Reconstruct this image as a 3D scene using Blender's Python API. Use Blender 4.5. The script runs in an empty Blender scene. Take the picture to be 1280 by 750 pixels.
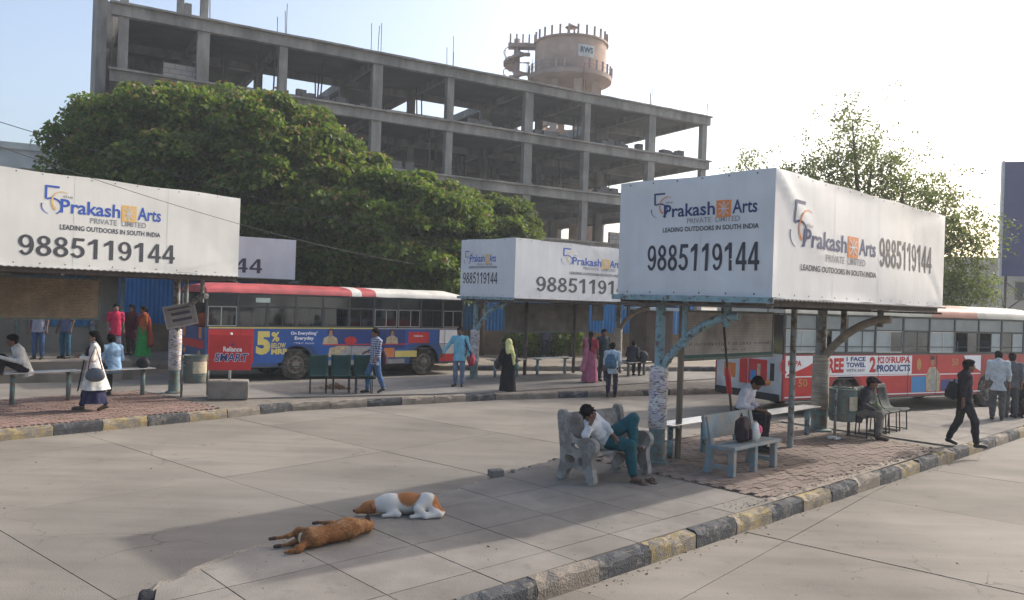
import bpy, bmesh, math, random
import numpy as np
from math import sin, cos, pi, radians, atan2, sqrt
from mathutils import Vector, Matrix
from mathutils.geometry import tessellate_polygon

random.seed(7)
RNG = np.random.default_rng(7)
SC = bpy.context.scene
COL = SC.collection

# ------------------------------------------------------------------ camera, sky, sun, exposure
CZ = 2.75                       # eye height: seated in a bus
FOCAL = 995.0                   # in pixels of the 1280 wide photograph
ROLL = radians(1.9)
IZ = 0.20                       # height of the raised islands
cam_d = bpy.data.cameras.new('camera')
cam = bpy.data.objects.new('camera', cam_d)
COL.objects.link(cam)
cam_d.sensor_width = 36.0
cam_d.lens = FOCAL / 1280 * 36
cam_d.clip_start = 0.1
cam_d.clip_end = 3000
cam.matrix_world = Matrix.Translation((0, 0, CZ)) @ Matrix.Rotation(radians(90), 4, 'X') @ Matrix.Rotation(ROLL, 4, 'Z')
SC.camera = cam

SUN_ELEV = radians(32.5)
SUN_AZ = radians(54)            # clockwise from the viewing direction (+Y)
world = bpy.data.worlds.new('World')
SC.world = world
world.use_nodes = True
wn = world.node_tree
bg = wn.nodes['Background']
sky = wn.nodes.new('ShaderNodeTexSky')
sky.sky_type = 'NISHITA'
sky.sun_disc = False
sky.sun_elevation = SUN_ELEV
sky.sun_rotation = SUN_AZ
sky.altitude = 300
sky.air_density = 1.0
sky.dust_density = 6.0
sky.ozone_density = 1.0
wn.links.new(sky.outputs[0], bg.inputs[0])
bg.inputs[1].default_value = 0.15

sun_d = bpy.data.lights.new('sun', 'SUN')
sun = bpy.data.objects.new('sun', sun_d)
COL.objects.link(sun)
sun_d.energy = 2.2
sun_d.angle = radians(0.9)
sun_d.color = (1.0, 0.96, 0.90)
sdir = Vector((sin(SUN_AZ) * cos(SUN_ELEV), cos(SUN_AZ) * cos(SUN_ELEV), sin(SUN_ELEV)))
sun.rotation_euler = sdir.to_track_quat('Z', 'Y').to_euler()
sun.location = (30, 22, 30)

SC.view_settings.view_transform = 'Standard'
SC.view_settings.look = 'None'
SC.view_settings.gamma = 1
SC.view_settings.use_curve_mapping = False
SC.view_settings.exposure = 0.92

# ------------------------------------------------------------------ site survey: photo measurements -> metres
_c, _s = cos(ROLL), sin(ROLL)
def site(px, py, z=0.0):
    dx, dy = px - 640, py - 375
    xr, yr = dx * _c + dy * _s, -dx * _s + dy * _c
    t = (CZ - z) * FOCAL / yr
    return Vector((xr / FOCAL * t, t, z))
def at(px, py, Y):
    dx, dy = px - 640, py - 375
    xr, yr = dx * _c + dy * _s, -dx * _s + dy * _c
    return Vector((xr / FOCAL * Y, Y, CZ - yr / FOCAL * Y))

# ------------------------------------------------------------------ materials
MATS = {}
def nodes_of(name):
    m = bpy.data.materials.new(name)
    m.use_nodes = True
    return m, m.node_tree.nodes, m.node_tree.links, m.node_tree.nodes['Principled BSDF']

def mat(name, col, rough=0.7, var=0.18, scale=2.0, bump=0.0, bscale=40.0, metal=0.0, spec=0.3,
        rnd=0.0, wear=None, wear_amt=0.5, wear_scale=6.0, stretch=None, coat=0.0, stain=0.0, stain_scale=0.5, crack=0.0, spots=0.0, tracks=None):
    if name in MATS: return MATS[name]
    m, N, L, P = nodes_of(name)
    P.inputs['Roughness'].default_value = rough
    P.inputs['Metallic'].default_value = metal
    P.inputs['Specular IOR Level'].default_value = spec
    P.inputs['Coat Weight'].default_value = coat
    geo = N.new('ShaderNodeNewGeometry')
    vec = geo.outputs['Position']
    if stretch:
        mp = N.new('ShaderNodeMapping')
        mp.inputs['Rotation'].default_value = (0, 0, stretch[0])
        mp.inputs['Scale'].default_value = stretch[1]
        L.new(vec, mp.inputs['Vector'])
        svec = mp.outputs[0]
    else:
        svec = vec
    nz = N.new('ShaderNodeTexNoise')
    nz.inputs['Scale'].default_value = scale
    nz.inputs['Detail'].default_value = 7
    nz.inputs['Roughness'].default_value = 0.62
    L.new(svec, nz.inputs['Vector'])
    mr = N.new('ShaderNodeMapRange')
    mr.inputs['From Min'].default_value = 0.3
    mr.inputs['From Max'].default_value = 0.7
    mr.inputs['To Min'].default_value = 1 - var
    mr.inputs['To Max'].default_value = 1 + var
    L.new(nz.outputs['Fac'], mr.inputs['Value'])
    fac = mr.outputs[0]
    if rnd:
        oi = N.new('ShaderNodeObjectInfo')
        m2 = N.new('ShaderNodeMapRange')
        m2.inputs['To Min'].default_value = 1 - rnd
        m2.inputs['To Max'].default_value = 1 + rnd
        L.new(oi.outputs['Random'], m2.inputs['Value'])
        mm = N.new('ShaderNodeMath'); mm.operation = 'MULTIPLY'
        L.new(fac, mm.inputs[0]); L.new(m2.outputs[0], mm.inputs[1])
        fac = mm.outputs[0]
    if stain:
        n3 = N.new('ShaderNodeTexNoise')
        n3.inputs['Scale'].default_value = stain_scale
        n3.inputs['Detail'].default_value = 5
        L.new(vec, n3.inputs['Vector'])
        m3 = N.new('ShaderNodeMapRange')
        m3.inputs['From Min'].default_value = 0.42
        m3.inputs['From Max'].default_value = 0.68
        m3.inputs['To Min'].default_value = 1.0
        m3.inputs['To Max'].default_value = 1 - stain
        L.new(n3.outputs['Fac'], m3.inputs['Value'])
        mm = N.new('ShaderNodeMath'); mm.operation = 'MULTIPLY'
        L.new(fac, mm.inputs[0]); L.new(m3.outputs[0], mm.inputs[1])
        fac = mm.outputs[0]
    if tracks:
        tm = N.new('ShaderNodeMapping'); tm.inputs['Rotation'].default_value = (0, 0, tracks[0]); tm.inputs['Scale'].default_value = (0.06, 1.0, 1)
        L.new(vec, tm.inputs['Vector'])
        tn = N.new('ShaderNodeTexNoise'); tn.inputs['Scale'].default_value = 1.6; tn.inputs['Detail'].default_value = 7; tn.inputs['Roughness'].default_value = 0.65
        L.new(tm.outputs[0], tn.inputs['Vector'])
        tr_ = N.new('ShaderNodeMapRange'); tr_.inputs['From Min'].default_value = 0.48; tr_.inputs['From Max'].default_value = 0.66
        tr_.inputs['To Min'].default_value = 1.0; tr_.inputs['To Max'].default_value = 1 - tracks[1]
        L.new(tn.outputs['Fac'], tr_.inputs['Value'])
        mm = N.new('ShaderNodeMath'); mm.operation = 'MULTIPLY'
        L.new(fac, mm.inputs[0]); L.new(tr_.outputs[0], mm.inputs[1])
        fac = mm.outputs[0]
    if spots:
        sn = N.new('ShaderNodeTexNoise'); sn.inputs['Scale'].default_value = 3.2; sn.inputs['Detail'].default_value = 6; sn.inputs['Roughness'].default_value = 0.75
        L.new(vec, sn.inputs['Vector'])
        sm = N.new('ShaderNodeMapRange'); sm.inputs['From Min'].default_value = 0.60; sm.inputs['From Max'].default_value = 0.70
        sm.inputs['To Min'].default_value = 1.0; sm.inputs['To Max'].default_value = 1 - spots
        L.new(sn.outputs['Fac'], sm.inputs['Value'])
        mm = N.new('ShaderNodeMath'); mm.operation = 'MULTIPLY'
        L.new(fac, mm.inputs[0]); L.new(sm.outputs[0], mm.inputs[1])
        fac = mm.outputs[0]
    if crack:
        nw = N.new('ShaderNodeTexNoise'); nw.inputs['Scale'].default_value = 1.3; nw.inputs['Detail'].default_value = 5
        L.new(vec, nw.inputs['Vector'])
        va = N.new('ShaderNodeVectorMath'); va.operation = 'MULTIPLY_ADD'
        va.inputs[1].default_value = (0.6, 0.6, 0.6)
        L.new(nw.outputs['Color'], va.inputs[0]); L.new(vec, va.inputs[2])
        vo = N.new('ShaderNodeTexVoronoi'); vo.feature = 'DISTANCE_TO_EDGE'; vo.inputs['Scale'].default_value = crack
        L.new(va.outputs[0], vo.inputs['Vector'])
        ms = N.new('ShaderNodeTexNoise'); ms.inputs['Scale'].default_value = 0.28; ms.inputs['Detail'].default_value = 2
        L.new(vec, ms.inputs['Vector'])
        th = N.new('ShaderNodeMapRange'); th.inputs['From Min'].default_value = 0.54; th.inputs['From Max'].default_value = 0.66
        th.inputs['To Min'].default_value = 0.0; th.inputs['To Max'].default_value = 0.0055
        L.new(ms.outputs['Fac'], th.inputs['Value'])
        lt = N.new('ShaderNodeMath'); lt.operation = 'LESS_THAN'
        L.new(vo.outputs['Distance'], lt.inputs[0]); L.new(th.outputs[0], lt.inputs[1])
        cm = N.new('ShaderNodeMapRange'); cm.inputs['To Min'].default_value = 1.0; cm.inputs['To Max'].default_value = 0.72
        L.new(lt.outputs[0], cm.inputs['Value'])
        mm = N.new('ShaderNodeMath'); mm.operation = 'MULTIPLY'
        L.new(fac, mm.inputs[0]); L.new(cm.outputs[0], mm.inputs[1])
        fac = mm.outputs[0]
    base = N.new('ShaderNodeRGB')
    base.outputs[0].default_value = (*col, 1)
    csock = base.outputs[0]
    if wear:
        n2 = N.new('ShaderNodeTexNoise')
        n2.inputs['Scale'].default_value = wear_scale
        n2.inputs['Detail'].default_value = 8
        n2.inputs['Roughness'].default_value = 0.7
        L.new(vec, n2.inputs['Vector'])
        rp = N.new('ShaderNodeMapRange')
        rp.inputs['From Min'].default_value = 0.62 - wear_amt * 0.35
        rp.inputs['From Max'].default_value = 0.70 - wear_amt * 0.35
        L.new(n2.outputs['Fac'], rp.inputs['Value'])
        mx = N.new('ShaderNodeMix'); mx.data_type = 'RGBA'
        L.new(rp.outputs[0], mx.inputs['Factor'])
        L.new(csock, mx.inputs['A'])
        mx.inputs['B'].default_value = (*wear, 1)
        csock = mx.outputs['Result']
    mul = N.new('ShaderNodeVectorMath'); mul.operation = 'SCALE'
    L.new(csock, mul.inputs[0]); L.new(fac, mul.inputs['Scale'])
    L.new(mul.outputs[0], P.inputs['Base Color'])
    if bump:
        nb = N.new('ShaderNodeTexNoise')
        nb.inputs['Scale'].default_value = bscale
        nb.inputs['Detail'].default_value = 5
        L.new(vec, nb.inputs['Vector'])
        b = N.new('ShaderNodeBump')
        b.inputs['Strength'].default_value = bump
        b.inputs['Distance'].default_value = 0.02
        L.new(nb.outputs['Fac'], b.inputs['Height'])
        L.new(b.outputs[0], P.inputs['Normal'])
    MATS[name] = m
    return m

def leaf_mat(name, c0, c1, c2, trans=0.35):
    if name in MATS: return MATS[name]
    m, N, L, P = nodes_of(name)
    geo = N.new('ShaderNodeNewGeometry')
    rp = N.new('ShaderNodeValToRGB')
    e = rp.color_ramp.elements
    e[0].color = (*c0, 1); e[1].color = (*c2, 1)
    k = e.new(0.55); k.color = (*c1, 1)
    nz = N.new('ShaderNodeTexNoise'); nz.inputs['Scale'].default_value = 0.45; nz.inputs['Detail'].default_value = 3
    L.new(geo.outputs['Position'], nz.inputs['Vector'])
    mm = N.new('ShaderNodeMath'); mm.operation = 'MULTIPLY_ADD'
    mm.inputs[1].default_value = 0.5; mm.inputs[2].default_value = -0.12
    L.new(geo.outputs['Random Per Island'], mm.inputs[0]); nz.inputs['Scale'].default_value = 0.9; nz.inputs['Roughness'].default_value = 0.7
    m2 = N.new('ShaderNodeMath'); m2.operation = 'MULTIPLY_ADD'
    m2.inputs[1].default_value = 0.75
    L.new(nz.outputs['Fac'], m2.inputs[0]); L.new(mm.outputs[0], m2.inputs[2])
    L.new(m2.outputs[0], rp.inputs['Fac'])
    L.new(rp.outputs[0], P.inputs['Base Color'])
    P.inputs['Roughness'].default_value = 0.55
    P.inputs['Specular IOR Level'].default_value = 0.25
    tr = N.new('ShaderNodeBsdfTranslucent')
    br = N.new('ShaderNodeVectorMath'); br.operation = 'MULTIPLY'
    br.inputs[1].default_value = (1.5, 1.6, 0.8)
    L.new(rp.outputs[0], br.inputs[0]); L.new(br.outputs[0], tr.inputs['Color'])
    mx = N.new('ShaderNodeMixShader'); mx.inputs[0].default_value = trans
    L.new(P.outputs[0], mx.inputs[1]); L.new(tr.outputs[0], mx.inputs[2])
    L.new(mx.outputs[0], N['Material Output'].inputs['Surface'])
    MATS[name] = m
    return m

def glass_mat(name, tint, refl=0.25, rough=0.05):
    if name in MATS: return MATS[name]
    m, N, L, P = nodes_of(name)
    N.remove(P)
    t = N.new('ShaderNodeBsdfTransparent'); t.inputs[0].default_value = (*tint, 1)
    g = N.new('ShaderNodeBsdfGlossy'); g.inputs['Roughness'].default_value = rough
    g.inputs[0].default_value = (0.9, 0.95, 1, 1)
    fr = N.new('ShaderNodeLayerWeight'); fr.inputs[0].default_value = 0.35
    ma = N.new('ShaderNodeMath'); ma.operation = 'MULTIPLY_ADD'; ma.inputs[1].default_value = 0.6; ma.inputs[2].default_value = refl * 0.4
    L.new(fr.outputs['Fresnel'], ma.inputs[0])
    mx = N.new('ShaderNodeMixShader')
    L.new(ma.outputs[0], mx.inputs[0]); L.new(t.outputs[0], mx.inputs[1]); L.new(g.outputs[0], mx.inputs[2])
    L.new(mx.outputs[0], N['Material Output'].inputs['Surface'])
    MATS[name] = m
    return m

def cloth(r, g, b, rough=0.85):
    return mat('cloth_%02d_%02d_%02d' % (r * 99, g * 99, b * 99), (r, g, b), rough, 0.22, 9, 0.9, 16, spec=0.15)

def block_mat(name, c1, c2, mortar, w, h, rotz):
    if name in MATS: return MATS[name]
    m, N, L, P = nodes_of(name)
    geo = N.new('ShaderNodeTexCoord')
    mp = N.new('ShaderNodeMapping'); mp.inputs['Rotation'].default_value = (radians(90), 0, 0)
    L.new(geo.outputs['Object'], mp.inputs['Vector'])
    br = N.new('ShaderNodeTexBrick')
    br.inputs['Color1'].default_value = (*c1, 1); br.inputs['Color2'].default_value = (*c2, 1)
    br.inputs['Mortar'].default_value = (*mortar, 1)
    br.inputs['Scale'].default_value = 1
    br.inputs['Brick Width'].default_value = w; br.inputs['Row Height'].default_value = h
    br.inputs['Mortar Size'].default_value = 0.02
    L.new(mp.outputs[0], br.inputs['Vector'])
    L.new(br.outputs['Color'], P.inputs['Base Color'])
    P.inputs['Roughness'].default_value = 0.95
    MATS[name] = m
    return m

# ------------------------------------------------------------------ object helpers
def link(o, parent=None):
    COL.objects.link(o)
    if parent is not None: o.parent = parent
    return o

def tag(o, label, cat=None, group=None, kind=None):
    o['label'] = label
    if cat: o['category'] = cat
    if group: o['group'] = group
    if kind: o['kind'] = kind
    return o

def thing(name, label, cat, loc=(0, 0, 0), rz=0.0, group=None):
    o = bpy.data.objects.new(name, None)
    o.empty_display_size = 0.2
    link(o)
    o.location = loc
    o.rotation_euler = (0, 0, rz)
    return tag(o, label, cat, group)

class MB:
    """collects shapes into one mesh"""
    def __init__(s): s.v = []; s.f = []; s.m = []
    def add(s, vs, fs, mi=0):
        n = len(s.v)
        s.v += [tuple(p) for p in vs]
        s.f += [tuple(i + n for i in f) for f in fs]
        s.m += [mi] * len(fs)
        return s
    def box(s, x0, x1, y0, y1, z0, z1, mi=0):
        vs = [(x0, y0, z0), (x1, y0, z0), (x1, y1, z0), (x0, y1, z0), (x0, y0, z1), (x1, y0, z1), (x1, y1, z1), (x0, y1, z1)]
        return s.add(vs, [(3, 2, 1, 0), (4, 5, 6, 7), (0, 1, 5, 4), (1, 2, 6, 5), (2, 3, 7, 6), (3, 0, 4, 7)], mi)
    def bar(s, a, b, w, h, mi=0):
        a, b = Vector(a), Vector(b)
        d = (b - a).normalized()
        up = Vector((0, 0, 1)) if abs(d.z) < 0.95 else Vector((1, 0, 0))
        r = d.cross(up).normalized(); u = r.cross(d)
        vs = []
        for p in (a, b):
            for i, j in ((-1, -1), (1, -1), (1, 1), (-1, 1)):
                vs.append(p + r * (i * w / 2) + u * (j * h / 2))
        return s.add(vs, [(3, 2, 1, 0), (4, 5, 6, 7), (0, 1, 5, 4), (1, 2, 6, 5), (2, 3, 7, 6), (3, 0, 4, 7)], mi)
    def tube(s, pts, r, n=10, mi=0, caps=True):
        pts = [Vector(p) for p in pts]
        rs = r if isinstance(r, (list, tuple)) else [r] * len(pts)
        vs = []; ref = None
        for i, p in enumerate(pts):
            d = (pts[min(i + 1, len(pts) - 1)] - pts[max(i - 1, 0)]).normalized()
            if ref is None:
                ref = Vector((1, 0, 0)) if abs(d.x) < 0.8 else Vector((0, 1, 0))
            a = (ref - d * ref.dot(d)).normalized(); b = d.cross(a); ref = a
            for k in range(n):
                t = 2 * pi * k / n
                vs.append(p + a * (cos(t) * rs[i]) + b * (sin(t) * rs[i]))
        fs = []
        for i in range(len(pts) - 1):
            for k in range(n):
                k2 = (k + 1) % n
                fs.append((i * n + k, i * n + k2, (i + 1) * n + k2, (i + 1) * n + k))
        if caps:
            fs.append(tuple(range(n))[::-1]); fs.append(tuple(range((len(pts) - 1) * n, len(pts) * n)))
        return s.add(vs, fs, mi)
    def lathe(s, prof, n=24, c=(0, 0, 0), axis='z', mi=0, sx=1, sy=1):
        vs = []
        for r, z in prof:
            for k in range(n):
                t = 2 * pi * k / n
                p = (cos(t) * r * sx, sin(t) * r * sy, z)
                if axis == 'y': p = (p[0], p[2], p[1])
                vs.append((p[0] + c[0], p[1] + c[1], p[2] + c[2]))
        fs = []
        for i in range(len(prof) - 1):
            for k in range(n):
                k2 = (k + 1) % n
                q = (i * n + k, i * n + k2, (i + 1) * n + k2, (i + 1) * n + k)
                fs.append(q if axis == 'z' else q[::-1])
        return s.add(vs, fs, mi)
    def prism(s, outline, z0, z1, holes=(), M=None, mi=0):
        """2-D outline (with holes) in xy, extruded z0..z1, then moved by matrix M"""
        loops = [[Vector((p[0], p[1], 0)) for p in outline]] + [[Vector((p[0], p[1], 0)) for p in h] for h in holes]
        tris = tessellate_polygon(loops)
        flat = [p for l in loops for p in l]
        n = len(flat)
        vs = [Vector((p.x, p.y, z0)) for p in flat] + [Vector((p.x, p.y, z1)) for p in flat]
        fs = []
        for t in tris:
            a, b, c = [flat[i] for i in t]
            if (b - a).cross(c - a).z < 0: t = t[::-1]
            fs.append(tuple(i + n for i in t)); fs.append(tuple(t[::-1]))
        o = 0
        for li, l in enumerate(loops):
            k = len(l)
            area = sum(l[i].x * l[(i + 1) % k].y - l[(i + 1) % k].x * l[i].y for i in range(k))
            ccw = (area > 0) == (li == 0)
            for i in range(k):
                j = (i + 1) % k
                q = (o + i, o + j, n + o + j, n + o + i)
                fs.append(q if ccw else q[::-1])
            o += k
        if M is not None: vs = [M @ p for p in vs]
        return s.add(vs, fs, mi)
    def mesh(s, name, mats, smooth=False):
        me = bpy.data.meshes.new(name)
        me.from_pydata(s.v, [], s.f)
        for m in (mats if isinstance(mats, (list, tuple)) else [mats]): me.materials.append(m)
        if any(s.m): me.polygons.foreach_set('material_index', s.m)
        if smooth: me.polygons.foreach_set('use_smooth', [True] * len(s.f))
        me.update()
        return me
    def obj(s, name, mats, parent=None, smooth=False, bevel=0.0, angle=None):
        o = bpy.data.objects.new(name, s.mesh(name, mats, smooth))
        link(o, parent)
        if smooth and angle:
            es = o.data
            sharp_by_angle(es, angle)
        if bevel:
            b = o.modifiers.new('bevel', 'BEVEL'); b.width = bevel; b.segments = 2; b.limit_method = 'ANGLE'
            b.angle_limit = radians(40)
        return o

def sharp_by_angle(me, deg):
    bm = bmesh.new(); bm.from_mesh(me)
    for e in bm.edges:
        if len(e.link_faces) == 2 and e.calc_face_angle(0) > radians(deg): e.smooth = False
    bm.to_mesh(me); bm.free()

def copy_tree(o, parent=None):
    c = o.copy(); COL.objects.link(c)
    if parent is not None: c.parent = parent
    for ch in list(o.children): copy_tree(ch, c)
    return c

# ------------------------------------------------------------------ text as flat meshes
_txt = {}
def text_geo(s, bold=0.0, shear=0.0):
    key = (s, bold, shear)
    if key not in _txt:
        cu = bpy.data.curves.new('lettering_curve', 'FONT')
        cu.body = s; cu.size = 1.0; cu.offset = bold; cu.shear = shear; cu.resolution_u = 3
        o = bpy.data.objects.new('lettering_curve', cu); COL.objects.link(o)
        bpy.context.view_layer.update()
        me = bpy.data.meshes.new_from_object(o.evaluated_get(bpy.context.evaluated_depsgraph_get()))
        vs = [v.co.copy() for v in me.vertices]; fs = [tuple(p.vertices) for p in me.polygons]
        bpy.data.objects.remove(o); bpy.data.curves.remove(cu); bpy.data.meshes.remove(me)
        _txt[key] = (vs, fs)
    return _txt[key]

def put_text(mb, s, x0, x1, y0, y1, bold=0.0, shear=0.0, mi=0, cap=None):
    """text fitted between x0..x1, its caps between y0..y1 (2-D, z = 0)"""
    vs, fs = text_geo(s, bold, shear)
    ax, bx = min(v.x for v in vs), max(v.x for v in vs)
    ay, by = (min(v.y for v in vs), max(v.y for v in vs)) if cap is None else cap
    out = [(x0 + (v.x - ax) / (bx - ax) * (x1 - x0), y0 + (v.y - ay) / (by - ay) * (y1 - y0), 0) for v in vs]
    mb.add(out, fs, mi)

def arc_ribbon(mb, cx, cy, rx, ry, a0, a1, w0, w1, n=20, mi=0):
    vs = []; fs = []
    for i in range(n + 1):
        t = a0 + (a1 - a0) * i / n
        w = w0 + (w1 - w0) * i / n
        for k in (-1, 1):
            vs.append((cx + cos(t) * (rx + k * w / 2), cy + sin(t) * (ry + k * w / 2), 0))
    for i in range(n): fs.append((2 * i, 2 * i + 1, 2 * i + 3, 2 * i + 2) if a1 < a0 else (2 * i + 2, 2 * i + 3, 2 * i + 1, 2 * i))
    mb.add(vs, fs, mi)

def rect(mb, x0, x1, y0, y1, mi=0):
    mb.add([(x0, y0, 0), (x1, y0, 0), (x1, y1, 0), (x0, y1, 0)], [(0, 1, 2, 3)], mi)
def poly(mb, pts, mi=0):
    loops = [[Vector((p[0], p[1], 0)) for p in pts]]
    tr = tessellate_polygon(loops)
    fs = []
    for t in tr:
        a, b, c = [loops[0][i] for i in t]
        fs.append(tuple(t) if (b - a).cross(c - a).z > 0 else tuple(t[::-1]))
    mb.add([(p[0], p[1], 0) for p in pts], fs, mi)
def ell(mb, cx, cy, rx, ry, mi=0, n=20):
    poly(mb, [(cx + cos(2 * pi * k / n) * rx, cy + sin(2 * pi * k / n) * ry) for k in range(n)], mi)

DIGIT = {'1': [('r', .27, .43, 0, 1), ('p', [(.27, 1), (.27, .78), (.06, .66), (.06, .82), (.20, .92), (.27, 1)][:5])],
         '4': [('r', .34, .49, 0, 1), ('r', .02, .57, .22, .36), ('p', [(.02, .36), (.34, 1.0), (.34, .78), (.16, .36)])],
         '5': [('r', .12, .53, .86, 1), ('p', [(.10, 1), (.05, .47), (.19, .45), (.24, 1)]), ('a', .27, .325, .205, .25, 128, -158, .15)],
         '8': [('a', .28, .745, .165, .185, 0, -360, .14), ('a', .28, .275, .20, .205, 0, -360, .15)],
         '9': [('a', .27, .675, .19, .255, 0, -360, .14), ('a', .27, .50, .215, .43, 25, -140, .14)]}
def put_digit(mb, d, x0, w, y0, h):
    for k, q in enumerate(DIGIT[d]):
        n = len(mb.v)
        if q[0] == 'r': rect(mb, x0 + q[1] * w, x0 + q[2] * w, y0 + q[3] * h, y0 + q[4] * h)
        elif q[0] == 'p': poly(mb, [(x0 + a * w, y0 + b * h) for a, b in q[1]])
        else:
            vs = []; fs = []; N_ = 32
            for i in range(N_ + 1):
                t = radians(q[5] + (q[6] - q[5]) * i / N_)
                for s in (-1, 1): vs.append((x0 + (q[1] + cos(t) * (q[3] + s * q[7] / 2)) * w, y0 + (q[2] + sin(t) * (q[4] + s * q[7] * 0.42)) * h, 0))
            for i in range(N_): fs.append((2 * i, 2 * i + 1, 2 * i + 3, 2 * i + 2))
            mb.add(vs, fs)
        mb.v[n:] = [(a, b, c + 0.0007 * k) for a, b, c in mb.v[n:]]

def place(mb, M, lift=0.004, warp=None):
    """moves flat artwork onto a face: M maps (x, y, 0) to the face, z is its outward normal"""
    out = []
    for v in mb.v:
        d = warp(v[0], v[1]) if warp else 0.0
        out.append(tuple(M @ Vector((v[0], v[1], lift + d + v[2]))))
    mb.v = out
    return mb

# ------------------------------------------------------------------ soft shapes: smooth union of round cones and ellipsoids, meshed by surface nets
class Soft:
    def __init__(s, k=0.03, fold=0.0): s.p = []; s.k = k; s.cut = []; s.fold = fold
    def cone(s, a, b, ra, rb=None):
        s.p.append(('c', np.array(a, float), np.array(b, float), ra, ra if rb is None else rb)); return s
    def chain(s, pts, rs):
        for i in range(len(pts) - 1): s.cone(pts[i], pts[i + 1], rs[i], rs[i + 1])
        return s
    def ell(s, c, r, ax=None):
        s.p.append(('e', np.array(c, float), np.array(r, float), np.eye(3) if ax is None else np.array(ax, float))); return s
    def below(s, z): s.cut.append((np.array((0, 0, -1.0)), z)); return s         # keep what lies above z
    def keep(s, n, d): s.cut.append((-np.array(n, float), d)); return s            # keep n.p > d
    def grid(s, vox):
        lo = np.full(3, 1e9); hi = -lo
        for q in s.p:
            if q[0] == 'c':
                for e, r in ((q[1], q[3]), (q[2], q[4])):
                    lo = np.minimum(lo, e - r); hi = np.maximum(hi, e + r)
            else:
                R = q[2].max(); lo = np.minimum(lo, q[1] - R); hi = np.maximum(hi, q[1] + R)
        lo -= 2.5 * vox; hi += 2.5 * vox
        n = np.ceil((hi - lo) / vox).astype(int) + 1
        g = [lo[i] + vox * np.arange(n[i]) for i in range(3)]
        X, Y, Z = np.meshgrid(*g, indexing='ij')
        P = np.stack([X, Y, Z], -1).astype(np.float32)
        val = None
        for q in s.p:
            if q[0] == 'c':
                a, b = q[1], q[2]; ab = b - a; L = max(ab @ ab, 1e-9)
                t = np.clip(((P - a) @ ab) / L, 0, 1)
                d = np.linalg.norm(P - a - t[..., None] * ab, axis=-1) - (q[3] + (q[4] - q[3]) * t)
            else:
                l = (P - q[1]) @ q[3].T
                k0 = np.linalg.norm(l / q[2], axis=-1); k1 = np.linalg.norm(l / (q[2] ** 2), axis=-1)
                d = k0 * (k0 - 1) / np.maximum(k1, 1e-6)
            if val is None: val = d
            else:
                h = np.clip(0.5 + 0.5 * (val - d) / s.k, 0, 1)
                val = val * (1 - h) + d * h - s.k * h * (1 - h)
        if s.fold:
            w = 0.05 * np.sin(P[..., 2] * 9 + P[..., 0] * 7) + 0.04 * np.sin(P[..., 1] * 13)
            val = val + s.fold * (np.sin((P[..., 2] + w) * 48 + P[..., 0] * 30) * 0.6 + np.sin((P[..., 0] * 0.8 + P[..., 1] + w) * 62) * 0.5)
        for nrm, dd in s.cut:
            val = np.maximum(val, P @ nrm + dd)
        return lo, val
    def geo(s, vox=0.02):
        lo, v = s.grid(vox)
        ins = v < 0
        c = np.zeros([n - 1 for n in v.shape], np.int8)
        for i in (0, 1):
            for j in (0, 1):
                for k in (0, 1):
                    c += ins[i:i + c.shape[0], j:j + c.shape[1], k:k + c.shape[2]]
        act = (c > 0) & (c < 8)
        idx = np.full(act.shape, -1, np.int64)
        cells = np.argwhere(act); idx[act] = np.arange(len(cells))
        acc = np.zeros((len(cells), 3)); cnt = np.zeros(len(cells))
        off = [(i, j, k) for i in (0, 1) for j in (0, 1) for k in (0, 1)]
        for a in off:
            for ax in range(3):
                if a[ax]: continue
                b = list(a); b[ax] = 1
                va = v[cells[:, 0] + a[0], cells[:, 1] + a[1], cells[:, 2] + a[2]]
                vb = v[cells[:, 0] + b[0], cells[:, 1] + b[1], cells[:, 2] + b[2]]
                m = (va < 0) != (vb < 0)
                t = np.where(m, va / np.where(m, va - vb, 1), 0)
                p = np.tile(np.array(a, float), (len(cells), 1)); p[:, ax] = t
                acc[m] += p[m]; cnt[m] += 1
        pos = lo + vox * (cells + acc / cnt[:, None])
        quads = []
        for ax in range(3):
            sl0 = [slice(None)] * 3; sl1 = [slice(None)] * 3
            sl0[ax] = slice(0, -1); sl1[ax] = slice(1, None)
            ch = ins[tuple(sl0)] != ins[tuple(sl1)]
            e = np.argwhere(ch)
            o1, o2 = [(1, 2), (2, 0), (0, 1)][ax]
            ok = (e[:, o1] > 0) & (e[:, o2] > 0) & (e[:, o1] < v.shape[o1] - 1) & (e[:, o2] < v.shape[o2] - 1)
            e = e[ok]
            if not len(e): continue
            def cell(d1, d2):
                q = e.copy(); q[:, o1] -= d1; q[:, o2] -= d2
                return idx[q[:, 0], q[:, 1], q[:, 2]]
            q = np.stack([cell(1, 1), cell(0, 1), cell(0, 0), cell(1, 0)], 1)
            inside0 = ins[e[:, 0], e[:, 1], e[:, 2]]
            q[~inside0] = q[~inside0][:, ::-1]
            quads.append(q)
        q = np.concatenate(quads)
        return pos, q
    def obj(s, name, m, parent, vox=0.02, extra=None, relax=1):
        pos, q = s.geo(vox)
        mb = MB(); mb.v = [tuple(p) for p in pos]; mb.f = [tuple(int(i) for i in f) for f in q]; mb.m = [0] * len(q)
        if extra: mb.add(extra.v, extra.f, 0)
        return mb.obj(name, m, parent, smooth=True)

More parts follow.
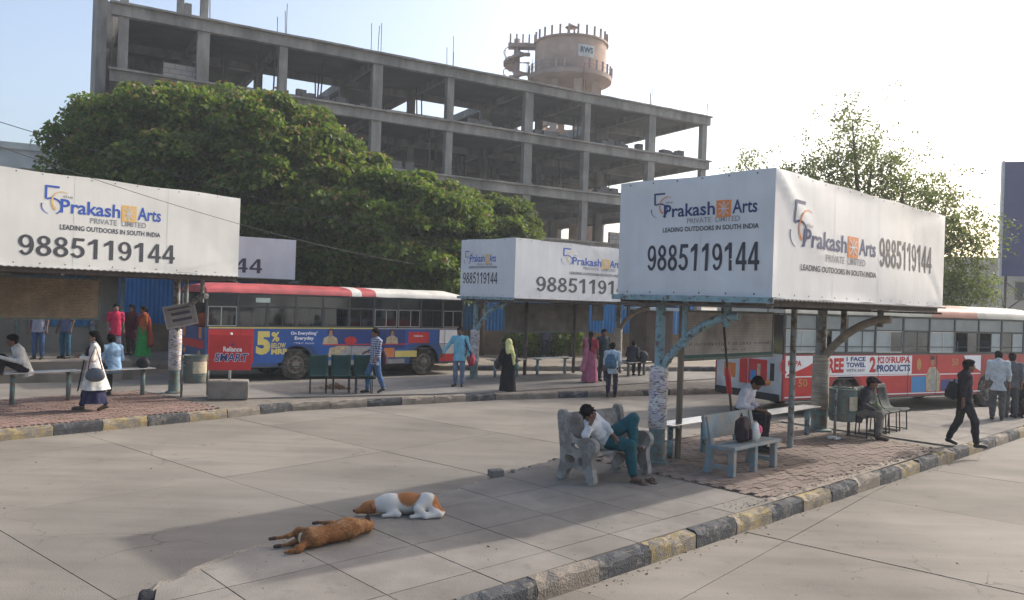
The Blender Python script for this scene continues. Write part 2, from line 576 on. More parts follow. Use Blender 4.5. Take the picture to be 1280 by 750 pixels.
# ------------------------------------------------------------------ colours of the place
M_ROAD = mat('road_concrete', (0.212, 0.19, 0.16), 0.9, 0.15, 1.1, 0.3, 70, tracks=(radians(-48), 0.09), spots=0.3, rnd=0.09, stretch=(radians(-50), (0.35, 1.6, 1)), stain=0.26, stain_scale=0.4, crack=0.42)
M_BASE = mat('ground_earth', (0.26, 0.235, 0.2), 0.95, 0.25, 0.6, 0.4, 30)
M_JOINT = mat('joint_dirt', (0.17, 0.148, 0.122), 0.95, 0.3, 4)
M_SLAB = mat('pavement_concrete', (0.212, 0.19, 0.163), 0.9, 0.2, 1.7, 0.35, 80, spots=0.28, rnd=0.08, stain=0.25, stain_scale=0.7, crack=0.5)
M_PAVER = mat('paver_clay', (0.225, 0.172, 0.14), 0.92, 0.2, 3.0, 0.5, 60, rnd=0.16, stain=0.2, stain_scale=0.8)
M_PAVER2 = mat('paver_red', (0.235, 0.158, 0.13), 0.92, 0.2, 3.0, 0.5, 60, rnd=0.16, stain=0.15, stain_scale=0.8)
M_KYEL = mat('kerb_yellow', (0.29, 0.225, 0.11), 0.9, 0.35, 5, 0.9, 45, wear=(0.20, 0.175, 0.145), wear_amt=0.50, wear_scale=7)
M_KBLK = mat('kerb_black', (0.062, 0.064, 0.068), 0.9, 0.3, 5, 0.9, 45, wear=(0.16, 0.145, 0.125), wear_amt=0.24, wear_scale=7)
M_KCON = mat('kerb_bare', (0.22, 0.19, 0.155), 0.95, 0.3, 4, 0.9, 45)

def frame(deg):                       # unit vectors along / across a direction measured clockwise from +Y
    a = radians(deg)
    return Vector((sin(a), cos(a), 0)), Vector((cos(a), -sin(a), 0))
def rz_of(deg): return radians(90 - deg)
U46, V46 = frame(46)

def clip(poly_, conv):
    """Sutherland-Hodgman: polygon against a convex counter-clockwise outline"""
    out = list(poly_)
    n = len(conv)
    for i in range(n):
        a, b = conv[i], conv[(i + 1) % n]
        def side(p): return (b[0] - a[0]) * (p[1] - a[1]) - (b[1] - a[1]) * (p[0] - a[0])
        src, out = out, []
        for j in range(len(src)):
            p, q = src[j], src[(j + 1) % len(src)]
            sp, sq = side(p), side(q)
            if sp >= 0: out.append(p)
            if (sp >= 0) != (sq >= 0):
                t = sp / (sp - sq)
                out.append((p[0] + (q[0] - p[0]) * t, p[1] + (q[1] - p[1]) * t))
        if len(out) < 3: return []
    return out
def ccw(p):
    a = sum(p[i][0] * p[(i + 1) % len(p)][1] - p[(i + 1) % len(p)][0] * p[i][1] for i in range(len(p)))
    return p if a > 0 else p[::-1]
def area(p): return abs(sum(p[i][0] * p[(i + 1) % len(p)][1] - p[(i + 1) % len(p)][0] * p[i][1] for i in range(len(p)))) / 2

# ground reaching the horizon
g = MB(); g.add([(-900, -300, -0.06), (900, -300, -0.06), (900, 1500, -0.06), (-900, 1500, -0.06)], [(0, 1, 2, 3)])
tag(g.obj('ground', M_BASE), 'bare earth ground of the bus station', kind='structure')

# concrete road: cast slabs with open joints
g = MB(); g.add([(-45, 2, -0.03), (40, 2, -0.03), (40, 40, -0.03), (-45, 40, -0.03)], [(0, 1, 2, 3)])
road = tag(g.obj('road', M_JOINT), 'concrete bus lanes cast in large slabs', kind='structure')
ru, rv = frame(40)
o_r = site(600, 591, 0)
for i in range(-12, 12):
    for j in range(-9, 9):
        jit = 0.05
        w, h = 3.1, 3.6
        x0, x1, y0, y1 = i * w, (i + 1) * w, j * h + 1.3, (j + 1) * h + 1.3
        g = 0.005 if (i % 3 or j % 2) else 0.009
        if i == 0: g0 = 0.022
        else: g0 = g
        q = [(x0 + g0, y0 + g), (x1 - g, y0 + g), (x1 - g, y1 - g), (x0 + g0, y1 - g)]
        pts = [o_r + ru * a + rv * b for a, b in q]
        c = sum(pts, Vector()) / 4
        if not (3.0 < c.y < 36 and abs(c.x) < c.y * 0.75 + 4): continue
        dz = random.uniform(-0.004, 0.0)
        mb = MB(); mb.prism(ccw([(p.x, p.y) for p in pts]), -0.05, dz)
        mb.obj('road_slab', M_ROAD, road)

def pavement(name, label, outline, base_z=IZ):
    mb = MB(); mb.prism(ccw([(p.x, p.y) for p in outline]), -0.05, base_z - 0.035)
    return tag(mb.obj(name, M_JOINT), label, kind='structure')

def slabs(parent, outline, origin, deg, size, m, gap=0.006, keep=None, z=IZ):
    u, v = frame(deg)
    conv = ccw([(p.x, p.y) for p in outline])
    for i in range(-40, 60):
        for j in range(-30, 30):
            x0, y0 = i * size[0], j * size[1]
            q = [(x0 + gap, y0 + gap), (x0 + size[0] - gap, y0 + gap), (x0 + size[0] - gap, y0 + size[1] - gap), (x0 + gap, y0 + size[1] - gap)]
            pts = [origin + u * a + v * b for a, b in q]
            c = sum(pts, Vector()) / 4
            if keep and not keep((c - origin).dot(u), (c - origin).dot(v)): continue
            if abs(c.x) > abs(c.y) * 0.72 + 3: continue
            cl = clip(ccw([(p.x, p.y) for p in pts]), conv)
            if len(cl) < 3 or area(cl) < 0.01: continue
            mb = MB(); mb.prism(cl, z - 0.035, z - random.uniform(0, 0.004))
            mb.obj('paving_slab', m, parent)

L_P, W_P, A_P = 0.225, 0.1125, 0.028
_g = 0.005
pv = [(_g, 0), (L_P / 4, A_P), (L_P / 2, 0), (3 * L_P / 4, A_P), (L_P - _g, 0), (L_P - _g, W_P - _g), (3 * L_P / 4, W_P + A_P - _g),
      (L_P / 2, W_P - _g), (L_P / 4, W_P + A_P - _g), (_g, W_P - _g)]
def pavers(parent, outline, origin, deg, m, keep, z=IZ, single=300):
    u, v = frame(deg)
    conv = ccw([(p.x, p.y) for p in outline])
    tmpl = MB(); tmpl.prism(pv, -0.03, 0.0)
    base = tmpl.mesh('paver', m)
    cand = []
    for i in range(-120, 120):
        for j in range(-80, 80):
            a, b = i * L_P + (L_P / 2 if j % 2 else 0), j * W_P
            if not keep(a, b): continue
            c = origin + u * (a + L_P / 2) - v * (-b - W_P / 2)
            if abs(c.x) > c.y * 0.68 + 0.5: continue
            ok = True
            for k in range(len(conv)):
                A, B = conv[k], conv[(k + 1) % len(conv)]
                if (B[0] - A[0]) * (c.y - A[1]) - (B[1] - A[1]) * (c.x - A[0]) < 0.07 * math.hypot(B[0] - A[0], B[1] - A[1]): ok = False; break
            if ok: cand.append((c.x ** 2 + c.y ** 2, c))
    cand.sort(key=lambda t: t[0])
    rz = rz_of(deg)
    R = Matrix.Rotation(rz, 4, 'Z')
    rest = MB()
    for k, (d, c) in enumerate(cand):
        tilt = Matrix.Rotation(random.gauss(0, 0.012), 4, 'X') @ Matrix.Rotation(random.gauss(0, 0.012), 4, 'Y')
        M = Matrix.Translation((c.x, c.y, z + random.uniform(-0.008, 0.003))) @ R @ tilt @ Matrix.Translation((-L_P / 2, -W_P / 2, 0))
        if k < single:
            o = bpy.data.objects.new('paver', base); link(o, parent); o.matrix_local = M
        else:
            rest.add([M @ Vector(p) for p in tmpl.v], tmpl.f)
    o = rest.obj('paver_field', m, parent); o['kind'] = 'stuff'

KERB = {}
def kerb_mesh(m, var, ln, h):
    key = (m.name, var, round(ln, 2), round(h, 2))
    if key not in KERB:
        rr = random.Random(hash((var, round(ln, 2))) % 9999)
        mb = MB(); nx = 6
        prof = [(0, -0.05), (0.0, h * 0.5), (0.004, h - 0.03), (0.03, h), (0.15, h), (0.15, -0.05)]
        vs = []
        for i in range(nx + 1):
            x = ln * i / nx
            if i == 0: x += 0.006
            if i == nx: x -= 0.006
            for (y, z) in prof:
                e = 0.35 if z < h * 0.7 else 1.0
                vs.append((x + rr.gauss(0, 0.003), y + abs(rr.gauss(0, 0.012)) * e * (y < 0.1), z - abs(rr.gauss(0, 0.014)) * (z > h * 0.6) * (1.8 if y < 0.1 else 0.5)))
        np_ = len(prof); fs = []
        for i in range(nx):
            for k in range(np_ - 1):
                fs.append((i * np_ + k, (i + 1) * np_ + k, (i + 1) * np_ + k + 1, i * np_ + k + 1))
        fs.append(tuple(range(np_))[::-1][::-1]); fs.append(tuple(range(nx * np_, (nx + 1) * np_))[::-1])
        mb.add(vs, fs)
        me = mb.mesh('kerb_stone', m)
        bm = bmesh.new(); bm.from_mesh(me); bmesh.ops.recalc_face_normals(bm, faces=bm.faces); bm.to_mesh(me); bm.free()
        KERB[key] = me
    return KERB[key]
def kerb(parent, pts, h=IZ, ln=0.85, cols=None, start=0):
    """pts run so that the kerb's outer face lies to the right of the walk direction"""
    cols = cols or [M_KYEL, M_KBLK]
    carry = 0.0; k = start
    for a, b in zip(pts[:-1], pts[1:]):
        d = b - a; D = d.length; d.normalize()
        n = max(1, round(D / ln)); l = D / n
        ang = atan2(d.y, d.x)
        for i in range(n):
            p = a + d * (l * i)
            o = bpy.data.objects.new('kerb_stone', kerb_mesh(cols[k % len(cols)], random.randint(0, 3), l, h))
            link(o, parent)
            o.location = (p.x, p.y, random.uniform(-0.012, 0.004)); o.rotation_euler = (random.gauss(0, 0.012), 0, ang + random.gauss(0, 0.006))
            k += 1

# --- island in front: concrete slabs at its end, then clay pavers under the shelter, then concrete again
K0 = site(600, 748, IZ)
def isl(u, v): return K0 + U46 * u + V46 * v + Vector((0, 0, -IZ))
NEAR_OUT = [isl(*p) for p in ((-1.9, 0), (24, 0.15), (24, -0.9), (13.2, -3.85), (5.0, -3.85), (-1.06, -2.5), (-2.1, -2.02), (-2.45, -1.2))]
pav_n = pavement('island_pavement', 'raised concrete and clay paver island in front of the bus lane', [isl(*p) for p in ((-1.78, -0.08), (24, 0.07), (24, -0.82), (13.2, -3.77), (5.0, -3.77), (-1.0, -2.42), (-2.03, -1.95), (-2.37, -1.17))])
IN = [isl(*p) for p in ((-1.83, -0.15), (24, -0.01), (24, -0.75), (13.15, -3.7), (5.0, -3.7), (-1.02, -2.36), (-1.98, -1.92), (-2.3, -1.17))]
slabs(pav_n, IN, isl(0.42, -0.55), 47, (0.98, 0.98), M_SLAB, keep=lambda a, b: a < 4.5)
slabs(pav_n, IN, isl(0.42, -0.55), 47, (2.4, 2.2), M_SLAB, keep=lambda a, b: a > 11.1)
pavers(pav_n, IN, isl(0, 0), 46, M_PAVER, keep=lambda a, b: 5.32 < a < 11.75 and b < -0.33)
# rough mortar strip between pavers and kerb where the edging has broken away
mb = MB(); nn = 46; rr = random.Random(3)
vs = []
for i in range(nn + 1):
    a = 5.3 + 6.4 * i / nn
    w = 0.10 + 0.16 * abs(sin(i * 0.37)) * rr.random() + 0.04
    for q, (b, z) in enumerate(((-0.13, 0.0), (-0.13 - w * 0.5, 0.03 * rr.random()), (-0.13 - w, -0.004), (-0.13 - w - 0.1, -0.03))):
        p = isl(a, b); vs.append((p.x, p.y, IZ - 0.012 + z))
fs = [(i * 4 + k, (i + 1) * 4 + k, (i + 1) * 4 + k + 1, i * 4 + k + 1) for i in range(nn) for k in range(3)]
mb.add(vs, fs); mb.obj('mortar_edge', mat('mortar_rubble', (0.25, 0.21, 0.17), 0.95, 0.4, 9, 1.0, 30), pav_n)
kerb(pav_n, [isl(-1.9, 0), isl(24, 0.15)], cols=[M_KBLK, M_KYEL, M_KBLK, M_KCON, M_KBLK, M_KYEL, M_KBLK, M_KYEL], start=0)
kerb(pav_n, [isl(*p) for p in ((24, -0.9), (13.2, -3.85), (5.0, -3.85), (-1.06, -2.5), (-2.1, -2.02))], ln=0.8, cols=[M_KCON])
kerb(pav_n, [isl(-2.1, -2.02), isl(-2.45, -1.2), isl(-1.9, 0)], ln=0.65, cols=[mat('kerb_tar', (0.02, 0.02, 0.022), 0.9, 0.3, 5, 0.9, 45)])

# --- island behind on the left (red pavers) and in the middle (concrete)
U40, V40 = frame(40)
A1 = site(0, 537, IZ); A2 = site(285, 511, IZ); A3 = site(365, 503, IZ); A4 = site(620, 491, IZ); A5 = site(870, 485, IZ)
fl = lambda p: Vector((p.x, p.y, 0))
A1, A2, A3, A4, A5 = map(fl, (A1, A2, A3, A4, A5))
A0 = A1 - U40 * 5.0
LEFT_OUT = [A0, A2, A2 - V40 * 4.3, A0 - V40 * 4.3]
pav_l = pavement('island_pavement', 'raised red paver island with a yellow and black kerb', [A0 - V40 * 0.08, A2 - V40 * 0.08, A2 - V40 * 4.22, A0 - V40 * 4.22])
ins = lambda o, d: o
LIN = [A0 - V40 * 0.15, A2 - V40 * 0.15, A2 - V40 * 4.15, A0 - V40 * 4.15]
pavers(pav_l, LIN, A2, 40, M_PAVER2, keep=lambda a, b: a < -0.05 and b < -0.2)
kerb(pav_l, [A0, A1, A2], cols=[M_KYEL, M_KBLK], ln=0.95, start=1)
kerb(pav_l, [A2 - V40 * 4.3, A0 - V40 * 4.3], ln=1.1, cols=[M_KCON])

nrm = lambda a, b: frame(math.degrees(atan2((b - a).x, (b - a).y)))[1]
vm = nrm(A3, A5)
MID_OUT = [A2 + U40 * 0.01, A4, A5 + (A5 - A4) * 0.6, A5 + (A5 - A4) * 0.6 - vm * 5.2, A4 - vm * 4.9, A2 - V40 * 4.3 + U40 * 0.01]
pav_m = pavement('island_pavement', 'raised grey concrete island under the middle shelter', [A2 + U40 * 0.012 - V40 * 0.08, A3 - vm * 0.09, A4 - vm * 0.09, A5 + (A5 - A4) * 0.6 - vm * 0.09, A5 + (A5 - A4) * 0.6 - vm * 5.15, A4 - vm * 4.82, A2 - V40 * 4.25 + U40 * 0.012])
MIN_ = [A2 + U40 * 0.012, A4 - vm * 0.15, A5 + (A5 - A4) * 0.6 - vm * 0.15, A5 + (A5 - A4) * 0.6 - vm * 5.1, A4 - vm * 4.75, A2 - V40 * 4.2 + U40 * 0.012]
slabs(pav_m, MIN_, A4, 52, (2.6, 2.4), mat('pavement_worn', (0.205, 0.188, 0.168), 0.9, 0.16, 1.4, 0.5, 60, rnd=0.08, stain=0.25, stain_scale=0.5))
kerb(pav_m, [A2, A3, A4, A5, A5 + (A5 - A4) * 0.6], cols=[M_KCON, M_KBLK, M_KCON], ln=0.95)

# --- far raised platforms behind the buses
M_PLAT = mat('platform_concrete', (0.24, 0.205, 0.162), 0.9, 0.2, 1.5, 0.4, 40, stain=0.3)
pu, pvv = frame(60)
PE = site(60, 452, 0.55)
PE = Vector((PE.x, PE.y, 0))
mb = MB()
mb.prism(ccw([(p.x, p.y) for p in (PE - pu * 12, PE + pu * 2.2, PE + pu * 2.2 - pvv * 4, PE - pu * 12 - pvv * 4)]), -0.05, 0.55)
plat = tag(mb.obj('platform', M_PLAT, bevel=0.02), 'raised waiting platform behind the red paver island', kind='structure')
mb = MB()
mb.prism(ccw([(p.x, p.y) for p in (PE - pu * 12 + pvv * 0.45, PE + pu * 1.9 + pvv * 0.45, PE + pu * 1.9 + pvv * 0.01, PE - pu * 12 + pvv * 0.01)]), -0.05, 0.26)
mb.obj('step', M_PLAT, plat, bevel=0.02)
B1 = site(560, 456, IZ); B2 = site(870, 458, IZ)
B1 = fl(B1); B2 = fl(B2)
bd = (B2 - B1).normalized(); bn = Vector((bd.y, -bd.x, 0))
BA, BB = B1 - bd * 16, B2 + bd * 22
mb = MB(); mb.prism(ccw([(p.x, p.y) for p in (BA, BB, BB - bn * 5.9, BA - bn * 5.9)]), -0.05, IZ)
pav_f = tag(mb.obj('pavement', M_PLAT), 'far pavement along the blue fence', kind='structure')
kerb(pav_f, [BA + bn * 0.152, BB + bn * 0.152], ln=1.6, h=IZ + 0.01, cols=[M_KCON, M_KBLK, M_KCON])

# grit, chips and dry bits along the kerb and over the slabs
mb = MB(); rr = random.Random(77)
def chip(p, s):
    n0 = len(mb.v); b = [(p.x + rr.gauss(0, s), p.y + rr.gauss(0, s), p.z - 0.002 + (0.0 if k < 3 else abs(rr.gauss(s * 0.8, s * 0.3)))) for k in range(4)]
    mb.add(b, [(0, 2, 1), (0, 1, 3), (1, 2, 3), (2, 0, 3)])
for _ in range(420):
    a = rr.uniform(-1.5, 14); chip(isl(a, 0.02 + abs(rr.gauss(0, 0.10))), rr.uniform(0.004, 0.016))
for _ in range(420):
    a = rr.uniform(4.5, 12); chip(isl(a, -0.16 - abs(rr.gauss(0, 0.12))) + Vector((0, 0, IZ)), rr.uniform(0.005, 0.022))
for _ in range(160):
    chip(isl(rr.uniform(-1.5, 5), rr.uniform(-2.2, -0.2)) + Vector((0, 0, IZ)), rr.uniform(0.004, 0.011))
for _ in range(200):
    q = site(rr.uniform(0, 1280), rr.uniform(540, 748), 0); chip(q, rr.uniform(0.005, 0.013))
for _ in range(150):
    f_ = rr.random(); q = A1.lerp(A2, f_) if rr.random() < 0.5 else A3.lerp(A4, f_); chip(q + V40 * abs(rr.gauss(0.02, 0.12)), rr.uniform(0.006, 0.018))
tag(mb.obj('grit', mat('grit_brown', (0.17, 0.145, 0.115), 0.95, 0.4, 11)), 'scattered grit and stone chips on road and pavements', kind='stuff')

# ------------------------------------------------------------------ shelters and the box billboards on them
M_BLUE = mat('pipe_blue_paint', (0.205, 0.31, 0.34), 0.55, 0.2, 5, 0.3, 40, wear=(0.10, 0.085, 0.07), wear_amt=0.28, wear_scale=9)
M_TEAL = mat('pipe_teal_paint', (0.13, 0.20, 0.195), 0.6, 0.2, 5, 0.4, 40, wear=(0.16, 0.13, 0.1), wear_amt=0.4, wear_scale=8)
M_GREYP = mat('pipe_grey_paint', (0.23, 0.255, 0.25), 0.6, 0.2, 5, 0.3, 40, wear=(0.13, 0.095, 0.07), wear_amt=0.4, wear_scale=8)
M_RUST = mat('rusty_steel', (0.10, 0.085, 0.075), 0.8, 0.35, 8, 0.5, 40)
M_SHEET = mat('roof_sheet', (0.15, 0.15, 0.145), 0.7, 0.3, 3, 0.3, 20)
M_STEEL = mat('bench_steel', (0.62, 0.62, 0.6), 0.32, 0.15, 12, 0.1, 60, metal=0.9)
M_VINYL = mat('banner_white', (0.57, 0.585, 0.60), 0.42, 0.05, 1.3, 0.12, 3.0, spec=0.4, stain=0.09, stain_scale=1.2, stretch=(0, (3, 3, 0.4)))
M_VINYLC = mat('banner_cream', (0.63, 0.62, 0.58), 0.5, 0.05, 1.1, 0.12, 3.0, spec=0.4, stain=0.09, stain_scale=1.0, stretch=(0, (3, 3, 0.4)))
M_INK = mat('print_charcoal', (0.045, 0.045, 0.06), 0.5, 0.1, 3)
M_INKG = mat('print_grey', (0.22, 0.22, 0.24), 0.5, 0.1, 3)
M_NAVY = mat('print_navy', (0.03, 0.045, 0.14), 0.5, 0.1, 3)
M_BLU2 = mat('print_blue', (0.035, 0.09, 0.38), 0.5, 0.1, 3)
M_ORNG = mat('print_orange', (0.62, 0.20, 0.05), 0.5, 0.1, 3)
M_YELO = mat('print_ochre', (0.66, 0.42, 0.14), 0.5, 0.1, 3)
M_WHT = mat('print_white', (0.8, 0.8, 0.8), 0.5, 0.05, 3)

def poster_mat():
    name = 'pasted_posters'
    if name in MATS: return MATS[name]
    m, N, L, P = nodes_of(name)
    tc = N.new('ShaderNodeTexCoord')
    mp = N.new('ShaderNodeMapping'); mp.inputs['Scale'].default_value = (1, 1, 1)
    L.new(tc.outputs['Object'], mp.inputs['Vector'])
    vo = N.new('ShaderNodeTexVoronoi'); vo.inputs['Scale'].default_value = 7; vo.distance = 'CHEBYCHEV'
    L.new(mp.outputs[0], vo.inputs['Vector'])
    rp = N.new('ShaderNodeValToRGB'); rp.color_ramp.interpolation = 'CONSTANT'
    cols = [(0.0, (0.55, 0.54, 0.52)), (0.3, (0.48, 0.46, 0.5)), (0.48, (0.42, 0.38, 0.33)), (0.62, (0.5, 0.42, 0.46)), (0.8, (0.6, 0.59, 0.56))]
    for i, (p, c) in enumerate(cols):
        e = rp.color_ramp.elements[i] if i < 2 else rp.color_ramp.elements.new(p)
        e.position = p; e.color = (*c, 1)
    sx = N.new('ShaderNodeSeparateColor'); L.new(vo.outputs['Color'], sx.inputs[0]); L.new(sx.outputs[0], rp.inputs[0])
    n2 = N.new('ShaderNodeTexNoise'); n2.inputs['Scale'].default_value = 34; n2.inputs['Detail'].default_value = 4
    m2 = N.new('ShaderNodeMapping'); m2.inputs['Scale'].default_value = (0.35, 0.35, 1.6)
    L.new(tc.outputs['Object'], m2.inputs['Vector']); L.new(m2.outputs[0], n2.inputs['Vector'])
    mr = N.new('ShaderNodeMapRange'); mr.inputs['From Min'].default_value = 0.52; mr.inputs['From Max'].default_value = 0.6
    L.new(n2.outputs['Fac'], mr.inputs['Value'])
    mx = N.new('ShaderNodeMix'); mx.data_type = 'RGBA'
    L.new(mr.outputs[0], mx.inputs['Factor']); L.new(rp.outputs[0], mx.inputs['A']); mx.inputs['B'].default_value = (0.16, 0.13, 0.17, 1)
    L.new(mx.outputs['Result'], P.inputs['Base Color'])
    P.inputs['Roughness'].default_value = 0.8
    MATS[name] = m
    return m
M_POST = poster_mat()

def arm_curve(sgn=-1):
    pts = []
    for i in range(15):
        t = i / 14
        a = t * pi / 2
        pts.append((0, sgn * 1.38 * (1 - cos(a)) ** 0.9 if False else sgn * 1.38 * t ** 1.12, 1.58 + 0.98 * sin(a) ** 0.85))
    return pts

def shelter(label, P, deg, poles, x0, x1, y_far, y_near, upper, lower, poster=True, roof_z=2.72):
    t = thing('bus_shelter', label, 'bus shelter', (P.x, P.y, IZ), rz_of(deg), 'box-topped passenger shelters')
    Z = roof_z - IZ
    for k, x in enumerate(poles):
        mb = MB()
        mb.tube([(x, 0, -0.04), (x, 0, 0.03), (x, 0, 0.05)], [0.2, 0.2, 0.14], 20)
        mb.tube([(x, 0, 0.0), (x, 0, 0.6)], 0.13, 20)
        p = mb.obj('pole', lower, t, smooth=True, angle=40)
        mb = MB()
        prof = [(0.135, 0.56), (0.150, 0.58), (0.148, 0.95), (0.154, 1.2), (0.146, 1.54), (0.135, 1.56), (0.08, 1.57)]
        mb.lathe(prof, 20, (x, 0, 0)); mb.obj('poster_wrap', M_POST if poster else lower, p, smooth=True, angle=50)
        mb = MB(); mb.tube([(x, 0.0, 1.5), (x, 0.0, Z + 0.01)], 0.080, 16); mb.obj('upper_pipe', upper, t, smooth=True, angle=40)
        mb = MB(); mb.tube([(x, -0.02, 1.45)] + [(x, a[1] - 0.02, a[2] - IZ + 0.05) for a in arm_curve()], 0.064, 14)
        a = mb.obj('curved_arm', upper, t, smooth=True, angle=40)
        for yy, zz in ((-0.46, 1.95), (-1.2, 2.3)):
            mb = MB(); mb.tube([(x, yy, zz - 0.05), (x, yy, Z + 0.01)], 0.048, 12); mb.obj('strut', upper, t, smooth=True, angle=40)
    mb = MB(); mb.box(x0 - 0.075, x0 - 0.062, y_near - 0.06, y_far + 0.06, Z + 0.0, Z + 0.085); mb.obj('fascia', upper, t)
    # roof: sheet on purlins with edge angles
    mb = MB()
    n = int((x1 - x0) / 0.06)
    vs = []; fs = []
    for i in range(n + 1):
        x = x0 - 0.06 + (x1 - x0 + 0.12) * i / n
        z = Z + 0.045 + (0.018 if i % 2 else 0)
        vs += [(x, y_far + 0.06, z), (x, y_near - 0.06, z), (x, y_near - 0.06, z + 0.012), (x, y_far + 0.06, z + 0.012)]
        if i:
            o = (i - 1) * 4
            for k in range(4): fs.append((o + k, o + (k + 1) % 4, o + 4 + (k + 1) % 4, o + 4 + k))
    mb.add(vs, fs)
    mb.obj('roof_sheet', M_SHEET, t)
    for y in (y_far - 0.1, 0.0, y_near * 0.5, y_near + 0.12):
        mb = MB(); mb.box(x0, x1, y - 0.035, y + 0.035, Z - 0.035, Z + 0.045); mb.obj('purlin', M_RUST, t)
    for x in (x0 + 0.02, (x0 + x1) / 2, x1 - 0.02):
        mb = MB(); mb.box(x - 0.03, x + 0.03, y_near, y_far, Z - 0.075, Z - 0.037); mb.obj('rafter', M_RUST, t)
    return t

def wrinkle(seed, W, H, amp):
    rr = random.Random(seed)
    rid = []
    for k in range(9):
        cx = rr.choice([0, W]) if rr.random() < 0.6 else rr.uniform(0, W)
        cy = rr.choice([0, H])
        ang = atan2(H / 2 - cy, W / 2 - cx) + rr.gauss(0, 0.5)
        rid.append((cx, cy, cos(ang), sin(ang), rr.uniform(0.05, 0.12), rr.uniform(0.5, 1.6) * rr.choice([-1, 1])))
    ph = [rr.uniform(0, 6) for _ in range(4)]
    def f(x, y):
        e = min(1, max(0, min(x, W - x) / 0.12)) * min(1, max(0, min(y, H - y) / 0.08))
        d = 0.5 * sin(x * 2.1 + ph[0]) + 0.5 * sin(y * 3.1 + x * 0.8 + ph[1])
        for cx, cy, dx, dy, w, a in rid:
            al = (x - cx) * dx + (y - cy) * dy; pe = -(x - cx) * dy + (y - cy) * dx
            ww = w * (0.4 + 0.6 * min(max(al, 0), 2.5))
            if al > 0: d += a * math.exp(-(pe / ww) ** 2) * math.exp(-al / 1.6)
        return amp * d * e
    return f

def tarp(parent, M, W, H, m, f, name='banner_panel'):
    nx, ny = max(8, int(W / 0.09)), max(8, int(H / 0.09))
    mb = MB(); vs = []
    for j in range(ny + 1):
        for i in range(nx + 1):
            x, y = W * i / nx, H * j / ny
            yy = y
            if j == ny: yy += 0.010 * sin(x * 3.2) - 0.008
            if j == 0: yy += 0.012 * sin(x * 4.1 + 1)
            vs.append(tuple(M @ Vector((x, yy, f(x, y)))))
    fs = [(j * (nx + 1) + i, j * (nx + 1) + i + 1, (j + 1) * (nx + 1) + i + 1, (j + 1) * (nx + 1) + i) for j in range(ny) for i in range(nx)]
    mb.add(vs, fs)
    return mb.obj(name, m, parent, smooth=True)

def logo_art(panel, M, f, pa, num, w5, lines, palette):
    """pa = (x0, x1, y0, y1) of the company name, num of the number, w5 = (x0, x1, y0, y1) of the fifty emblem,
       lines = two (x0, x1, y0, y1); all in metres on the panel"""
    five, ring, word, emb, digits = palette
    x0, x1, y0, y1 = pa
    W = x1 - x0
    mb = MB(); put_text(mb, 'Prakash', x0, x0 + W * 0.575, y0, y1, bold=0.018)
    place(mb, M, 0.005, f).obj('lettering', word, panel)
    mb = MB(); put_text(mb, 'Arts', x0 + W * 0.755, x1, y0, y1, bold=0.018)
    place(mb, M, 0.005, f).obj('lettering', word, panel)
    # square emblem between the words
    ex0, ex1 = x0 + W * 0.59, x0 + W * 0.74
    eh = (y1 - y0) * 1.25; ey0 = y0 - (y1 - y0) * 0.22; ey1 = ey0 + eh
    mb = MB(); n = 5
    for i in range(n):
        for j in range(n): rect(mb, ex0 + (ex1 - ex0) * i / n, ex0 + (ex1 - ex0) * (i + 1) / n, ey0 + eh * j / n, ey0 + eh * (j + 1) / n)
    e = place(mb, M, 0.005, f).obj('emblem', emb, panel)
    mb = MB(); ew = ex1 - ex0; cx, cy = (ex0 + ex1) / 2, (ey0 + ey1) / 2
    for s in (-1, 1):
        arc_ribbon(mb, cx + s * ew * 0.36, cy, ew * 0.26, eh * 0.30, pi / 2, pi / 2 + s * pi, ew * 0.05, ew * 0.05, 10)
        rect(mb, cx + s * ew * 0.04 - ew * 0.02, cx + s * ew * 0.04 + ew * 0.02, ey0 + eh * 0.08, ey1 - eh * 0.08)
    rect(mb, cx - ew * 0.38, cx + ew * 0.38, cy - eh * 0.025, cy + eh * 0.025)
    place(mb, M, 0.009, f).obj('emblem_lines', M_VINYL, panel)
    # 5 with interlocking rings
    a0, a1, b0, b1 = w5
    w, h = a1 - a0, b1 - b0
    def stroke(fn):
        mb = MB(); fn(mb); place(mb, M, 0.005, f).obj('numeral_stroke', five, panel)
    stroke(lambda q: rect(q, a0 + w * 0.10, a0 + w * 0.55, b1 - h * 0.07, b1))
    stroke(lambda q: rect(q, a0 + w * 0.10, a0 + w * 0.17, b0 + h * 0.52, b1 - h * 0.071))
    stroke(lambda q: arc_ribbon(q, a0 + w * 0.33, b0 + h * 0.28, w * 0.30, h * 0.28, radians(125), radians(-62), h * 0.06, h * 0.05))
    stroke(lambda q: arc_ribbon(q, a0 + w * 0.33, b0 + h * 0.28, w * 0.33, h * 0.29, radians(250), radians(165), h * 0.015, h * 0.05))
    mb = MB()
    arc_ribbon(mb, a0 + w * 0.66, b0 + h * 0.46, w * 0.34, h * 0.36, radians(60), radians(235), h * 0.012, h * 0.075)
    place(mb, M, 0.008, f).obj('emblem_ring', ring, panel)
    mb = MB(); put_text(mb, 'the', x0 + W * 0.02, x0 + W * 0.11, y1 + (y1 - y0) * 0.08, y1 + (y1 - y0) * 0.3)
    place(mb, M, 0.005, f).obj('lettering', M_INKG, panel)
    for s, l, mm in (('PRIVATE  LIMITED', lines[0], M_INKG), ('LEADING OUTDOORS IN SOUTH INDIA', lines[1], M_INK)):
        mb = MB(); put_text(mb, s, *l, bold=0.008 if mm is M_INKG else 0.02)
        place(mb, M, 0.005, f).obj('lettering', mm, panel)
    cw = (num[1] - num[0]) / 10
    for i, d in enumerate('9885119144'):
        mb = MB(); put_digit(mb, d, num[0] + cw * i, cw * 1.62, num[2], num[3] - num[2])
        place(mb, M, 0.005, f).obj('digit', digits, panel)

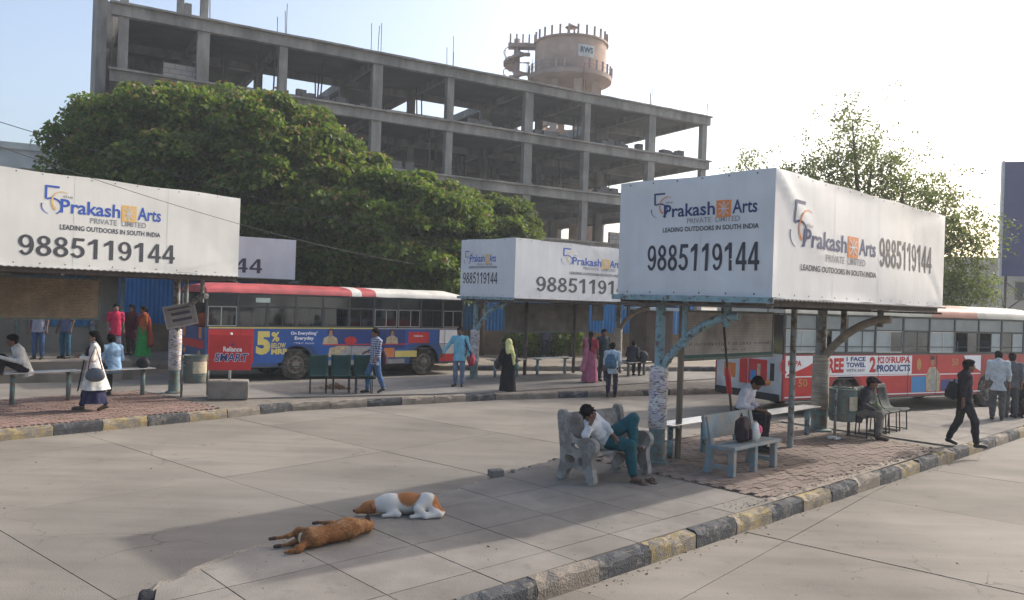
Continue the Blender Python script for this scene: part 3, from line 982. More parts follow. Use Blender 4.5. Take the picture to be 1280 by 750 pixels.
def billboard_box(label, P, deg, x0, x1, y_far, y_near, z0, z1, m, arts, seed, amp=0.012):
    t = thing('box_billboard', label, 'billboard', (P.x, P.y, z0), rz_of(deg), 'box billboards on the shelters')
    H = z1 - z0; W = x1 - x0; D = y_far - y_near
    faces = {'front': Matrix(((1, 0, 0, x0), (0, 0, -1, y_near), (0, 1, 0, 0), (0, 0, 0, 1))),
             'left': Matrix(((0, 0, -1, x0), (-1, 0, 0, y_far), (0, 1, 0, 0), (0, 0, 0, 1))),
             'right': Matrix(((0, 0, 1, x1), (1, 0, 0, y_near), (0, 1, 0, 0), (0, 0, 0, 1))),
             'back': Matrix(((-1, 0, 0, x1), (0, 0, 1, y_far), (0, 1, 0, 0), (0, 0, 0, 1)))}
    for k, (nm, M) in enumerate(faces.items()):
        w = W if nm in ('front', 'back') else D
        f = wrinkle(seed * 10 + k, w, H, amp if nm != 'back' else 0.004)
        p = tarp(t, M, w, H, m, f)
        if nm in arts: logo_art(p, M, f, *arts[nm])
        if nm in ('front', 'left'):
            nseam = 1 if nm == 'left' else 3
            for q in range(nseam):
                mb = MB(); xs_ = w * (q + 1) / (nseam + 1) + 0.17
                for r in range(20): rect(mb, xs_, xs_ + 0.007, H * r / 20, H * (r + 1) / 20)
                place(mb, M, 0.0025, f).obj('seam', mat('banner_seam', (0.50, 0.51, 0.52), 0.6), p)
            mb = MB()
            for q in range(int(w / 0.45)):
                for yy in (0.05, H - 0.05): ell(mb, 0.2 + q * 0.45, yy, 0.014, 0.014, n=8)
            place(mb, M, 0.004, f).obj('eyelets', M_RUST, p)['kind'] = 'stuff'
    # steel frame behind the cloth
    i = 0.06
    mb = MB()
    for x in np.linspace(x0 + i, x1 - i, 5):
        for y in (y_near + i, y_far - i): mb.box(x - 0.02, x + 0.02, y - 0.02, y + 0.02, 0.0, H - 0.04)
    for z in (0.02, H / 2, H - 0.06):
        for y in (y_near + i, y_far - i): mb.box(x0 + i, x1 - i, y - 0.018, y + 0.018, z, z + 0.036)
        for x in (x0 + i, x1 - i): mb.box(x - 0.018, x + 0.018, y_near + i, y_far - i, z + 0.002, z + 0.034)
    mb.obj('frame', M_RUST, t)
    # hem folded under the lower edge
    for (a, b) in (((x0, y_near - 0.004), (x1, y_near - 0.004)), ((x0 - 0.004, y_near), (x0 - 0.004, y_far))):
        mb = MB(); mb.bar((a[0], a[1], -0.012), (b[0], b[1], -0.012), 0.018, 0.03); mb.obj('hem', m, t)
    return t

def hung_board(label, P, deg, xa, xb, y, z0, z1, m, deco=None):
    t = thing('notice_board', label, 'notice board', (P.x, P.y, z0), rz_of(deg), 'boards hung under the shelter roofs')
    mb = MB(); mb.box(xa, xb, y - 0.012, y + 0.012, 0, z1 - z0); b = mb.obj('panel', m, t)
    mb = MB()
    for z in (-0.02, z1 - z0 - 0.02): mb.box(xa - 0.02, xb + 0.02, y - 0.026, y + 0.026, z, z + 0.04)
    for x in (xa - 0.02, xb - 0.02): mb.box(x, x + 0.04, y - 0.026, y + 0.026, 0.021, z1 - z0 - 0.021)
    mb.obj('frame', M_TEAL, t)
    for x in np.linspace(xa + 0.2, xb - 0.2, 3):
        mb = MB(); mb.tube([(x, y, z1 - z0 - 0.02), (x, y, 2.80 - z0)], 0.012, 6); mb.obj('hanger', M_RUST, t)
    if deco:
        Mx = Matrix(((1, 0, 0, xa), (0, 0, -1, y - 0.012), (0, 1, 0, 0), (0, 0, 0, 1)))
        deco(b, Mx, xb - xa, z1 - z0)
    return t

PAL_DARK = (M_NAVY, M_ORNG, M_NAVY, M_ORNG, M_INK)
PAL_BLUE = (M_BLU2, M_YELO, M_BLU2, M_YELO, mat('print_slate', (0.06, 0.062, 0.07), 0.5, 0.1, 3))

# --- shelter on the island in front
P1 = fl(site(820, 578, IZ))
LEN = 5.84
shelter('shelter with light blue pipe posts over the clay paver island', P1, 46, [0.0], -0.37, 6.55, 0.61, -2.12, M_BLUE, M_TEAL, roof_z=2.82)
SH1 = bpy.data.objects['bus_shelter']
# its second post is weathered grey
def second_post(t, x, m_up, m_lo, Z):
    mb = MB(); mb.tube([(x, 0, -0.04), (x, 0, 0.03), (x, 0, 0.05)], [0.26, 0.26, 0.18], 20); mb.tube([(x, 0, 0), (x, 0, 0.5)], 0.165, 20)
    p = mb.obj('pole', m_lo, t, smooth=True, angle=40)
    mb = MB(); mb.lathe([(0.17, 0.46), (0.182, 0.48), (0.172, 1.0), (0.168, 1.60), (0.08, 1.62)], 20, (x, 0, 0)); mb.obj('poster_wrap', M_BARK, p, smooth=True, angle=50)
    mb = MB(); mb.tube([(x, 0, 1.5), (x, 0, Z + 0.01)], 0.1, 16); mb.obj('upper_pipe', m_up, t, smooth=True, angle=40)
    mb = MB(); mb.tube([(x, -0.02, 1.45)] + [(x, a[1] - 0.02, a[2] - IZ + 0.05) for a in arm_curve()], 0.082, 14); mb.obj('curved_arm', mat('pipe_bare', (0.27, 0.235, 0.19), 0.8, 0.3, 6, 0.6, 40), t, smooth=True)
    for yy, zz in ((-0.46, 1.95), (-1.2, 2.3)):
        mb = MB(); mb.tube([(x, yy, zz - 0.05), (x, yy, Z + 0.01)], 0.062, 12); mb.obj('strut', m_up, t, smooth=True)
M_BARK = mat('pole_worn_wrap', (0.36, 0.32, 0.265), 0.9, 0.35, 3, 1.0, 25, stretch=(0, (1, 1, 9)))
second_post(SH1, LEN, M_GREYP, M_TEAL, 2.82 - IZ)
# slim uprights that carry the inner edge of the roof
for x, y, m in ((3.32, -0.62, M_GREYP), (0.64, 0.02, mat('timber_post', (0.2, 0.16, 0.125), 0.9, 0.3, 4, 0.5, 30, stretch=(0, (3, 3, 0.3))))):
    mb = MB(); mb.tube([(x, y, -0.02), (x, y, 2.82 - IZ + 0.01)], 0.055, 10); mb.obj('upright', m, SH1, smooth=True, angle=40)

Z0, Z1 = 2.90, 4.72
H1 = Z1 - Z0
def yb(fr_top, fr_bot, H=H1): return (H * (1 - fr_bot), H * (1 - fr_top))
LW = 2.73
left_art = ((0.86, 2.47, *yb(.225, .335)), (0.57, 2.53, *yb(.565, .79)), (0.62, 1.10, *yb(.12, .33)),
            ((1.30, 2.2, *yb(.352, .395)), (0.85, 2.5, *yb(.42, .46))), PAL_DARK)
frt_art = ((0.85, 3.50, *yb(.425, .575)), (3.66, 6.25, *yb(.375, .655)), (0.46, 1.22, *yb(.21, .585)),
           ((1.62, 3.1, *yb(.61, .67)), (0.82, 3.55, *yb(.715, .765))), PAL_DARK)
billboard_box('large white cloth box billboard with orange emblem over the clay paver island', P1, 46, -0.37, 6.55, 0.61, -2.12, Z0, Z1,
              M_VINYL, {'left': left_art, 'front': frt_art}, 3, 0.016)

def wall_writing(b, M, W, H):
    # worn, unreadable brush lettering: broken vertical and slanting strokes in two rows
    rr = random.Random(21); mb = MB()
    for a, c, z, h in ((.07, .95, .27, .085), (.40, .66, .155, .06)):
        x = W * a
        while x < W * c:
            w = rr.uniform(0.035, 0.06)
            if rr.random() < 0.86:
                for _ in range(rr.randint(2, 3)):
                    xa = x + rr.random() * w * 0.7; ya = H * z + rr.random() * H * h * 0.3; yb_ = ya + H * h * rr.uniform(0.5, 0.8); sl = rr.uniform(-0.015, 0.015)
                    poly(mb, [(xa, ya), (xa + 0.011, ya), (xa + 0.011 + sl, yb_), (xa + sl, yb_)])
                    mb.v[-4:] = [(p[0], p[1], 0.0004 * (_ + 1)) for p in mb.v[-4:]]
            x += w + 0.014
    place(mb, M, 0.003).obj('worn_lettering', M_INK, b)['kind'] = 'stuff'
    mb = MB(); rect(mb, 0.02, W - 0.02, 0.025, H * 0.10); place(mb, M, 0.002).obj('painted_band', mat('band_green', (0.05, 0.12, 0.11), 0.7), b)
    mb = MB()
    for k in range(22): rect(mb, 0.03, W - 0.03, H * (0.14 + k * 0.036), H * (0.14 + k * 0.036) + 0.004)
    place(mb, M, 0.0015).obj('ruled_lines', mat('board_rule', (0.2, 0.17, 0.15), 0.8), b)
M_BRD = mat('board_painted', (0.46, 0.44, 0.43), 0.8, 0.2, 3, 0.3, 40, stain=0.4, stain_scale=1.6)
M_BRD2 = mat('board_timetable', (0.30, 0.235, 0.165), 0.85, 0.22, 3, 0.3, 40, stain=0.4, stain_scale=1.3)
M_BRD3 = mat('board_dark', (0.20, 0.185, 0.175), 0.85, 0.25, 3, 0.3, 40, stain=0.4, stain_scale=1.3)
hung_board('ruled timetable board with faded black lettering and a green lower band', P1, 46, 1.05, 4.25, 0.30, 1.80, 2.66, M_BRD, wall_writing)

# --- shelter on the red paver island
PL = fl(site(217, 491, IZ))
SH2 = shelter('shelter with grey posts and a tilted sign over the red paver island', PL, 40, [0.0, -LEN], -7.2, 0.32, 0.54, -2.19, M_GREYP, M_TEAL, roof_z=3.01)
PL_Z0, PL_Z1 = 3.10, 4.90
HL = PL_Z1 - PL_Z0
W2 = 7.82
def s2(px):    # distance along the left billboard's face for a column of the photograph
    a, c = PL - V40 * -2.19, U40
    k = (px - 640) / FOCAL
    return (k * a.y - a.x) / (c.x - k * c.y) + 7.2
art2 = ((s2(72), s2(198), *yb(.265, .415, HL)), (s2(20), s2(218), *yb(.675, .895, HL)), (s2(48), s2(88), *yb(.135, .44, HL)),
        ((s2(110), s2(180), *yb(.44, .50, HL)), (s2(72), s2(198), *yb(.54, .595, HL))), PAL_BLUE)
billboard_box('cream cloth box billboard with blue company name over the red paver island', PL, 40, -7.2, 0.32, 0.54, -2.19, PL_Z0, PL_Z1,
              M_VINYLC, {'front': art2}, 5, 0.010)
def ruled(b, M, W, H):
    mb = MB(); rr = random.Random(11)
    for c in range(7):
        xa = 0.1 + c * (W - 0.2) / 7
        for k in range(24):
            y = H - 0.06 - k * (H - 0.1) / 24
            x = xa
            while x < xa + (W - 0.2) / 7 - 0.12:
                w = rr.uniform(0.03, 0.10)
                if rr.random() < 0.8: rect(mb, x, x + w, y, y + 0.013)
                x += w + 0.02
    place(mb, M, 0.002).obj('timetable_rows', mat('faded_ink', (0.19, 0.145, 0.105), 0.9), b)
hung_board('long brown timetable board covered in faded rows', PL, 40, -6.6, -1.72, 0.25, 2.0, 2.9, M_BRD2, ruled)

# --- middle shelter
PM = fl(site(592, 473, IZ))
SH3 = shelter('shelter with pale blue post over the grey concrete island', PM, 46, [0.0], -0.35, 8.2, 0.40, -2.10, M_BLUE, M_TEAL, roof_z=2.74)
second_post(SH3, 7.3, M_GREYP, M_GREYP, 2.74 - IZ)
for x in (2.4, 4.9):
    mb = MB(); mb.tube([(x, 0.1, -0.02), (x, 0.1, 2.74 - IZ)], 0.06, 10); mb.obj('upright', M_RUST, SH3, smooth=True)
def s3(px):
    a, c = PM + V46 * 2.10, U46
    k = (px - 640) / FOCAL
    return (k * a.y - a.x) / (c.x - k * c.y) + 0.35
PM_Z0, PM_Z1 = 2.83, 4.62
HM = PM_Z1 - PM_Z0
art3 = ((s3(714), s3(775), *yb(.235, .375, HM)), (s3(669), s3(792), *yb(.62, .88, HM)), (s3(700), s3(722), *yb(.09, .385, HM)),
        ((s3(728), s3(768), *yb(.40, .45, HM)), (s3(711), s3(776), *yb(.50, .55, HM))), PAL_BLUE)
art3l = ((0.45, 1.65, *yb(.27, .40, HM)), (0.12, 1.75, *yb(.58, .78, HM)), (0.16, 0.62, *yb(.20, .44, HM)),
         ((0.8, 1.5, *yb(.42, .46, HM)), (0.4, 1.7, *yb(.47, .51, HM))), PAL_BLUE)
billboard_box('white box billboard partly hidden by the larger one, over the grey concrete island', PM, 46, -0.35, 8.2, 0.40, -2.10, PM_Z0, PM_Z1,
              M_VINYL, {'front': art3, 'left': art3l}, 7, 0.008)
hung_board('dark brown board hung under the middle shelter roof', PM, 46, 1.5, 5.8, 0.25, 1.66, 2.66, M_BRD3, ruled)
hung_board('small grey board hung beside the dark brown one', PM, 46, 6.0, 6.6, 0.2, 2.1, 2.66, mat('board_grey', (0.22, 0.21, 0.2), 0.8))

# --- far shelter whose billboard shows between the tree and the red-roofed bus
PF = Vector((-7.9, 29.6, 0))
SHF = thing('bus_shelter', 'far shelter behind the red and white roofed bus', 'bus shelter', (PF.x - 3.6, PF.y - 2.2, IZ), rz_of(58), 'box-topped passenger shelters')
for x in (-2.5, 3.0):
    mb = MB(); mb.tube([(x, 0.8, -0.1), (x, 0.8, 2.9)], 0.1, 12); mb.obj('pole', M_GREYP, SHF, smooth=True)
mb = MB(); mb.box(-4.2, 4.2, 0.0, 1.2, 2.90, 3.0); mb.obj('roof_sheet', M_SHEET, SHF)
e1 = at(369.5, 326, 28.9)
t = thing('box_billboard', 'grey-white billboard showing the digits 144 behind the red and white roofed bus', 'billboard', (e1.x, e1.y, 0), rz_of(58), 'box billboards on the shelters')
mb = MB(); mb.box(-8.0, 0.0, 0.0, 0.9, 3.22, 4.66); b = mb.obj('banner_panel', M_VINYL, t, bevel=0.01)
M = Matrix(((1, 0, 0, -8.0), (0, 0, -1, 0), (0, 1, 0, 3.22), (0, 0, 0, 1)))
for i, d in enumerate('9885119144'):
    mb = MB(); put_digit(mb, d, 8.0 - 1.15 - 5.0 + 0.50 * i, 0.50 * 1.62, 0.18, 0.50); place(mb, M, 0.006).obj('digit', M_INK, b)

# ------------------------------------------------------------------ buses
M_TYRE = mat('tyre_rubber', (0.035, 0.033, 0.03), 0.9, 0.3, 6, 0.4, 40, wear=(0.12, 0.10, 0.08), wear_amt=0.35, wear_scale=5)
M_RIM = mat('rim_dusty', (0.20, 0.17, 0.14), 0.7, 0.3, 8)
M_BDARK = mat('bus_underside', (0.03, 0.03, 0.03), 0.9, 0.3, 5)
M_ALU = mat('window_frame_alu', (0.5, 0.5, 0.48), 0.45, 0.15, 10, metal=0.6)
M_FRDK = mat('window_frame_dark', (0.06, 0.065, 0.065), 0.5, 0.2, 10)
M_GLD = glass_mat('bus_glass_dark', (0.33, 0.36, 0.35), 0.22)
M_GLU = glass_mat('bus_glass_upper', (0.16, 0.17, 0.17), 0.35, 0.12)
M_SHADE = mat('window_shade_grey', (0.30, 0.36, 0.37), 0.35, 0.15, 2.5, spec=0.5)
M_INT = mat('bus_interior', (0.11, 0.105, 0.1), 0.9, 0.2, 4)
M_SEAT = mat('bus_seat', (0.07, 0.08, 0.13), 0.8, 0.2, 6)
M_BRED = mat('bus_roof_red', (0.44, 0.085, 0.085), 0.5, 0.22, 2.2, 0.2, 10, stain=0.25, stain_scale=1.6, coat=0.1)
M_BWHT = mat('bus_roof_white', (0.66, 0.64, 0.58), 0.5, 0.12, 2.2, 0.2, 10, stain=0.18, stain_scale=1.6)
M_BCRM = mat('bus_roof_cream', (0.50, 0.48, 0.40), 0.6, 0.2, 1.4, 0.2, 10, stain=0.3, stain_scale=1.2)
M_BODYB = mat('bus_body_blue', (0.04, 0.09, 0.22), 0.45, 0.2, 3, stain=0.25, stain_scale=1.5, coat=0.2)
M_BODYR = mat('bus_body_red', (0.36, 0.05, 0.05), 0.45, 0.18, 3, stain=0.2, stain_scale=1.5, coat=0.2)
M_BODYW = mat('bus_body_white', (0.52, 0.53, 0.52), 0.5, 0.15, 2, stain=0.3, stain_scale=1.3)
A_BLUE = mat('ad_blue', (0.03, 0.105, 0.36), 0.4, 0.12, 2, stain=0.15, stain_scale=1.5, coat=0.15)
A_DBLU = mat('ad_deep_blue', (0.025, 0.055, 0.20), 0.4, 0.12, 2, coat=0.15)
A_SKY = mat('ad_sky_blue', (0.05, 0.24, 0.50), 0.4, 0.1, 2)
A_RED = mat('ad_red', (0.55, 0.04, 0.04), 0.4, 0.12, 2, stain=0.12, stain_scale=1.5, coat=0.15)
A_ORG = mat('ad_orange', (0.62, 0.20, 0.06), 0.45, 0.15, 3)
A_YEL = mat('ad_yellow', (0.66, 0.55, 0.16), 0.45, 0.1, 3)
A_SKIN = mat('ad_skin', (0.36, 0.20, 0.13), 0.5, 0.1, 3)
A_TAN = mat('ad_tan', (0.46, 0.37, 0.24), 0.5, 0.3, 9)
A_GREY = mat('ad_grey', (0.33, 0.33, 0.32), 0.5, 0.2, 7)
A_BLK = mat('ad_black', (0.03, 0.028, 0.03), 0.5, 0.1, 3)
A_GOLD = mat('ad_gold', (0.48, 0.28, 0.09), 0.5, 0.2, 8)

SIDE = Matrix(((1, 0, 0, 0), (0, 0, -1, 0), (0, 1, 0, 0), (0, 0, 0, 1)))     # (x, z, out) -> bus side y = 0

def wheel(parent, x, y, r=0.48, s=1):
    mb = MB()
    w = 0.26
    prof = [(r * 0.58, -w / 2 + 0.02), (r * 0.80, -w / 2), (r * 0.95, -w / 2 + 0.015), (r, -w / 2 + 0.05), (r, w / 2 - 0.05), (r * 0.95, w / 2), (r * 0.58, w / 2 - 0.02)]
    mb.lathe(prof, 32, (x, y, r), 'y')
    t = mb.obj('wheel', M_TYRE, parent, smooth=True, angle=35)
    mb = MB()
    mb.lathe([(r * 0.60, -w / 2 + 0.02), (r * 0.55, -w / 2 + 0.005), (r * 0.50, -w / 2 + 0.05), (r * 0.30, -w / 2 + 0.075), (r * 0.26, -w / 2 - 0.01), (r * 0.12, -w / 2 - 0.02), (0.001, -w / 2 - 0.02)], 24, (x, y, r), 'y')
    mb.obj('rim', M_RIM, t, smooth=True, angle=35)
    mb = MB()
    for k in range(8):
        a = 2 * pi * k / 8
        mb.tube([(x + cos(a) * r * 0.4, y - w / 2 + 0.07, r + sin(a) * r * 0.4), (x + cos(a) * r * 0.4, y - w / 2 + 0.02, r + sin(a) * r * 0.4)], 0.018, 6)
    mb.obj('wheel_nuts', M_BDARK, t)

def side_outline(L, z0, z1, wheels, ra):
    pts = [(0, z1), (0, z0)]
    for wx in wheels:
        c = 0.48
        h = z0 - c
        a0 = math.asin(max(-1, min(1, h / ra)))
        pts.append((wx - ra * cos(a0), z0))
        for k in range(1, 14):
            a = (pi - a0) + (2 * a0 - pi) * k / 14
            pts.append((wx + ra * cos(a), c + ra * sin(a)))
        pts.append((wx + ra * cos(a0), z0))
    pts += [(L, z0), (L, z1)]
    return pts

def bus(label, P, deg, L, wheels, roof_parts, sill, body_m, end_m, pane_m, win_split, shade=0.0, frame_m=None, z_roof=3.0):
    t = thing('bus', label, 'bus', (P.x, P.y, 0), rz_of(deg), 'buses waiting at the stand')
    WD = 2.5; zb = 0.42
    zw1, zu0, zu1 = sill + 0.64, sill + 0.67, sill + 1.0
    zr = z_roof
    for side in (0, 1):
        mb = MB()
        M = SIDE if side == 0 else Matrix.Translation((0, WD - 0.05, 0)) @ SIDE
        mb.prism(side_outline(L, zb, sill, wheels, 0.60), -0.05, 0, M=M)
        mb.obj('body_side', body_m, t)
    for xx in (0.0, L - 0.05):
        mb = MB(); mb.box(xx, xx + 0.05, 0.051, WD - 0.051, zb, sill); mb.obj('body_end', end_m, t, bevel=0.01)
    mb = MB(); mb.box(0.06, L - 0.06, 0.06, WD - 0.06, 0.93, 0.97); mb.obj('floor', M_INT, t)
    mb = MB(); mb.box(0.5, L - 0.4, 0.35, WD - 0.35, 0.36, 0.80); mb.obj('chassis', M_BDARK, t)
    mb = MB()
    for wx in wheels: mb.box(wx - 0.62, wx + 0.62, 0.42, WD - 0.42, 0.5, 1.1)
    mb.obj('wheel_housing', M_BDARK, t)
    for wx in wheels:
        wheel(t, wx, 0.17); wheel(t, wx, WD - 0.17)
    # pillars and window belt
    n = win_split
    xs = np.linspace(0.0, L - 0.95, n + 1)
    for side in (0, 1):
        y0, y1 = (0.004, 0.056) if side == 0 else (WD - 0.056, WD - 0.004)
        mb = MB(); mb.box(0, L, y0, y1, sill + 0.001, sill + 0.05); mb.obj('belt_rail', frame_m or M_FRDK, t)
        mb = MB(); mb.box(0, L, y0, y1, zw1, zu0); mb.obj('belt_rail', frame_m or M_FRDK, t)
        mb = MB(); mb.box(0, L, y0, y1, zu1, zu1 + 0.06); mb.obj('belt_rail', frame_m or M_FRDK, t)
        for x in list(xs) + [L - 0.06]:
            for za, zc in ((sill + 0.051, zw1 - 0.001), (zu0 + 0.001, zu1 - 0.001)):
                mb = MB(); mb.box(x, x + 0.06, y0 + 0.001, y1 - 0.001, za, zc); mb.obj('pillar', M_FRDK, t)
        rr = random.Random(int(L * 10) + side)
        for i in range(n + 1):
            xa = (list(xs) + [L - 0.06])[i] + 0.06; xb = (list(xs) + [L - 0.06])[i + 1]
            yc = 0.028 if side == 0 else WD - 0.028
            mb = MB(); mb.box(xa, xb, yc - 0.004, yc + 0.004, zu0 + 0.002, zu1 - 0.002); mb.obj('upper_pane', mat('upper_pane_grey', (0.20, 0.235, 0.235), 0.3, 0.15, 2, spec=0.5) if shade else M_GLU, t)
            w = MB()
            fr = 0.022
            xm = (xa + xb) / 2 + rr.uniform(-0.05, 0.05)
            w.box(xa + 0.002, xb - 0.002, yc - 0.014, yc + 0.014, sill + 0.052, sill + 0.052 + fr)
            w.box(xa + 0.002, xb - 0.002, yc - 0.014, yc + 0.014, zw1 - fr - 0.002, zw1 - 0.002)
            for x in (xa + 0.002, xb - fr - 0.002, xm): w.box(x, x + fr, yc - 0.0135, yc + 0.0135, sill + 0.053 + fr, zw1 - fr - 0.003)
            pale = rr.random() < 0.45
            wo = w.obj('window', M_ALU if pale else M_FRDK, t)
            opened = rr.random() < 0.35
            for k, (pa, pb) in enumerate(((xa + fr, xm), (xm + fr, xb - fr))):
                if opened and k == (0 if rr.random() < .5 else 1): continue
                q = MB(); q.box(pa, pb, yc - 0.004, yc + 0.004, sill + 0.052 + fr, zw1 - fr - 0.002)
                q.obj('pane', M_SHADE if (shade and rr.random() < shade) else pane_m, wo)
            if side == 0 and shade:
                q = MB(); q.box(xa, xb, 0.002, 0.012, sill + 0.2, sill + 0.22); q.obj('guard_rail', M_FRDK, wo)
    # sheet seams of the lower panels
    mb = MB()
    for x in np.arange(1.05, L - 0.3, 1.22):
        if min(abs(x - wx) for wx in wheels) > 0.66: mb.box(x, x + 0.012, -0.011, -0.0005, zb + 0.02, sill - 0.02)
    mb.box(0.02, L - 0.02, -0.014, -0.0005, zb, zb + 0.03)
    o_ = mb.obj('panel_seams', M_FRDK, t)
    # ends: big window each
    for xx, nm in ((0.003, 'rear_window'), (L - 0.033, 'windscreen')):
        mb = MB(); mb.box(xx, xx + 0.03, 0.06, WD - 0.06, sill + 0.001, zu1); mb.obj(nm, M_GLU, t)
    for yy in (0.5, WD - 0.5):
        for xx in (-0.03, L - 0.02):
            mb = MB(); mb.lathe([(0.001, -0.02), (0.07, -0.02), (0.085, 0.0), (0.085, 0.03)], 16, (0, 0, 0))
            Mr = Matrix.Translation((xx + (0.02 if xx < 0 else 0.03), yy, 0.85)) @ Matrix.Rotation(radians(90 if xx > 0 else -90), 4, 'Y')
            mb.v = [tuple(Mr @ Vector((a, b, -c))) for a, b, c in mb.v]
            mb.obj('lamp', mat('lamp_amber', (0.6, 0.25, 0.06), 0.3), t, smooth=True)
    mb = MB(); mb.box(-0.09, -0.005, 0.1, WD - 0.1, 0.40, 0.58); mb.obj('bumper', M_BDARK, t, bevel=0.02)
    mb = MB(); mb.box(L + 0.005, L + 0.09, 0.1, WD - 0.1, 0.40, 0.60); mb.obj('bumper', M_BDARK, t, bevel=0.02)
    # roof: domed, in painted lengths
    prof = []
    for k in range(17):
        a = pi * k / 16
        prof.append((WD / 2 - cos(a) * (WD / 2 + 0.02), zu1 + 0.055 + (zr - zu1 - 0.055) * sin(a) ** 0.55))
    for x0, x1, m in roof_parts:
        mb = MB(); vs = []; fs = []
        nseg = max(2, int((x1 - x0) / 0.5))
        for i in range(nseg + 1):
            x = x0 + (x1 - x0) * i / nseg
            dip = 0.0
            e = min(x, L - x)
            if e < 0.35: dip = 0.10 * (1 - e / 0.35) ** 2
            for (y, z) in prof:
                zz = z - dip * max(0, (z - zu1) / (zr - zu1))
                vs.append((x, y, zz + 0.006 * sin(x * 5 + y * 3)))
        k_ = len(prof)
        for i in range(nseg):
            for k in range(k_ - 1):
                fs.append((i * k_ + k, i * k_ + k + 1, (i + 1) * k_ + k + 1, (i + 1) * k_ + k))
        if x0 <= 0: fs.append(tuple(range(k_)))
        if x1 >= L: fs.append(tuple(range(nseg * k_, (nseg + 1) * k_))[::-1])
        mb.add(vs, fs)
        mb.v = [(a, b, c) for a, b, c in mb.v]
        o = mb.obj('roof', m, t, smooth=True, angle=50)
    # seats
    for i in range(int((L - 2.2) / 0.8)):
        x = 0.6 + i * 0.8
        for ya, yc in ((0.12, 1.0), (1.5, 2.38)):
            mb = MB(); mb.box(x, x + 0.08, ya, yc, 1.3, 1.98); mb.box(x + 0.081, x + 0.45, ya, yc, 1.28, 1.38)
            mb.obj('seat', M_SEAT, t, bevel=0.02)
    return t

def side_s(P, deg):
    u, v = frame(deg)
    def s(px):
        k = (px - 640) / FOCAL
        return (k * P.y - P.x) / (u.x - k * u.y)
    return s

def art(parent, name, m, build, lift):
    mb = MB(); build(mb)
    return place(mb, SIDE, lift).obj(name, m, parent)

# --- red and white roofed bus at the left
wl = site(373, 475, 0); wr = site(533, 469, 0)
bd1 = (wr - wl).normalized()
deg1 = math.degrees(atan2(bd1.x, bd1.y))
s0 = side_s(wl, deg1)
L1 = s0(581) - s0(258)
Pb1 = wl + frame(deg1)[0] * s0(258)
sB = side_s(Pb1, deg1)
SILL1 = 1.64
bus1 = bus('blue bus with red and white roof and supermarket advertising along its side', Pb1, deg1, L1, [sB(373), sB(533)],
           [(0, sB(440), M_BRED), (sB(440), sB(452), M_BWHT), (sB(452), sB(470), M_BRED), (sB(470), L1, M_BWHT)], SILL1, M_BODYB, M_BODYB, M_GLD, 9)
zz0, zz1 = 0.56, SILL1 - 0.03
ad = art(bus1, 'advert', A_BLUE, lambda q: poly(q, [(sB(262), zz0), (sB(355), zz0), (sB(360), 0.98), (sB(366), 1.10), (sB(391), 1.10), (sB(396), 0.98), (sB(404), zz0), (sB(512), 0.9), (sB(515), 1.02), (sB(522), 1.14), (sB(548), 1.14), (sB(549), zz1), (sB(262), zz1)]), 0.003)
art(ad, 'print', A_RED, lambda q: rect(q, sB(262), sB(319), zz0 + 0.02, zz1 - 0.01), 0.005)
art(ad, 'print', A_BLUE, lambda q: rect(q, sB(400), sB(418), 0.9, zz1 - 0.01), 0.005)
art(ad, 'lettering', A_YEL, lambda q: put_text(q, '5', sB(322), sB(340), 0.82, 1.54, bold=0.06), 0.006)
art(ad, 'lettering', A_YEL, lambda q: put_text(q, '%', sB(341), sB(351), 1.22, 1.52, bold=0.04), 0.006)
art(ad, 'lettering', A_YEL, lambda q: put_text(q, 'BELOW', sB(341), sB(359), 1.02, 1.18, bold=0.03), 0.006)
art(ad, 'lettering', A_YEL, lambda q: put_text(q, 'MRP', sB(341), sB(361), 0.82, 1.0, bold=0.05), 0.006)
art(ad, 'lettering', M_WHT, lambda q: put_text(q, 'On Everything*', sB(365), sB(399), 1.40, 1.54, bold=0.03), 0.006)
art(ad, 'lettering', M_WHT, lambda q: put_text(q, 'Everyday', sB(370), sB(394), 1.24, 1.38, bold=0.03), 0.006)
art(ad, 'lettering', M_WHT, lambda q: put_text(q, '*T&C Apply', sB(369), sB(395), 1.13, 1.19), 0.006)
art(ad, 'print', A_DBLU, lambda q: rect(q, sB(418), sB(508), 0.95, zz1 - 0.01), 0.0045)
def ad_woman(px, sc):
    c = sB(px)
    art(ad, 'print', A_SKIN, lambda q: ell(q, c, 1.48, 0.075 * sc, 0.10 * sc), 0.008)
    art(ad, 'print', A_BLK, lambda q: arc_ribbon(q, c, 1.50, 0.085 * sc, 0.11 * sc, radians(-20), radians(200), 0.05, 0.05), 0.009)
    art(ad, 'print', A_TAN, lambda q: poly(q, [(c - 0.28 * sc, 1.12), (c - 0.24 * sc, 1.32), (c - 0.06, 1.40), (c + 0.06, 1.40), (c + 0.22 * sc, 1.32), (c + 0.26 * sc, 1.12)]), 0.007)
ad_woman(415, 1.0); ad_woman(492, 0.9)
art(ad, 'print', A_RED, lambda q: rect(q, sB(406), sB(512), 1.09, 1.125), 0.010)
art(ad, 'print', A_GREY, lambda q: poly(q, [(sB(414), 0.76), (sB(420), 0.98), (sB(440), 1.06), (sB(470), 1.04), (sB(478), 0.76)]), 0.006)
art(ad, 'print', A_TAN, lambda q: poly(q, [(sB(412), 0.72), (sB(414), 1.0), (sB(424), 1.07), (sB(438), 1.07), (sB(430), 0.9), (sB(424), 0.72)]), 0.007)
art(ad, 'print', A_RED, lambda q: ell(q, sB(440), 1.24, 0.22, 0.13), 0.008)
art(ad, 'print', A_ORG, lambda q: rect(q, sB(482), sB(495), 0.66, 0.98), 0.007)
art(ad, 'print', A_YEL, lambda q: rect(q, sB(496), sB(523), 0.66, 0.88), 0.007)
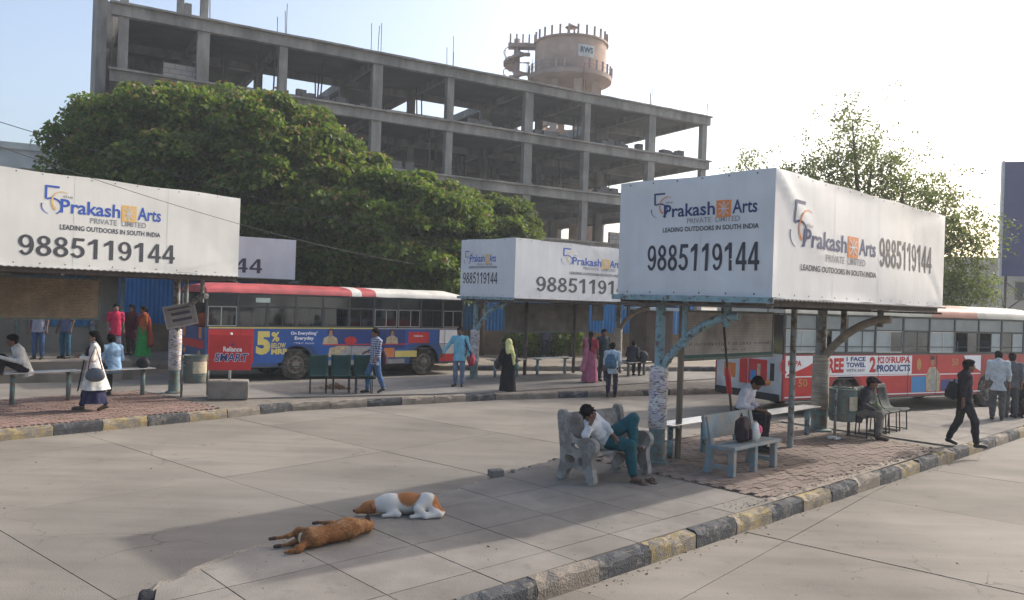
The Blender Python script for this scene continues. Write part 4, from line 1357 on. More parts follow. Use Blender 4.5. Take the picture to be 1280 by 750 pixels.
art(ad, 'print', A_RED, lambda q: rect(q, sB(512), sB(538), 1.14, 1.53), 0.006)
art(ad, 'lettering', M_WHT, lambda q: put_text(q, 'Reliance', sB(519), sB(530), 1.36, 1.42, bold=0.03), 0.008)
art(bus1, 'print', M_WHT, lambda q: rect(q, sB(551), sB(573), 1.12, 1.60), 0.004)
art(bus1, 'print', M_BODYW, lambda q: poly(q, [(sB(551), 1.1), (sB(557), 0.75), (sB(578), 0.75), (sB(578), 1.1)]), 0.003)
art(bus1, 'print', A_RED, lambda q: rect(q, sB(552), sB(578), 0.48, 0.74), 0.003)
art(bus1, 'trim', A_YEL, lambda q: rect(q, 0.1, sB(468), SILL1 - 0.018, SILL1 + 0.02), 0.007)
art(bus1, 'trim', M_ALU, lambda q: rect(q, sB(469), L1 - 0.1, SILL1 - 0.018, SILL1 + 0.012), 0.007)
mb = MB(); mb.box(sB(320), sB(338), -0.006, 0.0, 2.42, 2.56); mb.obj('route_plate', mat('plate_pale', (0.45, 0.55, 0.5), 0.5), bus1)
mb = MB(); mb.box(sB(404), sB(508), -0.012, 0.0, 0.44, 0.60); mb.obj('skirt_panel', mat('skirt_grey', (0.25, 0.25, 0.25), 0.6, 0.2, 4), bus1)
# rear end paint and lamps of that bus (seen past the shelter post)
ENDM = Matrix(((0, 0, -1, 0), (-1, 0, 0, 2.5), (0, 1, 0, 0), (0, 0, 0, 1)))
for a, b, c, d, m in ((0.1, 2.4, 1.0, 1.25, A_RED), (0.25, 0.55, 1.3, 1.75, A_ORG), (1.9, 2.2, 1.3, 1.75, A_ORG)):
    mb = MB(); rect(mb, a, b, c, d - (0.12 if m is A_ORG else 0)); place(mb, ENDM, 0.006).obj('print', m, bus1)

# --- red and white bus at the right
cr = site(978, 502, 0.42)
cr = Vector((cr.x, cr.y, 0))
deg2 = 63
sR = side_s(cr, deg2)
SILL2 = 1.60
L2 = 11.0
bus2 = bus('white and red bus with innerwear advertising behind the clay paver island', cr, deg2, L2, [2.6 - 0.35, sR(1240)],
           [(0, sR(1165), M_BCRM), (sR(1165), sR(1222), mat('bus_roof_patch', (0.42, 0.20, 0.14), 0.6, 0.2, 2)), (sR(1222), L2, M_BCRM)], SILL2, M_BODYR, M_BODYW, M_GLD, 9, shade=0.62, z_roof=3.02)
ra, rb = 0.50, SILL2 - 0.02
adr = art(bus2, 'advert', A_RED, lambda q: poly(q, [(0.05, ra), (1.6, ra), (1.65, 0.9), (1.9, 1.1), (2.6, 1.1), (2.85, 0.9), (2.9, ra), (sR(1225), ra), (sR(1228), rb), (0.05, rb)]), 0.003)
art(adr, 'trim', M_WHT, lambda q: rect(q, 0.06, sR(1228), ra + 0.0, ra + 0.03), 0.006)
art(adr, 'trim', M_WHT, lambda q: rect(q, 0.06, sR(1228), 1.02, 1.05), 0.006)
art(adr, 'print', M_WHT, lambda q: poly(q, [(0.06, rb - 0.01), (sR(1023), rb - 0.01)] + [(sR(1023) * (1 - k / 8), rb - 0.05 - 0.46 * (k / 8) ** 0.55) for k in range(1, 8)] + [(0.06, rb - 0.55)]), 0.006)
art(adr, 'lettering', A_RED, lambda q: put_text(q, 'RUPA', sR(987), sR(1004), rb - 0.27, rb - 0.13, bold=0.04), 0.009)
art(adr, 'lettering', A_RED, lambda q: arc_ribbon(q, sR(982.5), rb - 0.28, 0.11, 0.16, radians(70), radians(310), 0.05, 0.07), 0.009)
art(adr, 'lettering', A_GOLD, lambda q: put_text(q, '50', sR(1001), sR(1012), 0.78, 0.98, bold=0.01), 0.007)
art(adr, 'trim', M_WHT, lambda q: rect(q, sR(1025), sR(1028), 1.05, rb), 0.006)
art(adr, 'print', M_WHT, lambda q: rect(q, sR(1030), sR(1142), 1.06, rb - 0.01), 0.006)
art(adr, 'lettering', A_RED, lambda q: put_text(q, 'FREE', sR(1031), sR(1057), 1.12, rb - 0.07, bold=0.05), 0.009)
for s, a, b, z0_, z1_, m in (('1 FACE', 1060, 1084, .40, .52, A_DBLU), ('TOWEL', 1060, 1084, .24, .37, A_DBLU), ('WITH ANY', 1060, 1084, .12, .20, M_INKG),
                          ('2', 1089, 1097, .10, .52, A_RED), ('PCS OF', 1099, 1115, .34, .52, A_RED), ('RUPA', 1116, 1140, .34, .52, A_RED), ('PRODUCTS', 1098, 1140, .11, .30, A_DBLU)):
    art(adr, 'lettering', m, lambda q: put_text(q, s, sR(a), sR(b), SILL2 - 0.58 + z0_ * 1.0, SILL2 - 0.58 + z1_ * 1.0, bold=0.04), 0.009)
art(adr, 'print', A_GOLD, lambda q: ell(q, sR(1151), 1.32, 0.09, 0.17), 0.007)
art(adr, 'print', A_SKIN, lambda q: ell(q, sR(1168), 1.40, 0.09, 0.13), 0.007)
art(adr, 'print', A_BLK, lambda q: ell(q, sR(1167.5), 1.50, 0.10, 0.06), 0.009)
art(adr, 'print', A_TAN, lambda q: poly(q, [(sR(1161), 0.55), (sR(1160), 1.0), (sR(1164), 1.24), (sR(1172), 1.24), (sR(1178), 1.0), (sR(1177), 0.55)]), 0.008)
art(adr, 'print', A_GREY, lambda q: poly(q, [(sR(1166), 0.56), (sR(1166.5), 1.2), (sR(1170.5), 1.2), (sR(1172), 0.56)]), 0.010)
art(adr, 'print', A_SKY, lambda q: rect(q, sR(1142), sR(1160), 0.54, 0.98), 0.007)
art(adr, 'print', A_DBLU, lambda q: rect(q, sR(1179), sR(1205), 0.56, 0.88), 0.007)
art(adr, 'lettering', A_GOLD, lambda q: put_text(q, '50', sR(1192), sR(1200), 1.28, 1.48, bold=0.01), 0.007)
art(adr, 'print', M_WHT, lambda q: poly(q, [(sR(1206), rb - 0.01), (sR(1212), 1.35), (sR(1228), 1.1), (sR(1228), rb - 0.01)]), 0.007)
art(adr, 'lettering', A_RED, lambda q: arc_ribbon(q, sR(1236), 1.3, 0.15, 0.2, radians(70), radians(310), 0.06, 0.08), 0.009)
# end panel of that bus: posters
for a, b, c, d, m in ((0.35, 0.80, 0.86, 1.25, A_ORG), (0.95, 1.25, 0.75, 1.42, A_RED), (1.28, 1.95, 0.75, 1.42, A_RED), (1.36, 1.56, 0.85, 1.12, A_SKY), (1.6, 1.72, 0.85, 1.3, A_TAN), (2.05, 2.2, 0.9, 1.35, A_BLK)):
    mb = MB(); rect(mb, a, b, c, d); place(mb, ENDM, 0.008 if m in (A_SKY, A_TAN) else 0.005).obj('poster', m, bus2)

# ------------------------------------------------------------------ benches
M_CAST = mat('cast_concrete_bench', (0.30, 0.285, 0.265), 0.85, 0.2, 3, 0.7, 45, wear=(0.20, 0.185, 0.165), wear_amt=0.5, wear_scale=5)
M_BLBN = mat('bench_blue_paint', (0.20, 0.265, 0.29), 0.75, 0.18, 4, 0.6, 45, wear=(0.27, 0.25, 0.225), wear_amt=0.42, wear_scale=6)
YZ = lambda x: Matrix(((0, 0, 1, x), (1, 0, 0, 0), (0, 1, 0, 0), (0, 0, 0, 1)))     # (y, z, out) -> plane x
def smooth_loop(pts, it=2):
    for _ in range(it):
        out = []
        for i in range(len(pts)):
            a, b = pts[i], pts[(i + 1) % len(pts)]
            out.append((a[0] * .75 + b[0] * .25, a[1] * .75 + b[1] * .25)); out.append((a[0] * .25 + b[0] * .75, a[1] * .25 + b[1] * .75))
        pts = out
    return pts

# arm-chair style cast bench: local x along the seat, +y towards the back
f_l = site(742, 609, IZ); f_r = site(815, 594, IZ)
bu = (f_r - f_l).normalized()
BW = (f_r - f_l).length
BENCH1 = thing('park_bench', 'grey cast concrete bench with scrolled arms, a man asleep on it', 'bench', (f_l.x, f_l.y, IZ), atan2(bu.y, bu.x))
prof = [(0.0, 0.0), (0.14, 0.0), (0.16, 0.12), (0.24, 0.19), (0.46, 0.19), (0.54, 0.12), (0.56, 0.0), (0.72, 0.0), (0.72, 0.10), (0.655, 0.22), (0.66, 0.42), (0.70, 0.66), (0.74, 0.90), (0.72, 0.985),
        (0.64, 1.0), (0.59, 0.95), (0.56, 0.80), (0.53, 0.68), (0.44, 0.60), (0.33, 0.61), (0.18, 0.655), (0.06, 0.65), (-0.02, 0.58), (-0.015, 0.48), (0.05, 0.42), (0.06, 0.30), (0.02, 0.15)]
holes = [smooth_loop([(0.26, 0.46), (0.46, 0.48), (0.44, 0.555), (0.36, 0.545)], 1), smooth_loop([(0.22, 0.25), (0.30, 0.25), (0.30, 0.36), (0.22, 0.36)], 2),
         smooth_loop([(0.37, 0.26), (0.56, 0.26), (0.56, 0.38), (0.37, 0.36)], 1)]
for x in (0.0, BW - 0.09):
    mb = MB(); mb.prism(smooth_loop(prof, 2), 0, 0.09, [h[::-1] for h in holes], M=YZ(x)); mb.obj('side_panel', M_CAST, BENCH1, bevel=0.008)
def plank(x0, x1, outline, name, m, parent, bev=0.01):
    mb = MB(); mb.prism(outline, x0, x1, M=YZ(0)); return mb.obj(name, m, parent, bevel=bev)
for k in range(3):
    y = 0.06 + k * 0.165
    z = 0.445 - k * 0.018
    plank(0.088, BW - 0.088, [(y, z - 0.05), (y + 0.15, z - 0.068), (y + 0.155, z - 0.016), (y, z)], 'seat', M_CAST, BENCH1)
plank(0.088, BW - 0.088, [(0.545, 0.55), (0.60, 0.54), (0.70, 0.93), (0.645, 0.95)], 'backrest', M_CAST, BENCH1, 0.015)
mb = MB(); mb.box(0.088, BW - 0.088, 0.60, 0.655, 0.22, 0.36); mb.obj('stretcher', M_CAST, BENCH1, bevel=0.01)

# light blue bench without arms
f_l = site(917, 598, IZ); f_r = site(971, 584, IZ)
bu2 = (f_r - f_l).normalized(); BW2 = 1.42
BENCH2 = thing('park_bench', 'light blue painted concrete bench with worn back carrying two bags', 'bench', (f_l.x, f_l.y, IZ), atan2(bu2.y, bu2.x))
for x in (0.02, BW2 * 0.5 - 0.04, BW2 - 0.11):
    mb = MB(); mb.box(x, x + 0.09, 0.02, 0.12, 0, 0.40); mb.obj('leg', M_BLBN, BENCH2, bevel=0.012)
    if x < 0.1 or x > 1.2:
        plank(x, x + 0.09, [(0.44, 0), (0.56, 0), (0.50, 0.2), (0.49, 0.42), (0.58, 0.84), (0.50, 0.86), (0.40, 0.42), (0.40, 0.2)], 'back_leg', M_BLBN, BENCH2)
        mb = MB(); mb.box(x + 0.01, x + 0.08, 0.121, 0.43, 0.08, 0.15); mb.obj('stretcher', M_BLBN, BENCH2, bevel=0.008)
plank(-0.02, BW2 + 0.02, [(-0.02, 0.405), (0.43, 0.385), (0.43, 0.435), (-0.02, 0.46)], 'seat', M_BLBN, BENCH2, 0.012)
plank(-0.03, BW2 - 0.1, [(0.455, 0.52), (0.50, 0.51), (0.575, 0.86), (0.525, 0.88)], 'backrest', M_BLBN, BENCH2, 0.012)

def steel_bench(label, P, deg, x0, x1, y, h=0.56, m=None):
    t = thing('steel_bench', label, 'bench', (P.x, P.y, IZ), rz_of(deg), 'steel plank benches between shelter posts')
    for k in range(3):
        yy = y - 0.19 + k * 0.13
        mb = MB(); mb.box(x0, x1, yy, yy + 0.12, h, h + 0.022); mb.obj('seat_plank', M_STEEL, t, bevel=0.004)
    for x in (x0 + 0.22, x1 - 0.22):
        mb = MB(); mb.tube([(x, y, -0.03), (x, y, h)], 0.05, 12); mb.obj('leg', m or M_BLUE, t, smooth=True)
        mb = MB(); mb.box(x - 0.03, x + 0.03, y - 0.17, y + 0.17, h - 0.045, h - 0.001); mb.obj('bracket', m or M_BLUE, t)
    return t
steel_bench('steel plank bench beside the poster-covered blue post', P1, 46, 0.30, 1.75, 0.10)
steel_bench('steel plank bench with a man in white shirt, before the worn round post', P1, 46, 2.05, 5.25, -0.12, 0.56)
steel_bench('steel plank bench under the brown timetable board', PL, 40, -3.75, -2.2, 0.0, 0.65, M_TEAL)
steel_bench('steel plank bench with a man in a blue shirt by the poster post', PL, 40, -1.9, -0.55, 0.0, 0.63, M_TEAL)
steel_bench('blue-legged bench behind the woman in the black gown', PM, 46, 0.75, 2.2, 0.05, 0.55)
steel_bench('blue-legged bench near the woman in the pink sari', PM, 46, 2.75, 4.6, 0.05, 0.55)

# ------------------------------------------------------------------ seats in rows
def chair_row(label, o, rz, n, m_shell, grp):
    t = thing('chair_row', label, 'chairs', (o.x, o.y, IZ), rz, grp)
    M_LEG = mat('chair_leg_black', (0.03, 0.03, 0.03), 0.5, 0.2, 5)
    for k in range(n):
        x = k * 0.58
        mb = MB(); cols = 7; vs = []
        path = [(-0.40, 0.44), (-0.34, 0.46), (-0.06, 0.43), (0.02, 0.47), (0.07, 0.62), (0.15, 0.92), (0.17, 0.95)]
        for (y, z) in path:
            for c in range(cols):
                a = c / (cols - 1) - 0.5
                vs.append((x + a * 0.50, y - 0.05 * (1 - abs(a * 2) ** 2) * 0 + 0.03 * (1 - (a * 2) ** 2) * (z > 0.5), z + 0.02 * (a * 2) ** 2))
        fs = [(i * cols + c, i * cols + c + 1, (i + 1) * cols + c + 1, (i + 1) * cols + c) for i in range(len(path) - 1) for c in range(cols - 1)]
        mb.add(vs, fs)
        o_ = mb.obj('seat_shell', m_shell, t, smooth=True)
        s = o_.modifiers.new('thick', 'SOLIDIFY'); s.thickness = 0.014
        for c in range(8):
            a = (c - 3.5) / 8
            mb = MB(); mb.bar((x + a * 0.5, 0.055 + 0.03 * (1 - (2 * a) ** 2), 0.55), (x + a * 0.5, 0.135 + 0.03 * (1 - (2 * a) ** 2), 0.88), 0.014, 0.012); mb.obj('rib', m_shell, o_)
        for xx in (-0.2, 0.2):
            mb = MB(); mb.tube([(x + xx, 0.02, 0.45), (x + xx, 0.04, -0.01)], 0.014, 8); mb.obj('leg', M_LEG, t)
            mb = MB(); mb.tube([(x + xx, -0.34, 0.44), (x + xx, -0.36, -0.01)], 0.014, 8); mb.obj('leg', M_LEG, t)
        mb = MB(); mb.tube([(x - 0.2, 0.04, 0.02), (x - 0.2, -0.36, 0.02)], 0.012, 6); mb.tube([(x + 0.2, 0.04, 0.02), (x + 0.2, -0.36, 0.02)], 0.012, 6); mb.obj('skid', M_LEG, t)
    mb = MB(); mb.box(-0.3, (n - 1) * 0.58 + 0.3, -0.2, -0.15, 0.36, 0.41); mb.obj('beam', M_LEG, t)
    return t
M_CGRN = mat('chair_green', (0.012, 0.045, 0.038), 0.55, 0.15, 5, spec=0.2)
M_CBLK = mat('chair_black', (0.03, 0.04, 0.04), 0.75, 0.15, 5, spec=0.1)
c1 = site(397, 490, IZ)
chair_row('row of three dark green moulded seats on the grey concrete island', c1, radians(16), 3, M_CGRN, 'seat rows')
c2 = site(1080, 541, IZ) - U46 * 0.55
chair_row('row of black seats behind the seated man in a cap', c2, radians(44), 4, M_CBLK, 'seat rows')

# ------------------------------------------------------------------ bins, signs and loose things
def litter_bin(label, p, rz, sc=1.0):
    t = thing('litter_bin', label, 'bin', (p.x, p.y, IZ), rz, 'drum litter bins')
    m = mat('bin_green', (0.12, 0.17, 0.155), 0.6, 0.2, 5, 0.3, 30, wear=(0.2, 0.16, 0.12), wear_amt=0.35)
    mb = MB(); mb.lathe([(0.001, 0.33), (0.24, 0.33), (0.25, 0.36), (0.26, 0.95), (0.275, 0.96), (0.275, 0.985), (0.245, 0.985), (0.235, 0.40)], 24); mb.obj('drum', m, t, smooth=True, angle=40)
    for z in (0.5, 0.8):
        mb = MB(); mb.lathe([(0.256, z), (0.272, z + 0.01), (0.256, z + 0.02)], 24); mb.obj('rib', m, t, smooth=True)
    for s in (-1, 1):
        mb = MB(); mb.tube([(s * 0.33, 0, -0.02), (s * 0.33, 0, 0.98)], 0.028, 8); mb.obj('post', M_GREYP, t, smooth=True)
        mb = MB(); mb.tube([(s * 0.33, 0, 0.75), (s * 0.24, 0, 0.75)], 0.02, 8); mb.obj('pivot', M_GREYP, t)
    mb = MB()
    vs = []; n = 8
    for k in range(n + 1):
        a = radians(-130 + 80 * k / n)
        for z in (0.56, 0.84): vs.append((cos(a) * 0.277, sin(a) * 0.277, z))
    mb.add(vs, [(2 * k, 2 * k + 2, 2 * k + 3, 2 * k + 1) for k in range(n)]); mb.obj('label_sticker', mat('sticker_cream', (0.5, 0.46, 0.33), 0.6, 0.3, 12), t)
    return t
pb = site(243, 495, IZ)
litter_bin('green drum litter bin on posts beside the poster-covered post', pb, radians(50))
pb = site(1052, 546, IZ)
litter_bin('green drum litter bin on posts beside the man in a cap', pb, radians(44))

# tilted sign on the left shelter's post
PLs = PL + Vector((0.26, -0.50, 0))
t = thing('hanging_sign', 'small tilted grey sign board tied to the poster post', 'sign', (PLs.x, PLs.y, 1.62 + IZ), rz_of(66))
Rm = Matrix.Translation((0.05, -0.05, 0.30)) @ Matrix.Rotation(radians(-13), 4, 'Y')
def rot_box(q, *a):
    w = MB().box(*a); q.add([Rm @ Vector(p) for p in w.v], w.f)
mb = MB(); rot_box(mb, -0.33, 0.33, -0.02, 0.02, -0.24, 0.24); b = mb.obj('panel', mat('sign_grey', (0.22, 0.2, 0.19), 0.7, 0.25, 6), t)
mb = MB()
for a in ((-0.36, 0.36, -0.035, 0.035, 0.241, 0.27), (-0.36, 0.36, -0.035, 0.035, -0.27, -0.241), (-0.36, -0.331, -0.034, 0.034, -0.24, 0.24), (0.331, 0.36, -0.034, 0.034, -0.24, 0.24)): rot_box(mb, *a)
mb.obj('frame', mat('sign_frame', (0.33, 0.31, 0.29), 0.6, 0.2, 6), t)
mb = MB(); rot_box(mb, -0.2, 0.22, -0.024, -0.0205, 0.02, 0.09); rot_box(mb, -0.2, 0.24, -0.024, -0.0205, -0.13, -0.06); rot_box(mb, -0.26, 0.26, -0.024, -0.0205, 0.16, 0.2)
mb.obj('lettering', M_INK, b)
mb = MB(); mb.tube([(0.0, 0.12, -0.1), (0.0, 0.12, 0.35)], 0.015, 6); mb.tube([(-0.05, 0.5, 0.2), (0.0, 0.12, 0.25)], 0.014, 6); mb.tube([(0.0, 0.12, 0.3), (0.03, -0.06, 0.3)], 0.012, 6); mb.obj('tie_bracket', M_RUST, t)

# red panel on a post in a concrete block
pk = site(285, 497, IZ)
t = thing('advert_stand', 'red supermarket sign panel on a post set in a concrete block', 'sign', (pk.x, pk.y, IZ), rz_of(72))
mb = MB(); mb.box(-0.46, 0.46, -0.26, 0.26, -0.02, 0.42); mb.obj('concrete_block', mat('block_concrete', (0.22, 0.195, 0.165), 0.95, 0.3, 3, 0.8, 30), t, bevel=0.03)
mb = MB(); mb.tube([(0.02, 0, 0.4), (0.02, 0, 1.55)], 0.032, 10); mb.obj('post', mat('post_pale', (0.45, 0.47, 0.45), 0.5), t, smooth=True)
mb = MB(); mb.box(-0.46, 0.50, -0.055, -0.033, 0.66, 1.50); b = mb.obj('panel', A_RED, t, bevel=0.004)
Mp = Matrix(((1, 0, 0, 0), (0, 0, -1, -0.055), (0, 1, 0, 0), (0, 0, 0, 1)))
mb = MB(); put_text(mb, 'Reliance', -0.14, 0.28, 1.10, 1.22, bold=0.03); place(mb, Mp, 0.003).obj('lettering', M_WHT, b)
mb = MB(); put_text(mb, 'SMART', -0.34, 0.44, 0.86, 1.07, bold=0.05, shear=0.15); place(mb, Mp, 0.0025).obj('lettering', M_WHT, b)
mb = MB(); put_text(mb, 'SMART', -0.33, 0.43, 0.87, 1.06, bold=0.02, shear=0.15); place(mb, Mp, 0.005).obj('lettering', A_DBLU, b)
mb = MB(); poly(mb, [(0.02, 1.23), (0.07, 1.32), (0.12, 1.23), (0.07, 1.26)]); place(mb, Mp, 0.003).obj('emblem', A_DBLU, b)

# loose bricks, wrapper, stick
for i, (px, py, l) in enumerate(((620, 595, 'larger broken grey brick lying behind the sleeper\'s bench'), (641, 590, 'small brick chip lying behind the sleeper\'s bench'))):
    p = site(px, py, IZ); s = 1.0 if i == 0 else 0.45
    mb = MB(); mb.box(-0.11 * s, 0.11 * s, -0.06 * s, 0.06 * s, 0, 0.09 * s)
    mb.v = [(a + random.gauss(0, 0.006), b + random.gauss(0, 0.006), c + (random.gauss(0, 0.006) if c > 0 else -0.003)) for a, b, c in mb.v]
    o = mb.obj('loose_brick', mat('brick_grey', (0.2, 0.18, 0.16), 0.95, 0.3, 9, 0.8, 40), bevel=0.008)
    o.location = (p.x, p.y, IZ); o.rotation_euler = (0, 0, radians(30 + 60 * i)); tag(o, l, 'brick')
p = site(1042, 549, IZ)
sf = Soft(0.03).cone((-0.1, 0, 0.03), (0.05, 0.03, 0.035), 0.035, 0.03).cone((0.0, -0.08, 0.02), (0.12, 0.0, 0.025), 0.025)
o = sf.obj('crumpled_wrapper', mat('paper_white', (0.6, 0.57, 0.5), 0.8), None, 0.012); o.location = (p.x, p.y, IZ); tag(o, 'crumpled white paper at the foot of the worn round post', 'litter')
# leaning stick wrapped in a red leaflet
pst = P1 + U46 * 2.4 + V46 * -0.05
t = thing('leaning_pole', 'thin leaning pole wrapped with a red leaflet under the timetable board', 'pole', (pst.x, pst.y, IZ), rz_of(46))
mb = MB(); mb.tube([(0.12, 0, -0.02), (-0.12, 0.05, 1.3), (-0.3, 0.1, 2.54)], 0.022, 8); mb.obj('stick', M_RUST, t, smooth=True)
mb = MB(); mb.tube([(-0.06, 0.038, 0.98), (-0.12, 0.05, 1.3), (-0.15, 0.06, 1.45)], [0.05, 0.055, 0.03], 8); mb.obj('leaflet', A_RED, t)
# dry leaves heap under the green seats
p = site(418, 486, IZ)
mb = MB(); rr = random.Random(4)
for k in range(160):
    c = Vector((rr.gauss(0, 0.25), rr.gauss(0, 0.10), 0)); c.z = max(0, 0.16 - c.length * 0.35) * rr.random() + 0.01
    a = Vector((rr.gauss(0, 1), rr.gauss(0, 1), rr.gauss(0, 0.6))).normalized() * 0.05; b_ = Vector((rr.gauss(0, 1), rr.gauss(0, 1), rr.gauss(0, 0.6))).normalized() * 0.03
    mb.add([c - a, c - b_, c + a, c + b_], [(0, 1, 2, 3)])
o = mb.obj('dry_leaves', mat('dry_leaf', (0.16, 0.09, 0.045), 0.9, 0.4, 20)); o.location = (p.x, p.y, IZ); tag(o, 'heap of dry brown leaves under the green seats', 'leaves', kind='stuff')

# ------------------------------------------------------------------ people
M_SKIN = mat('skin_brown', (0.17, 0.088, 0.055), 0.6, 0.08, 6, spec=0.3)
M_SKIN2 = mat('skin_light_brown', (0.27, 0.15, 0.10), 0.6, 0.08, 6, spec=0.3)
M_HAIR = mat('hair_black', (0.010, 0.008, 0.008), 0.85, 0.3, 20, 0.5, 80, spec=0.08)
M_EYE = mat('eye_dark', (0.02, 0.015, 0.015), 0.3)
M_LIP = mat('lip_brown', (0.16, 0.06, 0.05), 0.6)
M_SHOE = mat('shoe_black', (0.025, 0.024, 0.024), 0.5)
M_SAND = mat('sandal_brown', (0.09, 0.06, 0.045), 0.7)

V3 = lambda *a: np.array(a, float)
STAND = dict(pel=V3(0, 0, 0.95), chest=V3(0, 0.0, 1.24), neck=V3(0, -0.01, 1.43), head=V3(0, 0.02, 1.565),
             shR=V3(0.18, -0.01, 1.38), shL=V3(-0.18, -0.01, 1.38), elR=V3(0.225, -0.03, 1.11), elL=V3(-0.225, -0.03, 1.11),
             wrR=V3(0.235, 0.06, 0.87), wrL=V3(-0.235, 0.06, 0.87), hiR=V3(0.09, 0, 0.91), hiL=V3(-0.09, 0, 0.91),
             knR=V3(0.10, 0.02, 0.50), knL=V3(-0.10, 0.02, 0.50), anR=V3(0.10, -0.02, 0.085), anL=V3(-0.10, -0.02, 0.085),
             toR=V3(0.12, 0.14, 0.03), toL=V3(-0.12, 0.14, 0.03))
def walk(stride=0.28, arm=0.14):
    d = dict(STAND)
    d.update(knR=V3(0.09, 0.16, 0.50), anR=V3(0.09, stride, 0.085), toR=V3(0.10, stride + 0.16, 0.035),
             knL=V3(-0.09, -0.06, 0.49), anL=V3(-0.09, -stride - 0.04, 0.14), toL=V3(-0.10, -stride + 0.10, 0.035),
             wrR=V3(0.24, -arm, 0.89), elR=V3(0.23, -0.10, 1.12), wrL=V3(-0.24, arm + 0.06, 0.92), elL=V3(-0.23, 0.02, 1.11))
    for k in ('pel', 'hiR', 'hiL', 'chest', 'neck', 'head', 'shR', 'shL'): d[k] = d[k] - V3(0, 0, 0.03)
    return d
def sit(h=0.55, lean=0.05, knee=0.42):
    d = dict(STAND)
    dz = h + 0.09 - 0.95
    for k in ('pel', 'chest', 'neck', 'head', 'shR', 'shL', 'elR', 'elL', 'wrR', 'wrL', 'hiR', 'hiL'): d[k] = d[k] + V3(0, 0, dz)
    for k, f in (('chest', 0.5), ('neck', 0.9), ('head', 1.15), ('shR', 0.85), ('shL', 0.85), ('elR', 0.6), ('elL', 0.6)): d[k] = d[k] + V3(0, lean * f * 2, -lean * f * 0.3)
    z = h + 0.06
    d.update(knR=V3(0.12, knee, z), knL=V3(-0.12, knee, z), anR=V3(0.12, knee - 0.02, 0.085), anL=V3(-0.12, knee - 0.02, 0.085),
             toR=V3(0.13, knee + 0.15, 0.03), toL=V3(-0.13, knee + 0.15, 0.03), wrR=V3(0.13, knee - 0.12, z + 0.10), wrL=V3(-0.13, knee - 0.12, z + 0.10),
             elR=V3(0.24, 0.10, d['chest'][2] - 0.12), elL=V3(-0.24, 0.10, d['chest'][2] - 0.12))
    return d

def unit(v): return v / max(np.linalg.norm(v), 1e-9)
def hand(mb, wr, el, side, s=1.0, curl=0.5, to=None):
    d = unit(wr - el) if to is None else unit(to)
    ref = V3(0, 0, 1) if abs(d[2]) < 0.7 else V3(0, 1, 0)
    a = unit(np.cross(d, ref)); b = np.cross(a, d)
    palm = wr + d * 0.085 * s
    for k in range(4):
        o = palm + a * (k - 1.5) * 0.019 * s
        l = (0.068, 0.078, 0.074, 0.058)[k] * s
        m1 = o + d * l * 0.5 - b * 0.008; e = m1 + (d * (1 - curl) - b * curl) * l * 0.55
        mb.tube([o - d * 0.02, m1, e], [0.0095 * s, 0.009 * s, 0.0065 * s], 6)
    o = wr + d * 0.035 * s + a * 0.035 * s * side
    mb.tube([o - a * 0.02 * side, o + d * 0.03 + a * 0.02 * side, o + d * 0.06 + a * 0.022 * side - b * 0.01], [0.012 * s, 0.011 * s, 0.007 * s], 6)
    return palm

